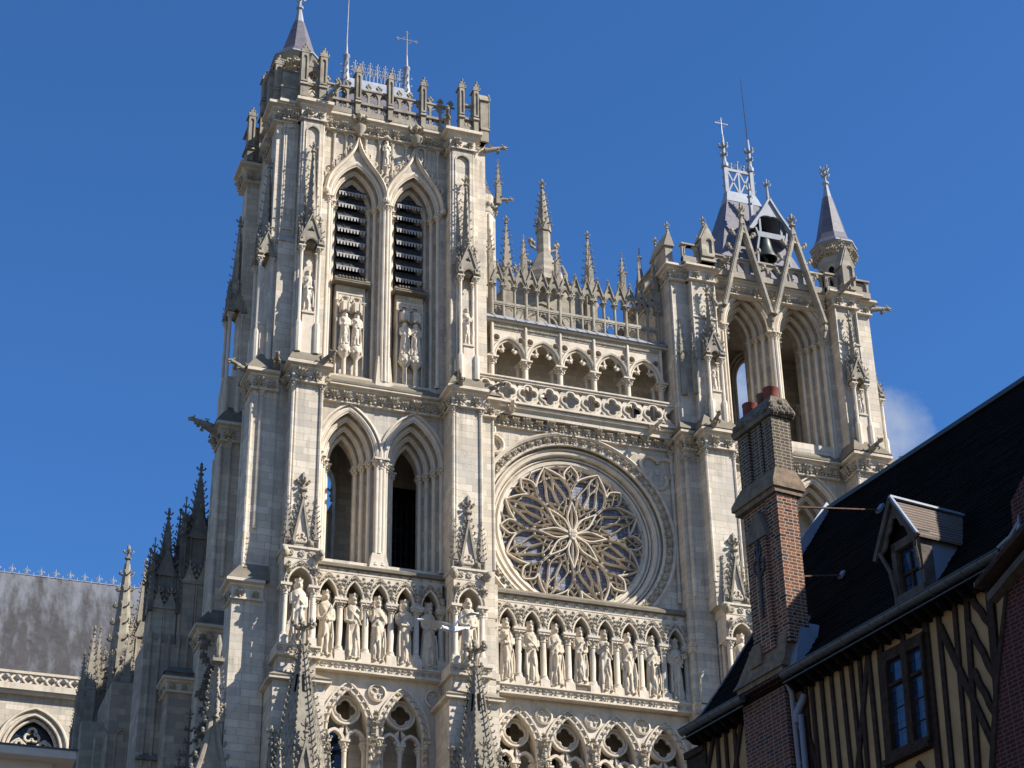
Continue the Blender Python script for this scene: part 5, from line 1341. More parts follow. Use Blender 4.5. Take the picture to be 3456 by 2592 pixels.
# lower arcade -----------------------------------------------------------
def lower_arcade(parent, cs, y, x0, x1, medal):
    pl = MB(); fo = MB()
    w0, h0, zs = .93, 1.9, 29.75
    pl.holes([(x0,24.),(x1,24.),(x1,32.45),(x0,32.45)], [ccw(aopen(c, 24.3, zs, w0, h0, .0)) for c in cs], y, y+.75)
    for c in cs:
        tr = MB(); cl = MB()
        pl.sweep(arch(c, zs, w0, h0, .27), [(-.03,y),(-.02,y-.1),(.05,y-.1),(.06,y)]); pl.sweep(arch(c, zs, w0, h0, .02), roll(.06,0,y-.03,6))
        B = arch(c, zs, w0, h0, .13, 16)
        L = [0.]
        for p, q in zip(B, B[1:]): L.append(L[-1]+math.hypot(q[0]-p[0], q[1]-p[1]))
        n = 13
        for j in range(n):
            s = L[-1]*(j+.5)/n; i = max(k for k in range(len(L)-1) if L[k] <= s); t_ = (s-L[i])/(L[i+1]-L[i]); x = B[i][0]+(B[i+1][0]-B[i][0])*t_; z = B[i][1]+(B[i+1][1]-B[i][1])*t_
            a = math.atan2(B[i+1][1]-B[i][1], B[i+1][0]-B[i][0])
            pl.sweep([(x+.19*Cc(a+b_)+.05*S(a), z+.19*S(a+b_)-.05*Cc(a)) for b_ in [PI*k/7 for k in range(8)]], roll(.032,0,y-.06,5))
            fo.inst(ROSE4, (x+.17*Cc(a)+.12*S(a), y-.07, z+.17*S(a)-.12*Cc(a)), .085)
        for s in (-1, 1):
            for j in range(4): fo.inst(LEAF, (c+s*(w0+.12), y-.05, 28.4+.33*j), .34)
        yt = y+.42
        # quatrefoil oculus over two round-headed lights
        tr.holes(circ(c, 30.85, .68, 32), [ccw(foil(c, 30.85, .50, 4, 0., 7, .46, .265))], yt-.06, yt+.14)
        tr.sweep(circ(c, 30.85, .62, 32), [(-.06,yt-.04),(-.04,yt-.15),(.04,yt-.15),(.07,yt-.04)], True); tr.sweep(ccw(foil(c, 30.85, .49, 4, 0., 7, .46, .265)), roll(.04,0,yt-.08,5), True)
        for s in (-1, 1):
            A = arch(c+s*.47, 29.45, .36, .46, n=7)
            tr.sweep(A, [(-.03,yt-.05),(-.02,yt-.13),(.1,yt-.13),(.13,yt-.05),(.13,yt+.14),(-.03,yt+.14)])
            for q in (-1, 1): tr.blob((c+s*.47+q*.27, yt, 29.62), .09)
            tr.prism([(c+s*.25,30.0),(c+s*.1,29.75),(c+s*.02,30.22)], yt-.04, yt+.12)
        column(cl, c, yt, 24.5, 29.5, .105, .5)
        for s in (-1, 1): column(tr, c+s*(w0-.08), yt-.08, 24.5, 29.42, .1, .45); column(tr, c+s*(w0+.12), y-.02, 24.5, 29.6, .085, .42)
        part(tr, 'arcade_tracery', 'carved', parent, 35); part(cl, 'arcade_column', 'carved', parent, 40)
    for x in medal:
        md_ = MB()
        md_.sweep(circ(x, 31.62, .38, 24), [(-.03,y),(-.04,y-.1),(.03,y-.13),(.07,y)], True); md_.sweep(ccw(foil(x,31.62,.31,3,-PI/2,6)), roll(.03,0,y-.04,5), True)
        for k in range(3):
            a = -PI/2+PI+2*PI*k/3; md_.inst(ROSE4, (x+.13*Cc(a), y-.02, 31.62+.13*S(a)), .09)
        part(md_, 'medallion', 'carved', parent, 40)
    for a, b in zip(cs, cs[1:]):
        x = (a+b)/2; [fo.inst(LEAF, (x+jit(.08), y-.1-.03*q, 29.3+.24*q), .36, X=(1,jit(.4),jit(.3))) for q in range(6)]; fo.tube([(x,y-.16,29.6),(x,y-.2,29.95),(x,y-.16,30.2)],[.12,.11,.07],7); fo.blob((x,y-.2,30.3),.085)
    o = part(pl, 'lower_arcade', 'carved', parent, 35)
    part(fo, 'scroll_foliage', 'frieze', parent, 50)
lc = node('triforium', cath, 'traceried lower arcade with quatrefoil oculi under the crowned statues')
lower_arcade(lc, [-3.17,-.76,1.62,4.02], -.1, -5.4, 5.6, [-4.35,-1.92,.46,2.86,5.2])
mb = MB(); mb.box(-5.4,5.6,2.2,2.6,20.,32.4); mb.box(-5.4,5.6,.6,2.3,32.1,32.5)
for c in (-3.17,-.76,1.62,4.02): mb.box(c+.25,c+1.15,1.6,2.2,20.,32.1)
part(mb, 'passage_wall', 'oldwall', lc)
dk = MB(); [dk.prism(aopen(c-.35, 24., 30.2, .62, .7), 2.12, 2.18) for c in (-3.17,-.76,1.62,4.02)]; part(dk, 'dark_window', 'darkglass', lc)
lower_arcade(lc, [-11.15,-8.68], -.68, -14.4, -5.4, [-12.5,-9.87,-7.3])
mb = MB(); mb.box(-14.4,-5.,1.2,1.7,20.,32.4); mb.box(-14.4,-5.,.0,1.3,32.1,32.5); mb.box(-10.75,-10.1,.5,1.2,20.,32.)
part(mb, 'passage_wall', 'stone', lc)
dk = MB(); dk.prism(aopen(-11.3, 24., 30., .5, .6), 1.12, 1.19); part(dk, 'dark_window', 'darkglass', lc)

# portal pinnacles ------------------------------------------------------
def portal_pinnacle(c, y, zt, z0, r0, lab=None, gab=True):
    mb = MB(); a0 = PI/8
    H = zt - 1.5
    rr = lambda z: .10 + (r0-.10)*(H-z)/(H-z0)
    mb.lathe([(r0*1.02,20.),(r0,z0),(.10,H)], c, y, 8, a0)
    for k in range(8):
        a = a0+k*PI/4; z = H-.3
        while z > z0-.5:
            mb.inst(CROCK, (c+rr(z)*Cc(a), y+rr(z)*S(a), z), .155+.03*(H-z)/(H-z0), X=(Cc(a), S(a), 0)); z -= .29
        mb.bar((c+rr(z0)*Cc(a), y+rr(z0)*S(a), z0), (c+rr(H)*Cc(a), y+rr(H)*S(a), H), .07)
        b = a+PI/8; z = H-1.2; row = 0                # overlapping scale pattern
        while z > z0:
            q = rr(z)*Cc(PI/8); wdt = rr(z)*S(PI/8)*.8; m_ = max(1, int(wdt*2/.16)); row += 1
            for j in range(m_):
                u = -wdt+2*wdt*(j+.5+(.25 if row % 2 else -.25))/m_
                px, py = c+q*Cc(b)-u*S(b), y+q*S(b)+u*Cc(b)
                mb.add([(px-.05*-S(b)*-1,py-.05*Cc(b),z+.2),(px+.05*-S(b),py+.05*Cc(b),z+.2),(px+.045*Cc(b),py+.045*S(b),z-.12)], [(0,1,2)])
            z -= .3
        q = rr(30.2)*Cc(PI/8)
        DARKS.inst(BLOB, (c+q*Cc(b), y+q*S(b), 29.4), .13, X=(Cc(b),S(b),0), sc=(.5,1,1)); 
        q = rr(31.)*Cc(PI/8); DARKS.bar((c+(q-.02)*Cc(b),y+(q-.02)*S(b),31.1),(c+(rr(30.3)*Cc(PI/8)-.02)*Cc(b),y+(rr(30.3)*Cc(PI/8)-.02)*S(b),30.3),.09,.09)
    mb.lathe([(.17,H-.25),(.24,H-.05),(.24,H+.05),(.11,H+.15),(.1,H+.75),(.16,H+.9),(.13,H+1.1),(.07,H+1.15)], c, y, 8)
    for zz, s_ in ((H+.02,.26),(H+.85,.42)):
        for k in range(6):
            a = k*PI/3; mb.inst(CROCK, (c+.08*Cc(a), y+.08*S(a), zz), s_, X=(Cc(a), S(a), 0))
    o = part(mb, 'portal_pinnacle', 'old', cath, 40, lab)
    if gab:
        gb = MB()
        for k in range(4):
            m = MB(Matrix.Translation((c, y, 0)) @ Matrix.Rotation(k*PI/2, 4, 'Z')); q = -rr(27.)-.12
            gablet(m, 0, 25.6, .55, 2.5, q, q+.2, 8, .17, .55); m.box(-.6,.6,q,q+.2,20.,25.7)
            merge(gb, m)
            m = MB(Matrix.Translation((c, y, 0)) @ Matrix.Rotation(k*PI/2+PI/4, 4, 'Z')); spire(m, 0, -rr(26.)-.1, 24.6, 28.0, .34, 4, 10, .16, PI/4, .4); m.box(-.24,.24,-rr(26)-.6,-rr(26)-.1,20.,24.7)
            merge(gb, m)
        part(gb, 'pinnacle_gablets', 'old', o, 40)
portal_pinnacle(-13.78, -2.95, 33.95, 27.2, 1.12, 'crocketed octagonal pinnacle before the outer buttress')
portal_pinnacle(-6.08, -2.95, 33.85, 27.2, 1.02, 'crocketed octagonal pinnacle between the statue galleries')
portal_pinnacle(7.3, -2.95, 33.8, 27.2, 1.0)
# slimmer flank gable with pinnacle at the far outer edge
mb = MB(); c, y = -17.0, -1.1
mb.lathe([(.1,32.3),(.16,32.9),(.12,33.1),(.07,33.3)], c, y, 8); mb.box(c-.25,c+.25,y-.25,y+.25,32.05,32.2)
spire(mb, c, y, 29.6, 32.6, .3, 4, 9, .2, 0., .5, .4)
for s in (-1, 1):
    P = [(c+s*.9,y,26.2),(c+s*.55,y,27.4),(c+s*.25,y,28.6),(c+s*.1,y,29.7),(c,y,30.2)]
    mb.tube(P, [.13,.12,.12,.13,.14], 6)
    for j in range(9):
        t_ = j/8*3.6; i = min(3, int(t_)); f_ = t_-i; a, b = Vector(P[i]), Vector(P[i+1]); q = a.lerp(b, f_); mb.inst(CROCK, q, .3, X=(s,-.1,.2))
mb.prism([(c-.85,20.),(c+.85,20.),(c+.85,26.2),(c+.25,28.6),(c,29.8),(c-.25,28.6),(c-.85,26.2)], y+.02, y+.5)
for k in range(6):
    for a in range(4): mb.inst(CROCK, (c+.12*Cc(a*PI/2),y+.12*S(a*PI/2),29.9+.1), .25, X=(Cc(a*PI/2),S(a*PI/2),0))
part(mb, 'portal_pinnacle', 'old', cath, 40, 'slender gabled pinnacle at the outer flank of the front')

# ---------------------------------------------------------------- statues
def remesh(m, name, voxel, mat, parent=None, smooth=True):
    o = m.build(name, M[mat], parent)
    md = o.modifiers.new('r', 'REMESH'); md.mode = 'VOXEL'; md.voxel_size = voxel; md.use_smooth_shade = True
    return o
def figure(name, x, y, z, H, seed, mat='statue', yaw=0., crown=True, beard=True, mitre=False, arms=('chest','waist'), item=None, drape=1, lean=0., label='', group=None, cat='statue', voxel=.021, wide=.78):
    """standing robed stone figure, feet at z, overall height H (head to toe 0..1)"""
    rs = random.Random(seed); m = MB(Matrix.Translation((x,y,z)) @ Matrix.Rotation(yaw,4,'Z') @ Matrix.Scale(H,4))
    # robe: elliptical rings with folds
    nr, na = 34, 44; V = []; F = []
    prof = [(0,.148,.105),(.06,.143,.10),(.25,.128,.088),(.42,.122,.084),(.52,.116,.078),(.58,.112,.074),(.66,.126,.08),(.73,.138,.08),(.775,.142,.074),(.80,.128,.066),(.82,.085,.055),(.835,.048,.045)]
    ph = rs.random()*6; ph2 = rs.random()*6; kf = rs.choice((9,10,11))
    for i in range(nr+1):
        t_ = .835*i/nr
        for (a, b) in zip(prof, prof[1:]):
            if a[0] <= t_ <= b[0]:
                f_ = (t_-a[0])/(b[0]-a[0]); f_ = f_*f_*(3-2*f_); rx = a[1]+(b[1]-a[1])*f_; ry = a[2]+(b[2]-a[2])*f_; break
        fold = max(0., 1-t_/.56); mant = 1 if .1 < t_ < .72 else .3
        for k in range(na):
            a = 2*PI*k/na
            d = .021*fold*math.copysign(abs(S(kf*a*.5*2/2+ph+.6*S(3*t_+ph2)))**.6, S(kf*a+ph+.6*S(3*t_+ph2)))
            if drape:                                  # diagonal mantle folds over the front
                s_ = Cc(a)*drape*.5*.12
                d += .008*mant*S(46*(t_*.55 + s_*2.2)+ph2)*max(0,-S(a))
            V.append(((rx*wide+d)*Cc(a)+lean*(t_-.4)*.3, (ry+d)*S(a)-.012*S(t_*3), t_))
    for i in range(nr):
        for k in range(na): F.append((i*na+k, i*na+(k+1) % na, (i+1)*na+(k+1) % na, (i+1)*na+k))
    F.append(tuple(range(na-1,-1,-1))); F.append(tuple(nr*na+k for k in range(na)))
    m.add(V, F)
    lx = lean*.12
    # mantle edge and hanging end
    sd = drape or 1
    m.tube([(sd*.12*wide,-.03,.78),(sd*.05,-.078,.70),(-sd*.04,-.09,.60),(-sd*.10,-.07,.52)], [.014,.016,.016,.014], 6)
    m.tube([(-sd*.03,-.095,.52),(-sd*.02,-.105,.40),(-sd*.035,-.11,.28)], [.022,.026,.012], 6)
    m.tube([(sd*.08,-.085,.5),(sd*.09,-.1,.3),(sd*.085,-.11,.1)], [.012,.018,.016], 6); m.tube([(0,-.09,.35),(.01,-.11,.15),(0,-.118,.03)], [.01,.017,.017], 6)
    # collar, neck, head
    m.tube([(-.07,-.045,.80),(-.03,-.07,.775),(.03,-.07,.775),(.07,-.045,.80)], .013, 6)
    m.lathe([(.042,.80),(.036,.86)], lx, -.005, 10)
    tx = rs.uniform(-.012,.012)
    m.inst(BLOB2, (lx,-.014,.893), 1., sc=(.054,.058,.07))
    m.inst(BLOB2, (lx,-.03,.872), 1., sc=(.034,.036,.034))
    m.tube([(lx+tx*.3,-.066,.908),(lx+tx*.4,-.088,.884),(lx+tx*.4,-.078,.878)], [.010,.015,.011], 6)          # nose
    m.tube([(lx-.038,-.056,.914),(lx,-.07,.917),(lx+.038,-.056,.914)], .0105, 5)                            # brow
    for s in (-1, 1):
        m.blob((lx+s*.019,-.06,.90), .0075); m.blob((lx+s*.045,-.005,.893), .012)
        m.tube([(lx+s*.04,-.01,.935),(lx+s*.054,0,.90),(lx+s*.056,.006,.865),(lx+s*.05,.0,.84),(lx+s*.045,-.012,.83)], [.018,.022,.023,.021,.012], 7)   # hair
    m.tube([(lx,.045,.93),(lx,.055,.88),(lx,.05,.83)], [.03,.034,.024], 7)
    m.tube([(lx-.015,-.066,.868),(lx,-.069,.867),(lx+.015,-.066,.868)], .005, 5)
    if beard:
        m.tube([(lx-.034,-.035,.872),(lx-.022,-.06,.85),(lx,-.078,.836),(lx+.022,-.06,.85),(lx+.034,-.035,.872)], [.012,.016,.019,.016,.012], 6); m.inst(BLOB2, (lx,-.06,.83), 1., sc=(.022,.02,.034))
    # arms
    for s, how in zip((-1, 1), arms):
        sh = (s*.128*wide+lx*.6, -.005, .765); el = {'chest':(s*.138*wide,-.03,.60), 'waist':(s*.142*wide,-.025,.575), 'up':(s*.134*wide,-.04,.615), 'cross':(s*.136*wide,-.035,.60), 'down':(s*.142*wide,-.005,.57)}[how]
        ha = {'chest':(s*.04,-.098,.665), 'waist':(s*.045,-.10,.535), 'up':(s*.08,-.11,.745), 'cross':(-s*.025,-.102,.585), 'down':(s*.132*wide,-.045,.43)}[how]
        mid = tuple((a+b)/2 for a, b in zip(el, ha))
        m.tube([sh, tuple((a+b)/2 for a, b in zip(sh, el)), el], [.036,.034,.031], 9); m.tube([el, mid, ha], [.03,.025,.017], 9)
        m.tube([mid, (mid[0], mid[1]+.015, mid[2]-.05), (mid[0]*1.02, mid[1]+.03, mid[2]-.10)], [.024,.02,.01], 6)     # sleeve
        d = Vector(ha)-Vector(mid); d.normalize(); up_ = Vector((0,0,1)); sd_ = d.cross(up_).normalized() if abs(d.z) < .9 else Vector((1,0,0))
        hp = Vector(ha); m.inst(BLOB2, hp+d*.012, 1., sc=(.02,.018,.022))
        for k, L in enumerate((.034,.04,.038,.03)):
            o = sd_.cross(d)*(.014-.0095*k); b0 = hp+d*.02+o
            m.tube([b0, b0+d*L*.6-sd_*0+Vector((0,-.006,0)), b0+d*L+Vector((0,.004,0))], [.0072,.0068,.0055], 5)
        m.tube([hp+d*.004, hp+Vector((0,-.012,.02))+d*.012, hp+Vector((0,-.016,.026))+d*.026], [.008,.0075,.006], 5)
    for s in (-1, 1):                                   # shoes
        m.tube([(s*.045,-.06,.012),(s*.05,-.105,.014),(s*.056,-.145,.008)], [.024,.026,.014], 7)
    if item == 'sceptre': m.tube([(.055,-.13,.45),(.03,-.135,.62),(-.0,-.135,.80)], .0085, 6); m.blob((0,-.135,.81), .02)
    if item == 'rod': m.tube([(-.09,-.13,.6),(-.088,-.13,.86)], .008, 6); m.blob((-.088,-.13,.87), .018)
    if item == 'sword': m.tube([(-.03,-.13,.56),(.06,-.125,.70),(.11,-.115,.83)], [.01,.014,.006], 6); m.tube([(-.045,-.13,.62),(.0,-.135,.585)], .008, 5)
    if item == 'book': m.bar((.03,-.13,.55), (.03,-.13,.66), .08, .03, (0,1,0))
    if item == 'staff': m.tube([(.125,-.09,.05),(.125,-.11,.5),(.11,-.10,.84)], .0095, 6); m.blob((.11,-.1,.85), .02)
    if item == 'cup': m.lathe([(.02,.66),(.012,.69),(.035,.71),(.04,.75)], -.02, -.135, 10)
    if item == 'flower':
        m.tube([(.02,-.125,.5),(.08,-.12,.62),(.13,-.1,.70)], .008, 5)
        for a in range(5): m.blob((.12+.03*Cc(a*1.26),-.11,.69+.035*S(a*1.26)), .018)
    if item == 'orb': m.blob((-.05,-.135,.64), .03)
    o = remesh(m, name, voxel, mat, None)
    if crown:
        c = MB(m.M)
        c.lathe([(.054,.926),(.059,.945),(.062,.962),(.052,.964),(.048,.935)], lx, -.008, 14, cap=False)
        for k in range(8):
            a = 2*PI*k/8-PI/2; q = Matrix.Translation((lx+.059*Cc(a), -.008+.06*S(a), .96)) @ Matrix.Rotation(a+PI/2,4,'Z')
            cc = MB(m.M @ q); hgt = .046 if k % 2 == 0 else .028
            cc.prism([(-.016,0),(.016,0),(.021,hgt*.55),(.009,hgt*.6),(0,hgt),(-.009,hgt*.6),(-.021,hgt*.55)], -.004, .005); merge(c, cc)
        c.lathe([(.046,.93),(.044,.965),(.02,.985)], lx, -.008, 12)
        cr_ = c.build('crown', M[mat], o, 40)
    elif mitre:
        c = MB(m.M); c.lathe([(.047,.93),(.052,.955),(.046,.985),(.012,1.01)], lx, -.008, 14, sy=.8); c.build('mitre', M[mat], o, 40)
    # pedestal under the feet
    b = MB(m.M); b.frus(-.105,.105,-.115,.08,-.05,-.095,.095,-.105,.08,.004); b.build('pedestal', M[mat], o)
    tag(o, label, cat, group)
    return o
BLOB2 = tpl(lambda m: m.lathe([(S(PI*(j+1)/10), -Cc(PI*(j+1)/10)) for j in range(9)], 0, 0, 14))
KX = [-3.72,-2.53,-1.32,-.10,1.10,2.29,3.48,4.66]
KD = [dict(arms=('chest','cross'), item='sceptre', label='crowned bearded statue at the left end of the row under the rose window'),
      dict(arms=('waist','cross'), drape=-1, label='crowned statue under the rose window, hands at its belt, second from the left'),
      dict(arms=('chest','waist'), drape=1, beard=False, label='beardless crowned statue under the rose window, mantle pinned at its neck, third from the left'),
      dict(arms=('chest','waist'), item='flower', label='crowned statue standing on a crouching lion, under the rose window'),
      dict(arms=('chest','up'), item='cup', drape=-1, label='crowned bearded statue holding a cup, fifth from the left under the rose window'),
      dict(arms=('down','up'), beard=False, item='staff', label='slim beardless statue with one arm hanging and a short staff, under the rose window'),
      dict(arms=('chest','waist'), item='staff', drape=1, label='crowned statue in a long cape gripping a tall staff, seventh under the rose window'),
      dict(arms=('chest','chest'), beard=False, item='flower', drape=-1, label='crowned statue holding a leafy bouquet at the right end under the rose window')]
kings = []
for i, (x, d) in enumerate(zip(KX, KD)):
    up_ = .32 if i == 3 else 0
    kings.append(figure('stone_statue', x, -.24, 32.98+up_, 3.08-up_, 20+i, yaw=[.05,-.05,.12,0,.1,-.05,.05,-.1][i], group='crowned statues under the rose window', **d))
m = MB(); cx0 = -.10
m.tube([(cx0-.4,-.2,33.05),(cx0-.1,-.22,33.1),(cx0+.25,-.22,33.12),(cx0+.42,-.3,33.2)], [.14,.17,.16,.12], 8); m.inst(BLOB2, (cx0+.5,-.35,33.28), .15); m.inst(BLOB2, (cx0+.42,-.28,33.24), .2)
m.tube([(cx0+.55,-.42,33.25),(cx0+.6,-.5,33.2)], [.07,.05], 6)
for dx in (-.35,-.2,.2,.35): m.tube([(cx0+dx,-.25,33.08),(cx0+dx+.03,-.32,32.95),(cx0+dx+.06,-.4,32.88)], [.08,.06,.05], 6)
m.tube([(cx0-.45,-.2,33.05),(cx0-.6,-.25,33.15),(cx0-.5,-.3,33.3)], [.04,.03,.035], 5)
lion = remesh(m, 'stone_lion', .025, 'statue'); tag(lion, 'small crouching stone lion under the feet of a crowned statue', 'statue')
NKX = [-12.28,-11.03,-9.9,-8.67,-7.56]
ND = [dict(arms=('waist','waist'), item='sword', beard=False, drape=1, label='tall beardless crowned statue holding a raised sword on the taller tower'),
      dict(arms=('waist','up'), drape=-1, label='bearded crowned statue with one hand raised to its cheek on the taller tower'),
      dict(arms=('up','chest'), item='rod', drape=1, label='crowned statue in pleated robe with a rod, middle of the five on the taller tower'),
      dict(arms=('up','cross'), item='rod', drape=-1, beard=False, label='crowned statue with crossed forearm and raised rod, fourth of five on the taller tower'),
      dict(arms=('cross','chest'), drape=1, label='crowned bearded statue looking sideways, beside the mid buttress of the taller tower')]
for i, (x, d) in enumerate(zip(NKX, ND)):
    figure('stone_statue', x, -.68, 32.98, 3.16, 40+i, yaw=[.0,.1,.0,-.05,.3][i], group='crowned statues on the taller tower', **d)
figure('stone_statue', -13.83, -1.98, 32.95, 3.0, 60, 'carved', arms=('chest','waist'), beard=False, drape=-1, label='weathered crowned statue in the niche of the outermost front buttress')
figure('stone_statue', -6.1, -1.98, 32.95, 3.1, 61, 'statue', crown=False, mitre=True, arms=('waist','waist'), label='statue in a pointed cap in the niche between the two galleries')
figure('stone_statue', 7.28, -1.98, 32.95, 3.0, 62, 'statue', arms=('down','chest'), item='staff', beard=False, label='crowned statue partly hidden by the dark roof, in the niche beside the brick chimney')
# figures on the towers
figure('stone_statue', -13.95, -1.75, 49.55, 2.55, 70, 'carved', crown=False, arms=('chest','waist'), label='bareheaded robed statue in the tall outer niche beside the louvred window', voxel=.03)
figure('stone_statue', -6.03, -1.75, 49.2, 2.3, 71, 'carved', crown=False, arms=('waist','chest'), item='book', label='statue with a book in the tall niche of the mid buttress', voxel=.03)
for c, w0, ls in zip(NCB, (.73,.68), (('bearded statue on the left of the pair under the first louvred window','statue on the right of the pair under the first louvred window'), ('statue on the left of the pair under the second louvred window','statue on the right of the pair under the second louvred window'))):
    for s, lb in zip((-1,1), ls):
        figure('stone_statue', c+s*w0*.40, -.28, 49.08, 1.95, 80+int(c*10)+s, 'carved', crown=False, arms=(('chest','waist'),('waist','cross'),('cross','chest'))[(int(-c)+s) % 3], label=lb, voxel=.027, wide=.92)
mb = MB(); mb.lathe([(.05,59.2),(.18,59.5),(.22,59.62)], -9.93, -.72, 8); mb.lathe([(.22,61.35),(.25,61.4),(.2,61.55)], -9.93, -.72, 8); part(mb, 'figure_bracket', 'carved', tn, 40)
figure('stone_statue', -9.93, -.74, 59.66, 1.65, 91, 'carved', crown=False, mitre=True, arms=('waist','chest'), item='staff', label='small mitred statue high between the two pointed window hoods', voxel=.027)
figure('stone_statue', 7.12, -1.65, 49.05, 1.6, 92, 'carved', crown=False, arms=('chest','waist'), label='small statue in the narrow niche of the shorter tower nearest the rose', voxel=.027)
figure('stone_statue', 15.35, -1.65, 49.1, 1.55, 93, 'carved', crown=False, arms=('waist','chest'), label='small statue in the narrow niche at the outer corner of the shorter tower', voxel=.027)
# praying winged figure on the lower arcade
ang = figure('stone_statue', 2.0, -.75, 26.9, 2.75, 95, 'carved', crown=False, beard=False, arms=('chest','chest'), label='winged angel statue standing before the lower arcade', voxel=.03)
wg = MB()
for s in (-1, 1):
    P = [(2.0+s*.1,29.1),(2.0+s*.45,29.55),(2.0+s*.62,29.5),(2.0+s*.66,28.9),(2.0+s*.5,28.2),(2.0+s*.25,27.9)]
    wg.prism(ccw(P), -.62, -.54)
    for k in range(5): wg.tube([(2.0+s*(.2+.09*k),-.64,29.2+.06*k),(2.0+s*(.24+.09*k),-.64,28.1+.12*k)],[.04,.03],5)
wg.build('wing', M['carved'], ang, 40)

# ============================================================ half-timbered house: local frame s (towards us), m (into the house), z above its gutter
E0 = Vector((-15.471, -43.615, 14.783))
HA = R(8.5)
HM = Matrix.Translation(E0) @ Matrix(((S(HA), Cc(HA), 0, 0), (-Cc(HA), S(HA), 0, 0), (0,0,1,0), (0,0,0,1)))
house = thing('timbered_house', 'half-timbered house with ochre infill, black slate roof and tall brick chimney', 'house', (E0.x, E0.y, 0))
def hp(mb, name, mat, parent=None, sm=None, label=None): return part(mb, name, mat, parent or house, sm, label)
GZ = -14.7
W_ = .45                                           # wall plane
def side(mb, pts, m0, m1):                          # polygon in (s,z) extruded along m
    mb.prism(ccw(pts), m0, m1)
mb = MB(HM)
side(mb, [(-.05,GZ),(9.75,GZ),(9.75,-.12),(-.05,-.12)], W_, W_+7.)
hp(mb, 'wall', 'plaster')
# timbers
tb = MB(HM)
def stick(a, b, w, d=.05): 
    (s0, z0), (s1, z1) = a, b; l = math.hypot(s1-s0, z1-z0); nx, nz = -(z1-z0)/l*w/2, (s1-s0)/l*w/2
    k = jit(.006)
    tb.prism(ccw([(s0+nx,z0+nz),(s0-nx,z0-nz),(s1-nx,z1-nz),(s1+nx,z1+nz)]), W_-d+k, W_+.05)
tb.box(-.05, 9.7, W_-.075, W_+.1, -.13, .02)        # wall plate
for s in (3.77, 4.08, 4.38, 4.70, 4.99): stick((s,-.12),(s-.02,-3.4), .085)
stick((3.55,-.12),(3.52,-3.4),.12); stick((5.26,-.12),(5.10,-3.4),.085); stick((5.52,-.12),(5.46,-3.4),.10); stick((5.535,-.1),(4.62,-2.9),.10,.056)
stick((3.44,-.75),(3.95,-2.5),.10,.056)
stick((5.885,-.12),(5.72,-3.4),.15,.06); stick((7.16,-.12),(7.02,-3.4),.14,.06)
stick((5.95,-.32),(7.1,-.33),.09); stick((6.515,-.12),(6.515,-.3),.10)
stick((7.515,-.12),(7.33,-3.4),.10); stick((7.955,-.12),(7.7,-3.4),.10); stick((8.275,-.12),(7.95,-3.4),.12)
stick((8.88,-.12),(8.6,-3.4),.17,.07); stick((7.53,-.35),(8.5,-2.95),.13,.058)
for A_, B_ in (((8.36,-.1),(8.80,-.85)), ((8.25,-.6),(8.74,-1.8)), ((8.2,-1.4),(8.62,-2.4))):   # wavy braces
    n = 12; P = []; Q = []
    for i in range(n+1):
        t_ = i/n; s = A_[0]+(B_[0]-A_[0])*t_; z = A_[1]+(B_[1]-A_[1])*t_; o = .012*S(t_*5*PI)
        P.append((s+.055+o, z+.03)); Q.append((s-.055+o, z-.03))
    tb.prism(ccw(P+Q[::-1]), W_-.055, W_+.05)
tb.box(-.1, 9.7, W_-.09, W_+.05, -3.12, -2.98) if False else None
for a, b in (((6.35,-2.55),(6.15,-3.1)), ((6.5,-2.5),(6.75,-2.9))): stick(a, b, .12)
# part left of the chimney
for s, w_ in ((.06,.12),(.54,.09),(.84,.08),(1.16,.09)): stick((s,-.12),(s-.02,-2.6), w_)
stick((.42,-.12),(.05,-.9),.09,.055); stick((1.42,-.12),(1.0,-1.2),.10,.055); stick((1.75,-.12),(1.75,-2),.1); stick((2.05,-.12),(2.05,-2),.1)
tb.box(-.62, -.02, W_-.02, W_+.3, -2.5, -.3); tb.box(-.6,.1,W_-.1,W_+.3,-.3,-.16)
for z in (-4.2,-7.6,-11.): tb.box(-.05,9.7,W_-.08,W_+.05,z,z+.25)
for i in range(24): stick((.3+.4*i,-3.95),(.3+.4*i,-7.4),.1); stick((.3+.4*i,-7.35),(.3+.4*i,-11.),.1)
hp(tb, 'timber_frame', 'oak')
# eaves: soffit boards and rafter tails
mb = MB(HM); mb.box(-.1, 9.72, .12, W_+.2, .0, .06)
for i in range(34):
    s = .05+.29*i
    if 1.75 < s < 3.35: continue
    side(mb, [], 0, 0) if False else None
    mb.box(s-.045, s+.045, .02, W_+.05, -.10, .03); mb.frus(s-.03,s+.03,.16,W_,-.19,s-.045,s+.045,.05,W_,-.09)
hp(mb, 'eaves', 'soffit')
# gutters
def gutter(s0, s1):
    mb = MB(HM); n = 9; P = [(-.10*Cc(PI*i/n)-.02, .10-.12*S(PI*i/n)) for i in range(n+1)]
    V = [(s, m, z) for s in (s0, s1) for m, z in P]; k = n+1
    F = [(i, i+1, k+i+1, k+i) for i in range(n)]
    mb.add(V, F + [tuple(range(k)), tuple(range(2*k-1, k-1, -1))])
    mb.tube([(s0,-.12,.10),(s1,-.12,.10)], .017, 6)
    x = s0+.25
    while x < s1:
        mb.tube([(x,-.125,.105),(x,-.10,.02),(x,-.03,-.03),(x,.05,.0)], .012, 5); x += .42
    mb.tube([(s0,-.03,-.09),(s1,-.03,-.09)], .016, 6)
    return hp(mb, 'gutter', 'gutter', None, 40)
gutter(-.06, 2.15); gutter(3.5, 9.75)
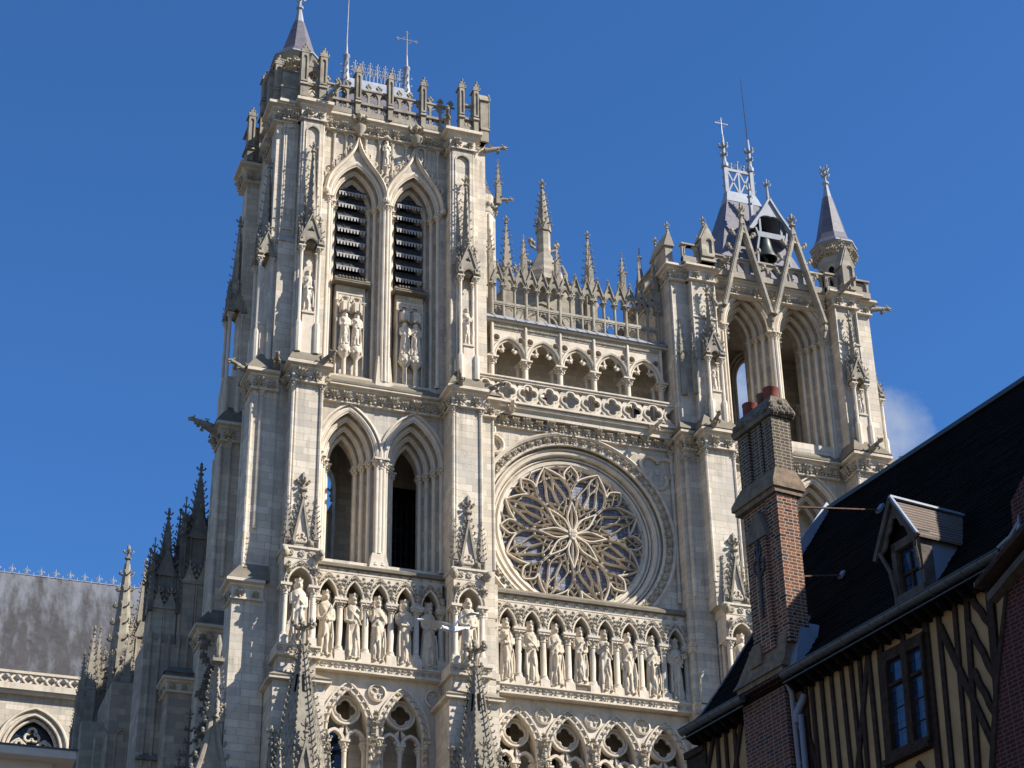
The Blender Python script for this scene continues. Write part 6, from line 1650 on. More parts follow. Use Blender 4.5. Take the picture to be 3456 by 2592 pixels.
# roof
ZR = 6.05; MR = 4.4
mb = MB(HM)
def roofpt(m): return m
V = []
prof = [(.0,.06),(.55,.55),(1.2,1.42),(MR,ZR)]
pr2 = prof + [(2*MR-m, z) for m, z in reversed(prof[:-1])]
k = len(pr2)
for s in (-.08, 9.9):
    V += [(s, m, z) for m, z in pr2]
mb.add(V, [(i, i+1, k+i+1, k+i) for i in range(k-1)] + [tuple(range(k)), tuple(range(2*k-1, k-1, -1))])
roof = hp(mb, 'roof', 'slate_dark')
mb = MB(HM); zq = .5
rz = random.Random(5)
zs_ = [p[1] for p in prof]; ms_ = [p[0] for p in prof]
while zq < ZR-.1:
    m0 = float(np.interp(zq, zs_, ms_)); m1 = float(np.interp(min(ZR, zq+.16), zs_, ms_)); s = -.1
    while s < 9.9:
        e = min(9.9, s + .5 + .9*rz.random()); o = .012+.014*rz.random()
        mb.add([(s,m0-o,zq+o*.7),(e,m0-o+.004*rz.random(),zq+o*.7),(e,m1,min(ZR,zq+.16)+.004),(s,m1,min(ZR,zq+.16)+.004),(s,m0+.01,zq-.01),(e,m0+.01,zq-.01)], [(0,1,2,3),(4,5,1,0)]); s = e
    zq += .125
hp(mb, 'slate_courses', 'slate_dark', roof)
mb = MB(HM); mb.box(-.12, 9.9, MR-.12, MR+.12, ZR-.06, ZR+.04); hp(mb, 'ridge_capping', 'gutter', roof)
mb = MB(HM)                                         # zinc verge on the far gable
for (m0, z0), (m1, z1) in zip(prof, prof[1:]): mb.bar((-.1,m0,z0+.02),(-.1,m1,z1+.02), .10, .05)
hp(mb, 'verge_trim', 'gutter', roof)
mb = MB(HM); mb.bar((-.05,MR-1.1,4.62),(-.05,MR-.0,6.1),.06,.3); mb.bar((-.12,MR-.8,4.95),(-.12,MR-.1,5.95),.12,.05); hp(mb, 'verge_flashing', 'flash', roof)
mb = MB(HM)                                         # gable infill facing the cathedral
mb.prism([(0,0),(.1,0),(.1,.1),(0,.1)], 3, 3.1)
# chimney (its street face lies m=.2 in from the gutter line)
ch = MB(HM); ch2 = MB(HM); ch3 = MB(HM); cp = MB(HM); sc_ = MB(HM)
ch.box(1.84, 3.25, .18, .75, GZ, .30)
hp(ch, 'chimney_base', 'brick_low')
chim = node('chimney', house, 'tall brick chimney stack, dark brown at the top and red and blue brick below')
sc_.frus(1.68, 3.36, .08, .85, .36, 1.80, 3.40, .14, .8, .52); sc_.frus(1.80, 3.40, .14, .8, .52, 2.28, 3.46, .21, .7, 1.12); sc_.box(1.76,3.3,.13,.8,.26,.365); sc_.box(2.3,2.7,.10,.3,.62,.98)
hp(sc_, 'chimney_shoulder', 'sandcap', chim)
ch2.box(2.30, 2.62, .24, .68, .8, 4.0); ch2.box(2.62, 3.12, .14, .68, .8, 3.2); ch2.box(2.62, 3.12, .23, .68, 3.2, 4.0); ch2.box(3.12, 3.53, .2, .69, .8, 4.0)
hp(ch2, 'chimney_shaft', 'brick_mix', chim)
sc_ = MB(HM); sc_.prism([(2.54,3.16),(3.18,3.16),(3.18,3.3),(2.98,3.76),(2.54,3.42)], .08, .3); hp(sc_, 'stone_hood', 'mortar', chim)
sc_ = MB(HM); sc_.frus(2.12,3.62,.08,.86,4.08,2.12,3.62,.08,.86,4.2); sc_.frus(2.12,3.62,.08,.86,4.2,2.34,3.58,.19,.68,4.52); sc_.box(2.17,3.58,.13,.8,3.97,4.09)
hp(sc_, 'chimney_band', 'sandcap', chim)
ch3.box(2.37, 2.73, .2, .66, 4.4, 5.72); ch3.box(2.73, 2.82, .27, .66, 4.4, 5.72); ch3.box(2.82, 3.16, .22, .66, 4.4, 5.72); ch3.box(3.16,3.24,.28,.66,4.4,5.72); ch3.box(3.24, 3.58, .2, .66, 4.4, 5.72)
hp(ch3, 'chimney_top', 'brick_dark', chim)
cp.frus(2.31,3.63,.13,.73,5.70,2.28,3.66,.11,.75,5.80); cp.frus(2.27,3.67,.1,.76,5.80,2.41,3.59,.24,.62,6.16)
for i in range(46):
    s = 2.36+1.25*rnd.random(); cp.blob((s, (rnd.choice((.13,.72))+rnd.uniform(-.03,.03)) if rnd.random() < .7 else .4, 5.83+.05*rnd.random()), .05+.05*rnd.random())
for i in range(60): cp.blob((3.59+.06*rnd.random(), .15+.55*rnd.random(), 5.78+.3*rnd.random()*rnd.random()), .03+.05*rnd.random())
hp(cp, 'chimney_cap', 'mortar', chim)
for s, m, z0, z1, r_, mt in ((3.36,.42,6.05,6.46,.16,'pot'),(2.6,.42,6.,6.46,.16,'pot'),(3.02,.46,6.05,6.5,.125,'potbrown')):
    p_ = MB(HM); p_.lathe([(r_*1.02,z0),(r_,z1-.04),(r_*1.05,z1-.03),(r_*1.05,z1),(r_*.82,z1),(r_*.8,z0+.1)], s, m, 18, cap=False); hp(p_, 'chimney_pot', mt, chim, 40)
# wrought iron anchor on the shaft
mb = MB(HM); a_ = .11; ax_ = 2.86
mb.tube([(ax_,a_,3.12),(ax_,a_,2.1),(ax_-.02,a_,1.5)], .03, 6)
for s in (-1, 1): mb.tube([(ax_,a_,2.35),(ax_+s*.16,a_,2.5),(ax_+s*.17,a_,2.7),(ax_+s*.08,a_,2.75)], .025, 5); mb.tube([(ax_,a_,2.75),(ax_+s*.1,a_,2.9),(ax_+s*.08,a_,3.0)], .025, 5)
mb.blob((ax_,a_,3.1), .06); hp(mb, 'iron_anchor', 'iron', chim)
# stay rods from chimney to roof
mb = MB(HM); mb.tube([(3.5,.5,3.72),(3.21,3.07,4.32)], .022, 6); mb.tube([(3.5,.5,2.2),(3.19,1.88,2.62)], .022, 6); hp(mb, 'stay_rod', 'rust', chim)
mb = MB(HM); mb.bar((3.21,3.0,4.26),(3.15,3.2,4.5),.10,.06); mb.bar((3.19,1.84,2.56),(3.15,1.98,2.74),.09,.05); hp(mb, 'rod_foot', 'flash', chim)
# flashing beside the chimney shoulder
mb = MB(HM); mb.frus(3.36,3.62,.2,.6,.2,3.40,3.52,.5,.95,1.25); mb.bar((3.45,.5,.95),(3.42,.8,1.45),.06,.04); hp(mb, 'flashing', 'flash', roof)
# downpipes
mb = MB(HM); mb.tube([(3.44,.1,.0),(3.37,.25,-.2),(3.36,.3,-3.),(3.36,.3,GZ)], .055, 10); mb.tube([(3.62,.34,-.3),(3.58,.32,-.42),(3.42,.28,-.62),(3.4,.28,-.8)], [.06,.07,.075,.06], 10)
for z in (-.45,-.9,-1.6): mb.lathe([(.068,z),(.068,z+.05)], 3.365, .31, 10)
hp(mb, 'downpipe', 'pipe', None, 50)
mb = MB(HM); mb.tube([(3.52,.3,-.68),(3.52,.3,-3.),(3.5,.3,GZ)], .06, 10); mb.lathe([(.068,-.98),(.068,-.94)], 3.52, .3, 10); hp(mb, 'downpipe', 'pipe', None, 50)
# casement window
wn = MB(HM)
def wpoly(mb, q, m0, m1): mb.prism(ccw(q), m0, m1)
fo_ = [(5.96,-.40),(7.13,-.40),(7.02,-2.26),(5.83,-2.26)]
fi_a = [(6.10,-.52),(6.53,-.53),(6.44,-2.15),(5.99,-2.14)]; fi_b = [(6.68,-.54),(7.06,-.55),(6.97,-2.17),(6.60,-2.16)]
wn.holes(ccw(fo_), [ccw(fi_a), ccw(fi_b)], W_-.14, W_+.02)
for q, z in ((fi_a,-.96),(fi_b,-.98)): wn.box(q[3][0]+.03, q[1][0]-.02, W_-.10, W_+.0, z-.03, z+.03)
for q, zz in ((fi_a,(-1.40,-1.80)),(fi_b,(-1.42,-1.82))):
    for z in zz: wn.box(q[3][0]+.02, q[1][0]-.03, W_-.055, W_-.03, z-.008, z+.008)
wn.box(5.72, 7.0, W_-.17, W_+.1, -2.36, -2.25); wn.box(5.9, 7.16, W_-.14, W_+.05, -.40, -.34)
win = hp(wn, 'window', 'oak')
gp = MB(HM); gp.prism(ccw(fi_a), W_-.04, W_-.01); gp.prism(ccw(fi_b), W_-.04, W_-.01); hp(gp, 'pane', 'pane', win)
cu = MB(HM)
# dormer
dm = node('dormer', house, 'small gabled dormer with brown tiled side and carved bargeboards')
sc0 = 7.06; md = .2
mb = MB(HM)
def rl(m): return prof[0][1] if m < 0 else np.interp(m, [p[0] for p in prof], [p[1] for p in prof])
ze, za_ = 1.30, 2.2
for sgn, mt in ((1,'tile'),(-1,'slate_dark')):
    t_ = MB(HM); a = (sc0, za_); b = (sc0+sgn*.58, ze-.02)
    mk = lambda m: [(a[0],m,a[1]),(b[0],m,b[1])]
    n = 11
    for i in range(n):                             # overlapping courses
        f0, f1 = i/n, (i+1)/n
        s0, z0 = a[0]+(b[0]-a[0])*f0, a[1]+(b[1]-a[1])*f0; s1, z1 = a[0]+(b[0]-a[0])*f1, a[1]+(b[1]-a[1])*f1
        o = .028
        t_.add([(s0,md-.12,z0+.004),(s1+sgn*o*.4,md-.12,z1+o),(s1+sgn*o*.4,1.75,z1+o),(s0,1.75,z0+.004),(s1,md-.12,z1-.02),(s1,1.75,z1-.02),(s0,md-.12,z0-.05),(s0,1.75,z0-.05)], [(0,1,2,3),(1,4,5,2),(0,6,4,1),(3,2,5,7),(6,7,5,4)])
    hp(t_, 'dormer_roof', mt, dm)
mb = MB(HM)
for sgn in (-1, 1):
    P = [(sc0+sgn*.62,ze-.06),(sc0,za_+.05)]; mb.bar((P[0][0],md-.14,P[0][1]),(P[1][0],md-.14,P[1][1]),.09,.05,(0,1,0))
    # cusped inner board
    Q = [(sc0+sgn*.56,ze-.02),(sc0,za_-.05),(sc0,za_-.36)] + [(sc0+sgn*(.05+.09*j),za_-.36-.135*j-(.05 if j % 2 else -.03)) for j in range(5)]
    mb.prism(ccw(Q), md-.10, md-.06)
hp(mb, 'bargeboard', 'barge', dm)
mb = MB(HM); mb.bar((sc0,md-.15,za_+.08),(sc0,1.8,za_+.06),.07,.04); mb.bar((sc0+.04,md-.16,za_+.05),(sc0+.63,md-.16,ze-.02),.04,.06,(0,1,0)); hp(mb, 'dormer_trim', 'flash', dm)
mb = MB(HM); mb.box(6.74,6.86,md,md+.25,.3,1.45); mb.box(7.44,7.56,md,md+.25,.3,1.45); mb.box(6.74,7.56,md-.05,md+.2,.28,.42); mb.box(6.74,7.56,md,md+.2,1.3,1.46)
mb.tube([(6.8,md-.02,.3),(6.78,md-.1,.9),(6.62,md-.16,1.32)],.04,6); mb.tube([(7.5,md-.02,.7),(7.52,md-.1,1.1),(7.62,md-.16,1.35)],.035,6)
hp(mb, 'dormer_frame', 'barge', dm)
mb = MB(HM); mb.box(6.86,7.44,md+.12,md+.16,.42,1.3); hp(mb, 'pane', 'pane', dm)
mb = MB(HM); mb.box(7.13,7.17,md+.08,md+.12,.42,1.2); mb.box(6.86,7.44,md+.08,md+.12,.8,.84)
for s in (6.88,7.42): mb.box(s-.03,s+.03,md+.07,md+.13,.42,1.3)
hp(mb, 'glazing_bar', 'oak', dm)
mb = MB(HM)
for s in (6.78, 7.52): mb.add([(s,md+.1,.3),(s,md+.1,1.45),(s,1.3,1.45),(s+.02,md+.1,.3),(s+.02,md+.1,1.45),(s+.02,1.3,1.45)], [(0,1,2),(5,4,3),(0,3,4,1),(1,4,5,2)])
hp(mb, 'dormer_cheek', 'cheek', dm)
mb = MB(HM); mb.prism([(sc0-.5,1.3),(sc0+.5,1.3),(sc0,2.08)], md+.1, 1.4); hp(mb, 'dormer_gable', 'soffit', dm)
# ------------------------------------------------------------ neighbouring brick house at the picture's edge
bh = thing('brick_house', 'dark red brick house with sloping eaves boards at the picture edge', 'house', tuple(HM @ Vector((12.,1.,-14.78))))
def sz(s): return -.61+.398*(s-9.66)
mb = MB(HM); mb.prism(ccw([(10.02,-.78),(9.53,-2.16),(9.14,-3.44),(9.0,-4.),(9.0,-14.7),(15.,-14.7),(15.,1.2)]), -.3, 3.); part(mb, 'wall', 'brick_red', bh)
mb = MB(HM); mb.prism(ccw([(10.0,-.8),(9.46,-2.16),(9.07,-3.44),(9.07,-3.6),(9.14,-3.6),(9.56,-2.16),(10.06,-.8)]), -.34, -.2); part(mb, 'corner_board', 'oak', bh)
mb = MB(HM); mb.prism(ccw([(9.62,-.66),(9.66,-.56),(15.,sz(15)+.06),(15.,sz(15)-.1)]), -.62, -.3); part(mb, 'eaves_board', 'oak', bh)
mb = MB(HM); mb.prism(ccw([(9.76,-.92),(9.74,-.80),(15.,sz(15)-.24),(15.,sz(15)-.38)]), -.5, -.3); part(mb, 'bargeboard', 'barge', bh)
mb = MB(HM); mb.add([(9.6,-.6,-.64),(15.,-.6,sz(15)),(15.,2.5,sz(15)+.1),(9.6,2.5,-.3),(9.6,-.6,-.56),(15.,-.6,sz(15)+.1),(15.,2.5,sz(15)+.2),(9.6,2.5,-.2)],[(0,3,2,1),(4,5,6,7),(0,1,5,4),(1,2,6,5),(2,3,7,6),(3,0,4,7)]) ; part(mb, 'roof', 'tile', bh)
mb = MB(HM); mb.prism(ccw([(10.16,.3),(13.,.6),(13.,3.),(10.2,.75)]), -.1, 2.); part(mb, 'upper_wall', 'brick_red', bh)
mb = MB(HM); mb.prism(ccw([(9.76,-.2),(10.5,-.1),(10.32,.2),(10.1,.12),(9.82,.08)]), -.1, .4); part(mb, 'render_cheek', 'sandcap', bh)
mb = MB(HM); mb.tube([(9.78,-.12,.10),(9.95,-.12,.14),(10.1,-.12,.17),(10.34,-.12,.33)],.032,8); mb.prism(ccw([(10.27,.2),(10.36,.24),(10.36,.46)]),-.14,-.1); part(mb, 'zinc_flashing', 'flash', bh, 40)
mb = MB(HM); mb.box(9.3,9.62,.3,.44,-2.0,-.85); part(mb, 'render_strip', 'render', house)

# ============================================================ behind and left of the towers
tp = node('transept', cath, 'transept with streaked slate roof, pierced parapet and traceried window')
mb = MB(); yt = 41.
mb.holes([(-32.,20.),(-14.,20.),(-14.,46.2),(-32.,46.2)], [ccw(aopen(-20.25, 22., 41.6, 1.75, 2.3))], yt, yt+.8)
part(mb, 'transept_wall', 'stone', tp)
mb = MB()
for d, y in ((0.42,yt-.1),(.05,yt+.0),(-.2,yt+.25)): mb.sweep(arch(-20.25, 41.6, 1.75, 2.3, d, 12), roll(.11,0,y,6))
c = -20.25; zz = 41.5
for cx3, cz3, r3 in ((c,42.75,.5),(c-.75,41.95,.42),(c+.75,41.95,.42)): mb.sweep(ccw(foil(cx3,cz3,r3,3,PI/2,6)), roll(.09,0,yt+.55,6), True)
mb.sweep(arch(c-.8, 41.2, .78, 1.3), roll(.08,0,yt+.55,6)); mb.sweep(arch(c+.8, 41.2, .78, 1.3), roll(.08,0,yt+.55,6))
part(mb, 'window_tracery', 'carved', tp, 40)
mb = MB(); mb.prism(aopen(-20.25, 22., 41.6, 1.72, 2.25), yt+.65, yt+.7); part(mb, 'dark_window', 'darkglass', tp)
mb = MB()
mb.box(-32,-14,yt-.5,yt+.6,45.35,45.75); mb.box(-32,-14,yt-.35,yt+.6,45.15,45.35); mb.box(-32,-14,yt-.35,yt-.1,46.45,46.62)
for i in range(24):
    x = -31.+.72*i
    mb.bar((x,yt-.22,45.75),(x+.72,yt-.22,46.48),.11,.14); mb.bar((x+.72,yt-.24,45.75),(x,yt-.24,46.48),.11,.12); mb.blob((x+.36,yt-.25,46.12),.13)
part(mb, 'pierced_parapet', 'carved', tp, 40)
mb = MB()
mb.add([(-36,yt+.3,45.4),(-13.2,yt+.3,45.4),(-13.2,47.3,56.0),(-36,47.3,56.0),(-13.2,53.,45.4),(-36,53.,45.4)], [(0,1,2,3),(3,2,4,5),(1,4,2),(0,3,5)]); part(mb, 'transept_roof', 'slate_old', tp)
mb = MB()
for i in range(12):
    x = -24.2+.98*i
    mb.prism([(x-.02,56.),(x+.02,56.),(x+.05,56.3),(x,56.75),(x-.05,56.3)], 47.25, 47.31)
    for s in (-1,1): mb.tube([(x,47.28,56.22),(x+s*.14,47.28,56.46),(x+s*.22,47.28,56.36),(x+s*.19,47.28,56.28)], .04, 5)
    mb.box(x-.12,x+.12,47.26,47.3,56.16,56.21); mb.bar((x+.49,47.28,55.95),(x+.49,47.28,56.25),.05)
mb.bar((-30,47.28,56.03),(-13.2,47.28,56.03),.06)
part(mb, 'ridge_cresting', 'lead', tp, 40)
mb = MB()
for x, z in ((-21.7,51.3),(-20.5,51.2),(-22.4,55.1),(-20.9,55.0),(-19.0,54.6)): mb.box(x-.08,x+.08,yt+.3+(z-45.4)*.66-.12,yt+.3+(z-45.4)*.66+.2,z,z+.12)
part(mb, 'roof_hook', 'iron', tp)

def bigpinnacle(x, y, zt, zs, r, mat, name='buttress_pinnacle', lab=None, lucarne=False, n=8, body=20.):
    mb = MB(); a0 = PI/8 if n == 8 else PI/4
    mb.box(x-r*.95, x+r*.95, y-r*.95, y+r*.95, body, zs)
    spire(mb, x, y, zs, zt, r*.95, n, 8, r*.34, a0, r*.9, .22)
    for k in range(4):
        m = MB(Matrix.Translation((x,y,0)) @ Matrix.Rotation(k*PI/2,4,'Z'))
        m.prism([(-r*.8,zs-.2),(r*.8,zs-.2),(r*.12,zs+r*1.9),(-r*.12,zs+r*1.9)], -r*1.12, -r*.5)
        m.sweep(aopen(0, zs-r*3.2, zs-r*.2, r*.55, r*.8), roll(r*.08,0,-r*1.0,5))
        for s in (-1,1):
            for j in range(3): m.inst(CROCK, (s*r*(.75-.22*j),-r*.95,zs+r*(.2+.55*j)), r*.4, X=(s,-.2,.3))
        m.inst(CROCK, (0,-r*.9,zs+r*1.9), r*.55, X=(0,-1,.3)); merge(mb, m)
    o = part(mb, name, mat, cath, 40, lab)
    for s in ((-1,-1),(1,-1),(-1,1),(1,1)):
        m = MB(); pinnacle(m, x+s[0]*r*1.12, y+s[1]*r*1.12, zs-r*3.6, zs-r*.6, zs+r*3., r*.2, 5, r*.28); part(m, 'corner_pinnacle', mat, o, 40)
    return o
bigpinnacle(-17.7, 24., 48.5, 39.3, .84, 'old', lab='sunlit octagonal crocketed pinnacle of a nave buttress')
bigpinnacle(-16.2, 27., 49.2, 44.2, .52, 'old', lab='sunlit square pinnacle behind the octagonal one', n=4)
def darkpin(x, y, zt, z1, z2, r, lab):
    o = bigpinnacle(x, y, zt, z1, r, 'black', lab=lab, n=4, body=z2-.5)
    mb = MB(); R2 = r*1.06
    mb.box(x-R2,x+R2,y-R2,y+R2,30.,z2)
    for k in range(4):
        m = MB(Matrix.Translation((x,y,0)) @ Matrix.Rotation(k*PI/2,4,'Z'))
        for u in (-.5,.5):
            m.prism([((u-.5)*R2,z2-.1),((u+.5)*R2,z2-.1),(u*R2,z2+R2*1.3)], -R2*1.12, -R2*.6); m.inst(CROCK,(u*R2,-R2,z2+R2*1.25),.2,X=(0,-1,.3))
            for q in (-.42,.42): m.lathe([(.05,30.),(.05,z2-.2)], (u+q)*R2, -R2, 5)
            for j in range(4): m.inst(CROCK, ((u+(.4-.1*j))*R2,-R2*1.05,z2+.25*j), .17, X=(1,-.3,.3)); m.inst(CROCK, ((u-(.4-.1*j))*R2,-R2*1.05,z2+.25*j), .17, X=(-1,-.3,.3))
        for j in range(9): m.inst(CROCK, (R2*1.0,-R2*1.0,z2+.2+j*.27), .2, X=(1,-1,.1))
        merge(mb, m)
    part(mb, 'pinnacle_base', 'oldwall', o, 40)
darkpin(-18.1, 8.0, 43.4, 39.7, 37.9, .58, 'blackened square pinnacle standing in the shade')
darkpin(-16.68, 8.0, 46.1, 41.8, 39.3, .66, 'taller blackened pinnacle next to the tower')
mb = MB(); mb.box(-10.22,-9.6,7.7,8.4,37.,44.2); mb.prism([(-10.3,44.15),(-9.5,44.15),(-9.9,45.)],7.6,8.5); part(mb, 'buttress_pinnacle', 'oldwall', cath)
mb = MB(); finial(mb, -9.98, 8.0, 44.95, .62); finial(mb, -9.98, 7.7, 44.9, .5); part(mb, 'pinnacle_finial', 'old', cath, 40)
for x, y, zt, zs, r in ((-19.4,22.,42.6,38.9,.30),(-18.95,23.,43.0,40.0,.2),(-20.05,20.,40.2,37.6,.2),(-17.45,22.4,43.4,38.9,.30),(-18.5,21.,40.9,37.4,.2),(-16.6,23.,42.9,39.2,.26),(-19.9,22.5,39.5,36.5,.2),(-17.0,21.,38.6,35.,.26)):
    m = MB(); pinnacle(m, x, y, 20., zs, zt, r, 8, r*.6); part(m, 'pinnacle', 'old', cath, 40)
# nave aisle flank: stepped buttress masses between pinnacles and tower
mb = MB()
mb.box(-20.,-18.9,18.8,22.,20.,36.); mb.box(-18.9,-17.6,17.,24.,20.,37.6); mb.box(-17.6,-16.9,18.,26.,20.,38.)
for x in (-19.2,-18.2,-17.3): mb.sweep(aopen(x, 30., 34.6, .3, .5), roll(.06,0,16.95,5))
part(mb, 'nave_buttress', 'oldwall', cath, 40)
mb = MB()
mb.box(-18.9,-15.9,7.2,9.6,20.,36.0)
for x in (-18.6,-18.2,-17.75,-17.3,-16.9,-16.4): mb.lathe([(.08,30.),(.08,36.5)], x, 7.2, 6)
mb.box(-17.9,-16.3,5.6,7.2,20.,33.6); 
part(mb, 'nave_buttress', 'oldwall', cath, 40)
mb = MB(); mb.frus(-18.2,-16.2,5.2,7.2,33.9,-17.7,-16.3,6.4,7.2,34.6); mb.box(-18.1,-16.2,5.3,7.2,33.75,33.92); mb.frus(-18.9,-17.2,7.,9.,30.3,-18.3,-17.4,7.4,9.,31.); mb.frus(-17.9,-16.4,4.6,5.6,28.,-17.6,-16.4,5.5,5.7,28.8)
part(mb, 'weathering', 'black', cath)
leaf_cornice(cath, -18.0, -16.4, 5.5, 33.1, 33.5, 33.75, 3, .25, (1,0), 1.4)
# dark traceried flank behind the outer portal pinnacle
mb = MB()
for x, zt in ((-17.6,29.6),(-17.25,31.5),(-17.9,28.)): spire(mb, x, 3.2, 24., zt, .28, 4, 12, .26, PI/4, .4)
for i in range(26): mb.inst(LEAF, (-17.0+jit(.25), 1.5+jit(.4), 27+.28*i), .45, X=(1,jit(.4),0))
part(mb, 'crocketed_flank', 'black', cath, 50)

# low building with a flat eave in front of the transept
lb = thing('flat_roofed_building', 'cream building corner with flat projecting eave at the lower left', 'building', (-25.,12.,0))
mb = MB(); mb.box(-34.,-22.1,10.9,15.5,0.,31.05); part(mb, 'wall', 'render', lb)
mb = MB(); mb.box(-34.,-21.16,10.05,15.5,31.0,31.38); part(mb, 'eave', 'render', lb)
mb = MB(); mb.box(-34.,-21.1,10.,15.5,31.385,31.47); part(mb, 'roof_edge', 'gutter', lb)
mb = MB(); mb.frus(-21.2,-20.5,8.,9.,27.0,-21.1,-20.6,8.1,9.,27.2); mb.frus(-20.1,-19.5,8.,9.,26.95,-20.,-19.6,8.1,9.,27.15); part(mb, 'coping', 'lichen', cath)

# gull gliding between us and the front
gd = Vector(((1523-1728)/6555.6, (2118-1296)/6555.6, 1.))
yaw_, pit_, rol_ = R(20.1037), R(29.5281), R(1.0328)
f_ = Vector((S(yaw_)*Cc(pit_), Cc(yaw_)*Cc(pit_), S(pit_))); r_ = Vector((Cc(yaw_), -S(yaw_), 0)); d_ = f_.cross(r_)
rr_, dd_ = r_*Cc(rol_)+d_*S(rol_), d_*Cc(rol_)-r_*S(rol_)
GP = Vector((-31.647,-78,1.6)) + (rr_*gd.x + dd_*gd.y + f_*gd.z).normalized()*44.
UP_ = -dd_
G3 = Matrix(((rr_.x,f_.x,UP_.x,GP.x),(rr_.y,f_.y,UP_.y,GP.y),(rr_.z,f_.z,UP_.z,GP.z),(0,0,0,1)))
mb = MB(G3)                                         # x right, y away, z up as seen from the square
mb.tube([(-.16,-.25,.03),(-.1,-.18,.0),(.0,.0,-.05),(.12,.14,-.06),(.24,.24,-.05),(.33,.3,-.045)], [.025,.05,.07,.065,.04,.012], 10)
mb.inst(BLOB2, (-.18,-.28,.04), .045); mb.tube([(-.2,-.31,.035),(-.23,-.36,.025)], [.014,.004], 5)
mb.add([(.24,.2,-.05),(.27,.28,-.02),(.42,.4,-.03),(.40,.38,-.08)], [(0,1,2,3)])
def gwing(P):
    V = []; n = len(P)
    for (x, y, z, c) in P: V += [(x+c*.32,y-c*.5,z+c*.26), (x+c*.06,y,z+.03), (x-c*.25,y+c*.55,z-c*.40), (x,y,z-.015)]
    F = [(0,1,2,3), (4*n-1,4*n-2,4*n-3,4*n-4)]
    for i in range(n-1):
        for q in range(4): F.append((4*i+q, 4*i+(q+1) % 4, 4*i+4+(q+1) % 4, 4*i+4+q))
    mb.add(V, F)
gwing([(-.02,-.02,-.01,.30),(-.2,-.05,.07,.30),(-.42,-.1,.13,.24),(-.6,-.1,.17,.15),(-.76,-.06,.19,.02)])
gwing([(.02,.02,-.01,.30),(.12,.02,.13,.30),(.22,.03,.24,.26),(.40,.0,.31,.16),(.62,-.05,.31,.02)])
gull = mb.build('gull', M['feather'], None, 60)
tag(gull, 'white gull gliding with raised wings in front of the statue gallery', 'bird')
dkd = DARKS.build('dark_piercing', M['dark'], cath)

g_ = MB(); g_.add([(-900,-900,0),(900,-900,0),(900,900,0),(-900,900,0)], [(0,1,2,3)])
go = g_.build('ground', M['paving']); go['kind'] = 'structure'

# ---------------------------------------------------------------- camera, sky, sun
bpy.context.view_layer.update()
yaw, pit, rol = R(20.1037), R(29.5281), R(1.0328)
fw = Vector((S(yaw)*Cc(pit), Cc(yaw)*Cc(pit), S(pit))); r0 = Vector((Cc(yaw), -S(yaw), 0)); d0 = fw.cross(r0)
rr_ = r0*Cc(rol) + d0*S(rol); dd_ = d0*Cc(rol) - r0*S(rol)
cd = bpy.data.cameras.new('camera'); cam = bpy.data.objects.new('camera', cd); col.objects.link(cam)
cam.matrix_world = Matrix(((rr_.x, -dd_.x, -fw.x, -31.647), (rr_.y, -dd_.y, -fw.y, -78.), (rr_.z, -dd_.z, -fw.z, 1.6), (0,0,0,1)))
cd.sensor_width = 36; cd.lens = 36*6555.6/3456; cd.clip_end = 3000; cd.clip_start = .5
scene.camera = cam

SUN = Vector((.632, -.452, .629)).normalized()
sl = bpy.data.lights.new('sun', 'SUN'); sl.energy = 5.0; sl.angle = R(.53); sl.color = (1., .945, .855)
so = bpy.data.objects.new('sun', sl); col.objects.link(so); so.location = (60,-60,120)
so.rotation_euler = (-SUN).to_track_quat('-Z', 'Y').to_euler()

w = bpy.data.worlds.new('World'); scene.world = w; w.use_nodes = True
t = w.node_tree; bg = t.nodes['Background']
sk = t.nodes.new('ShaderNodeTexSky'); sk.sky_type = 'NISHITA'; sk.sun_disc = False
sk.sun_elevation = math.asin(SUN.z); sk.sun_rotation = math.atan2(SUN.x, SUN.y)
sk.air_density = 1.; sk.dust_density = 0.; sk.ozone_density = 6.; sk.altitude = 60
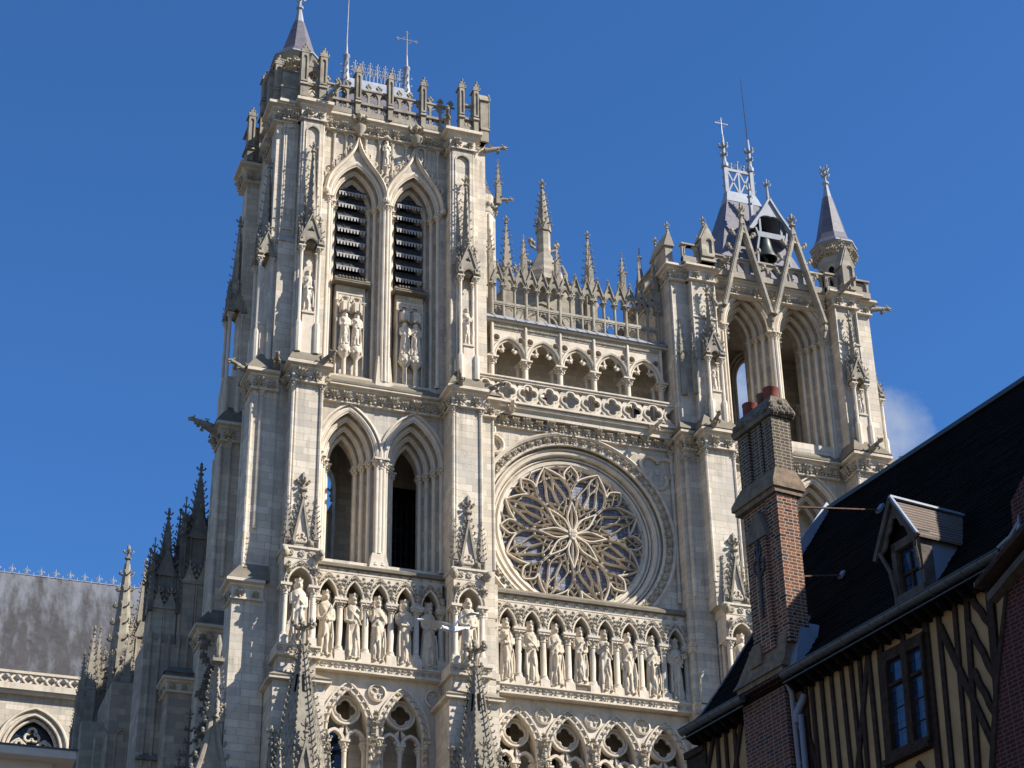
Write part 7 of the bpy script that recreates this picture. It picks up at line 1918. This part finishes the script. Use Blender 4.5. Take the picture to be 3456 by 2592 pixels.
# real clouds low in the sky: noise over the sky direction, gathered near the horizon side behind the shorter tower
tc = t.nodes.new('ShaderNodeTexCoord')
def skynode(tp, **k):
    x = t.nodes.new(tp)
    for a, b in k.items(): setattr(x, a, b)
    return x
nz = skynode('ShaderNodeTexNoise'); nz.inputs['Scale'].default_value = 28.; nz.inputs['Detail'].default_value = 6.; nz.inputs['Roughness'].default_value = .55
t.links.new(tc.outputs['Generated'], nz.inputs['Vector'])
cl = None
for d, rad in (((.4775,.7485,.4600), .040), ((.4093,.7713,.4874), .036)):
    v = Vector(d).normalized()
    q = skynode('ShaderNodeVectorMath', operation='DISTANCE'); t.links.new(tc.outputs['Generated'], q.inputs[0]); q.inputs[1].default_value = v
    mr = skynode('ShaderNodeMapRange'); t.links.new(q.outputs['Value'], mr.inputs[0])
    mr.inputs[1].default_value = rad; mr.inputs[2].default_value = rad*.15; mr.inputs[3].default_value = 0.; mr.inputs[4].default_value = 1.
    if cl is None: cl = mr.outputs[0]
    else:
        mx = skynode('ShaderNodeMath', operation='MAXIMUM'); t.links.new(cl, mx.inputs[0]); t.links.new(mr.outputs[0], mx.inputs[1]); cl = mx.outputs[0]
ad = skynode('ShaderNodeMath', operation='MULTIPLY_ADD'); t.links.new(nz.outputs['Fac'], ad.inputs[0]); ad.inputs[1].default_value = 1.6; ad.inputs[2].default_value = -1.12
sm = skynode('ShaderNodeMath', operation='ADD'); t.links.new(ad.outputs[0], sm.inputs[0]); t.links.new(cl, sm.inputs[1])
cr = skynode('ShaderNodeMapRange'); t.links.new(sm.outputs[0], cr.inputs[0]); cr.inputs[1].default_value = .1; cr.inputs[2].default_value = .8; cr.inputs[4].default_value = .85
mm = skynode('ShaderNodeMix', data_type='RGBA'); t.links.new(cr.outputs[0], mm.inputs[0]); tn_ = skynode('ShaderNodeMix', data_type='RGBA', blend_type='MULTIPLY'); tn_.inputs[0].default_value = 1.; t.links.new(sk.outputs[0], tn_.inputs[6]); tn_.inputs[7].default_value = (.585,.98,1.33,1)
sz_ = skynode('ShaderNodeSeparateXYZ'); t.links.new(tc.outputs['Generated'], sz_.inputs[0]); hz_ = skynode('ShaderNodeMapRange'); t.links.new(sz_.outputs[2], hz_.inputs[0]); hz_.inputs[1].default_value = .10; hz_.inputs[2].default_value = .34; t.links.new(hz_.outputs[0], tn_.inputs[0]); t.links.new(tn_.outputs[2], mm.inputs[6]); mm.inputs[7].default_value = (4.2,4.7,5.6,1)
t.links.new(mm.outputs[2], bg.inputs['Color'])
bg.inputs['Strength'].default_value = .07
vs = scene.view_settings; vs.view_transform = 'Standard'; vs.look = 'None'; vs.exposure = .84; vs.gamma = 1; vs.use_curve_mapping = False
scene.cycles.max_bounces = 6; scene.cycles.diffuse_bounces = 3; scene.cycles.glossy_bounces = 2; scene.cycles.transmission_bounces = 2
scene.cycles.use_denoising = True
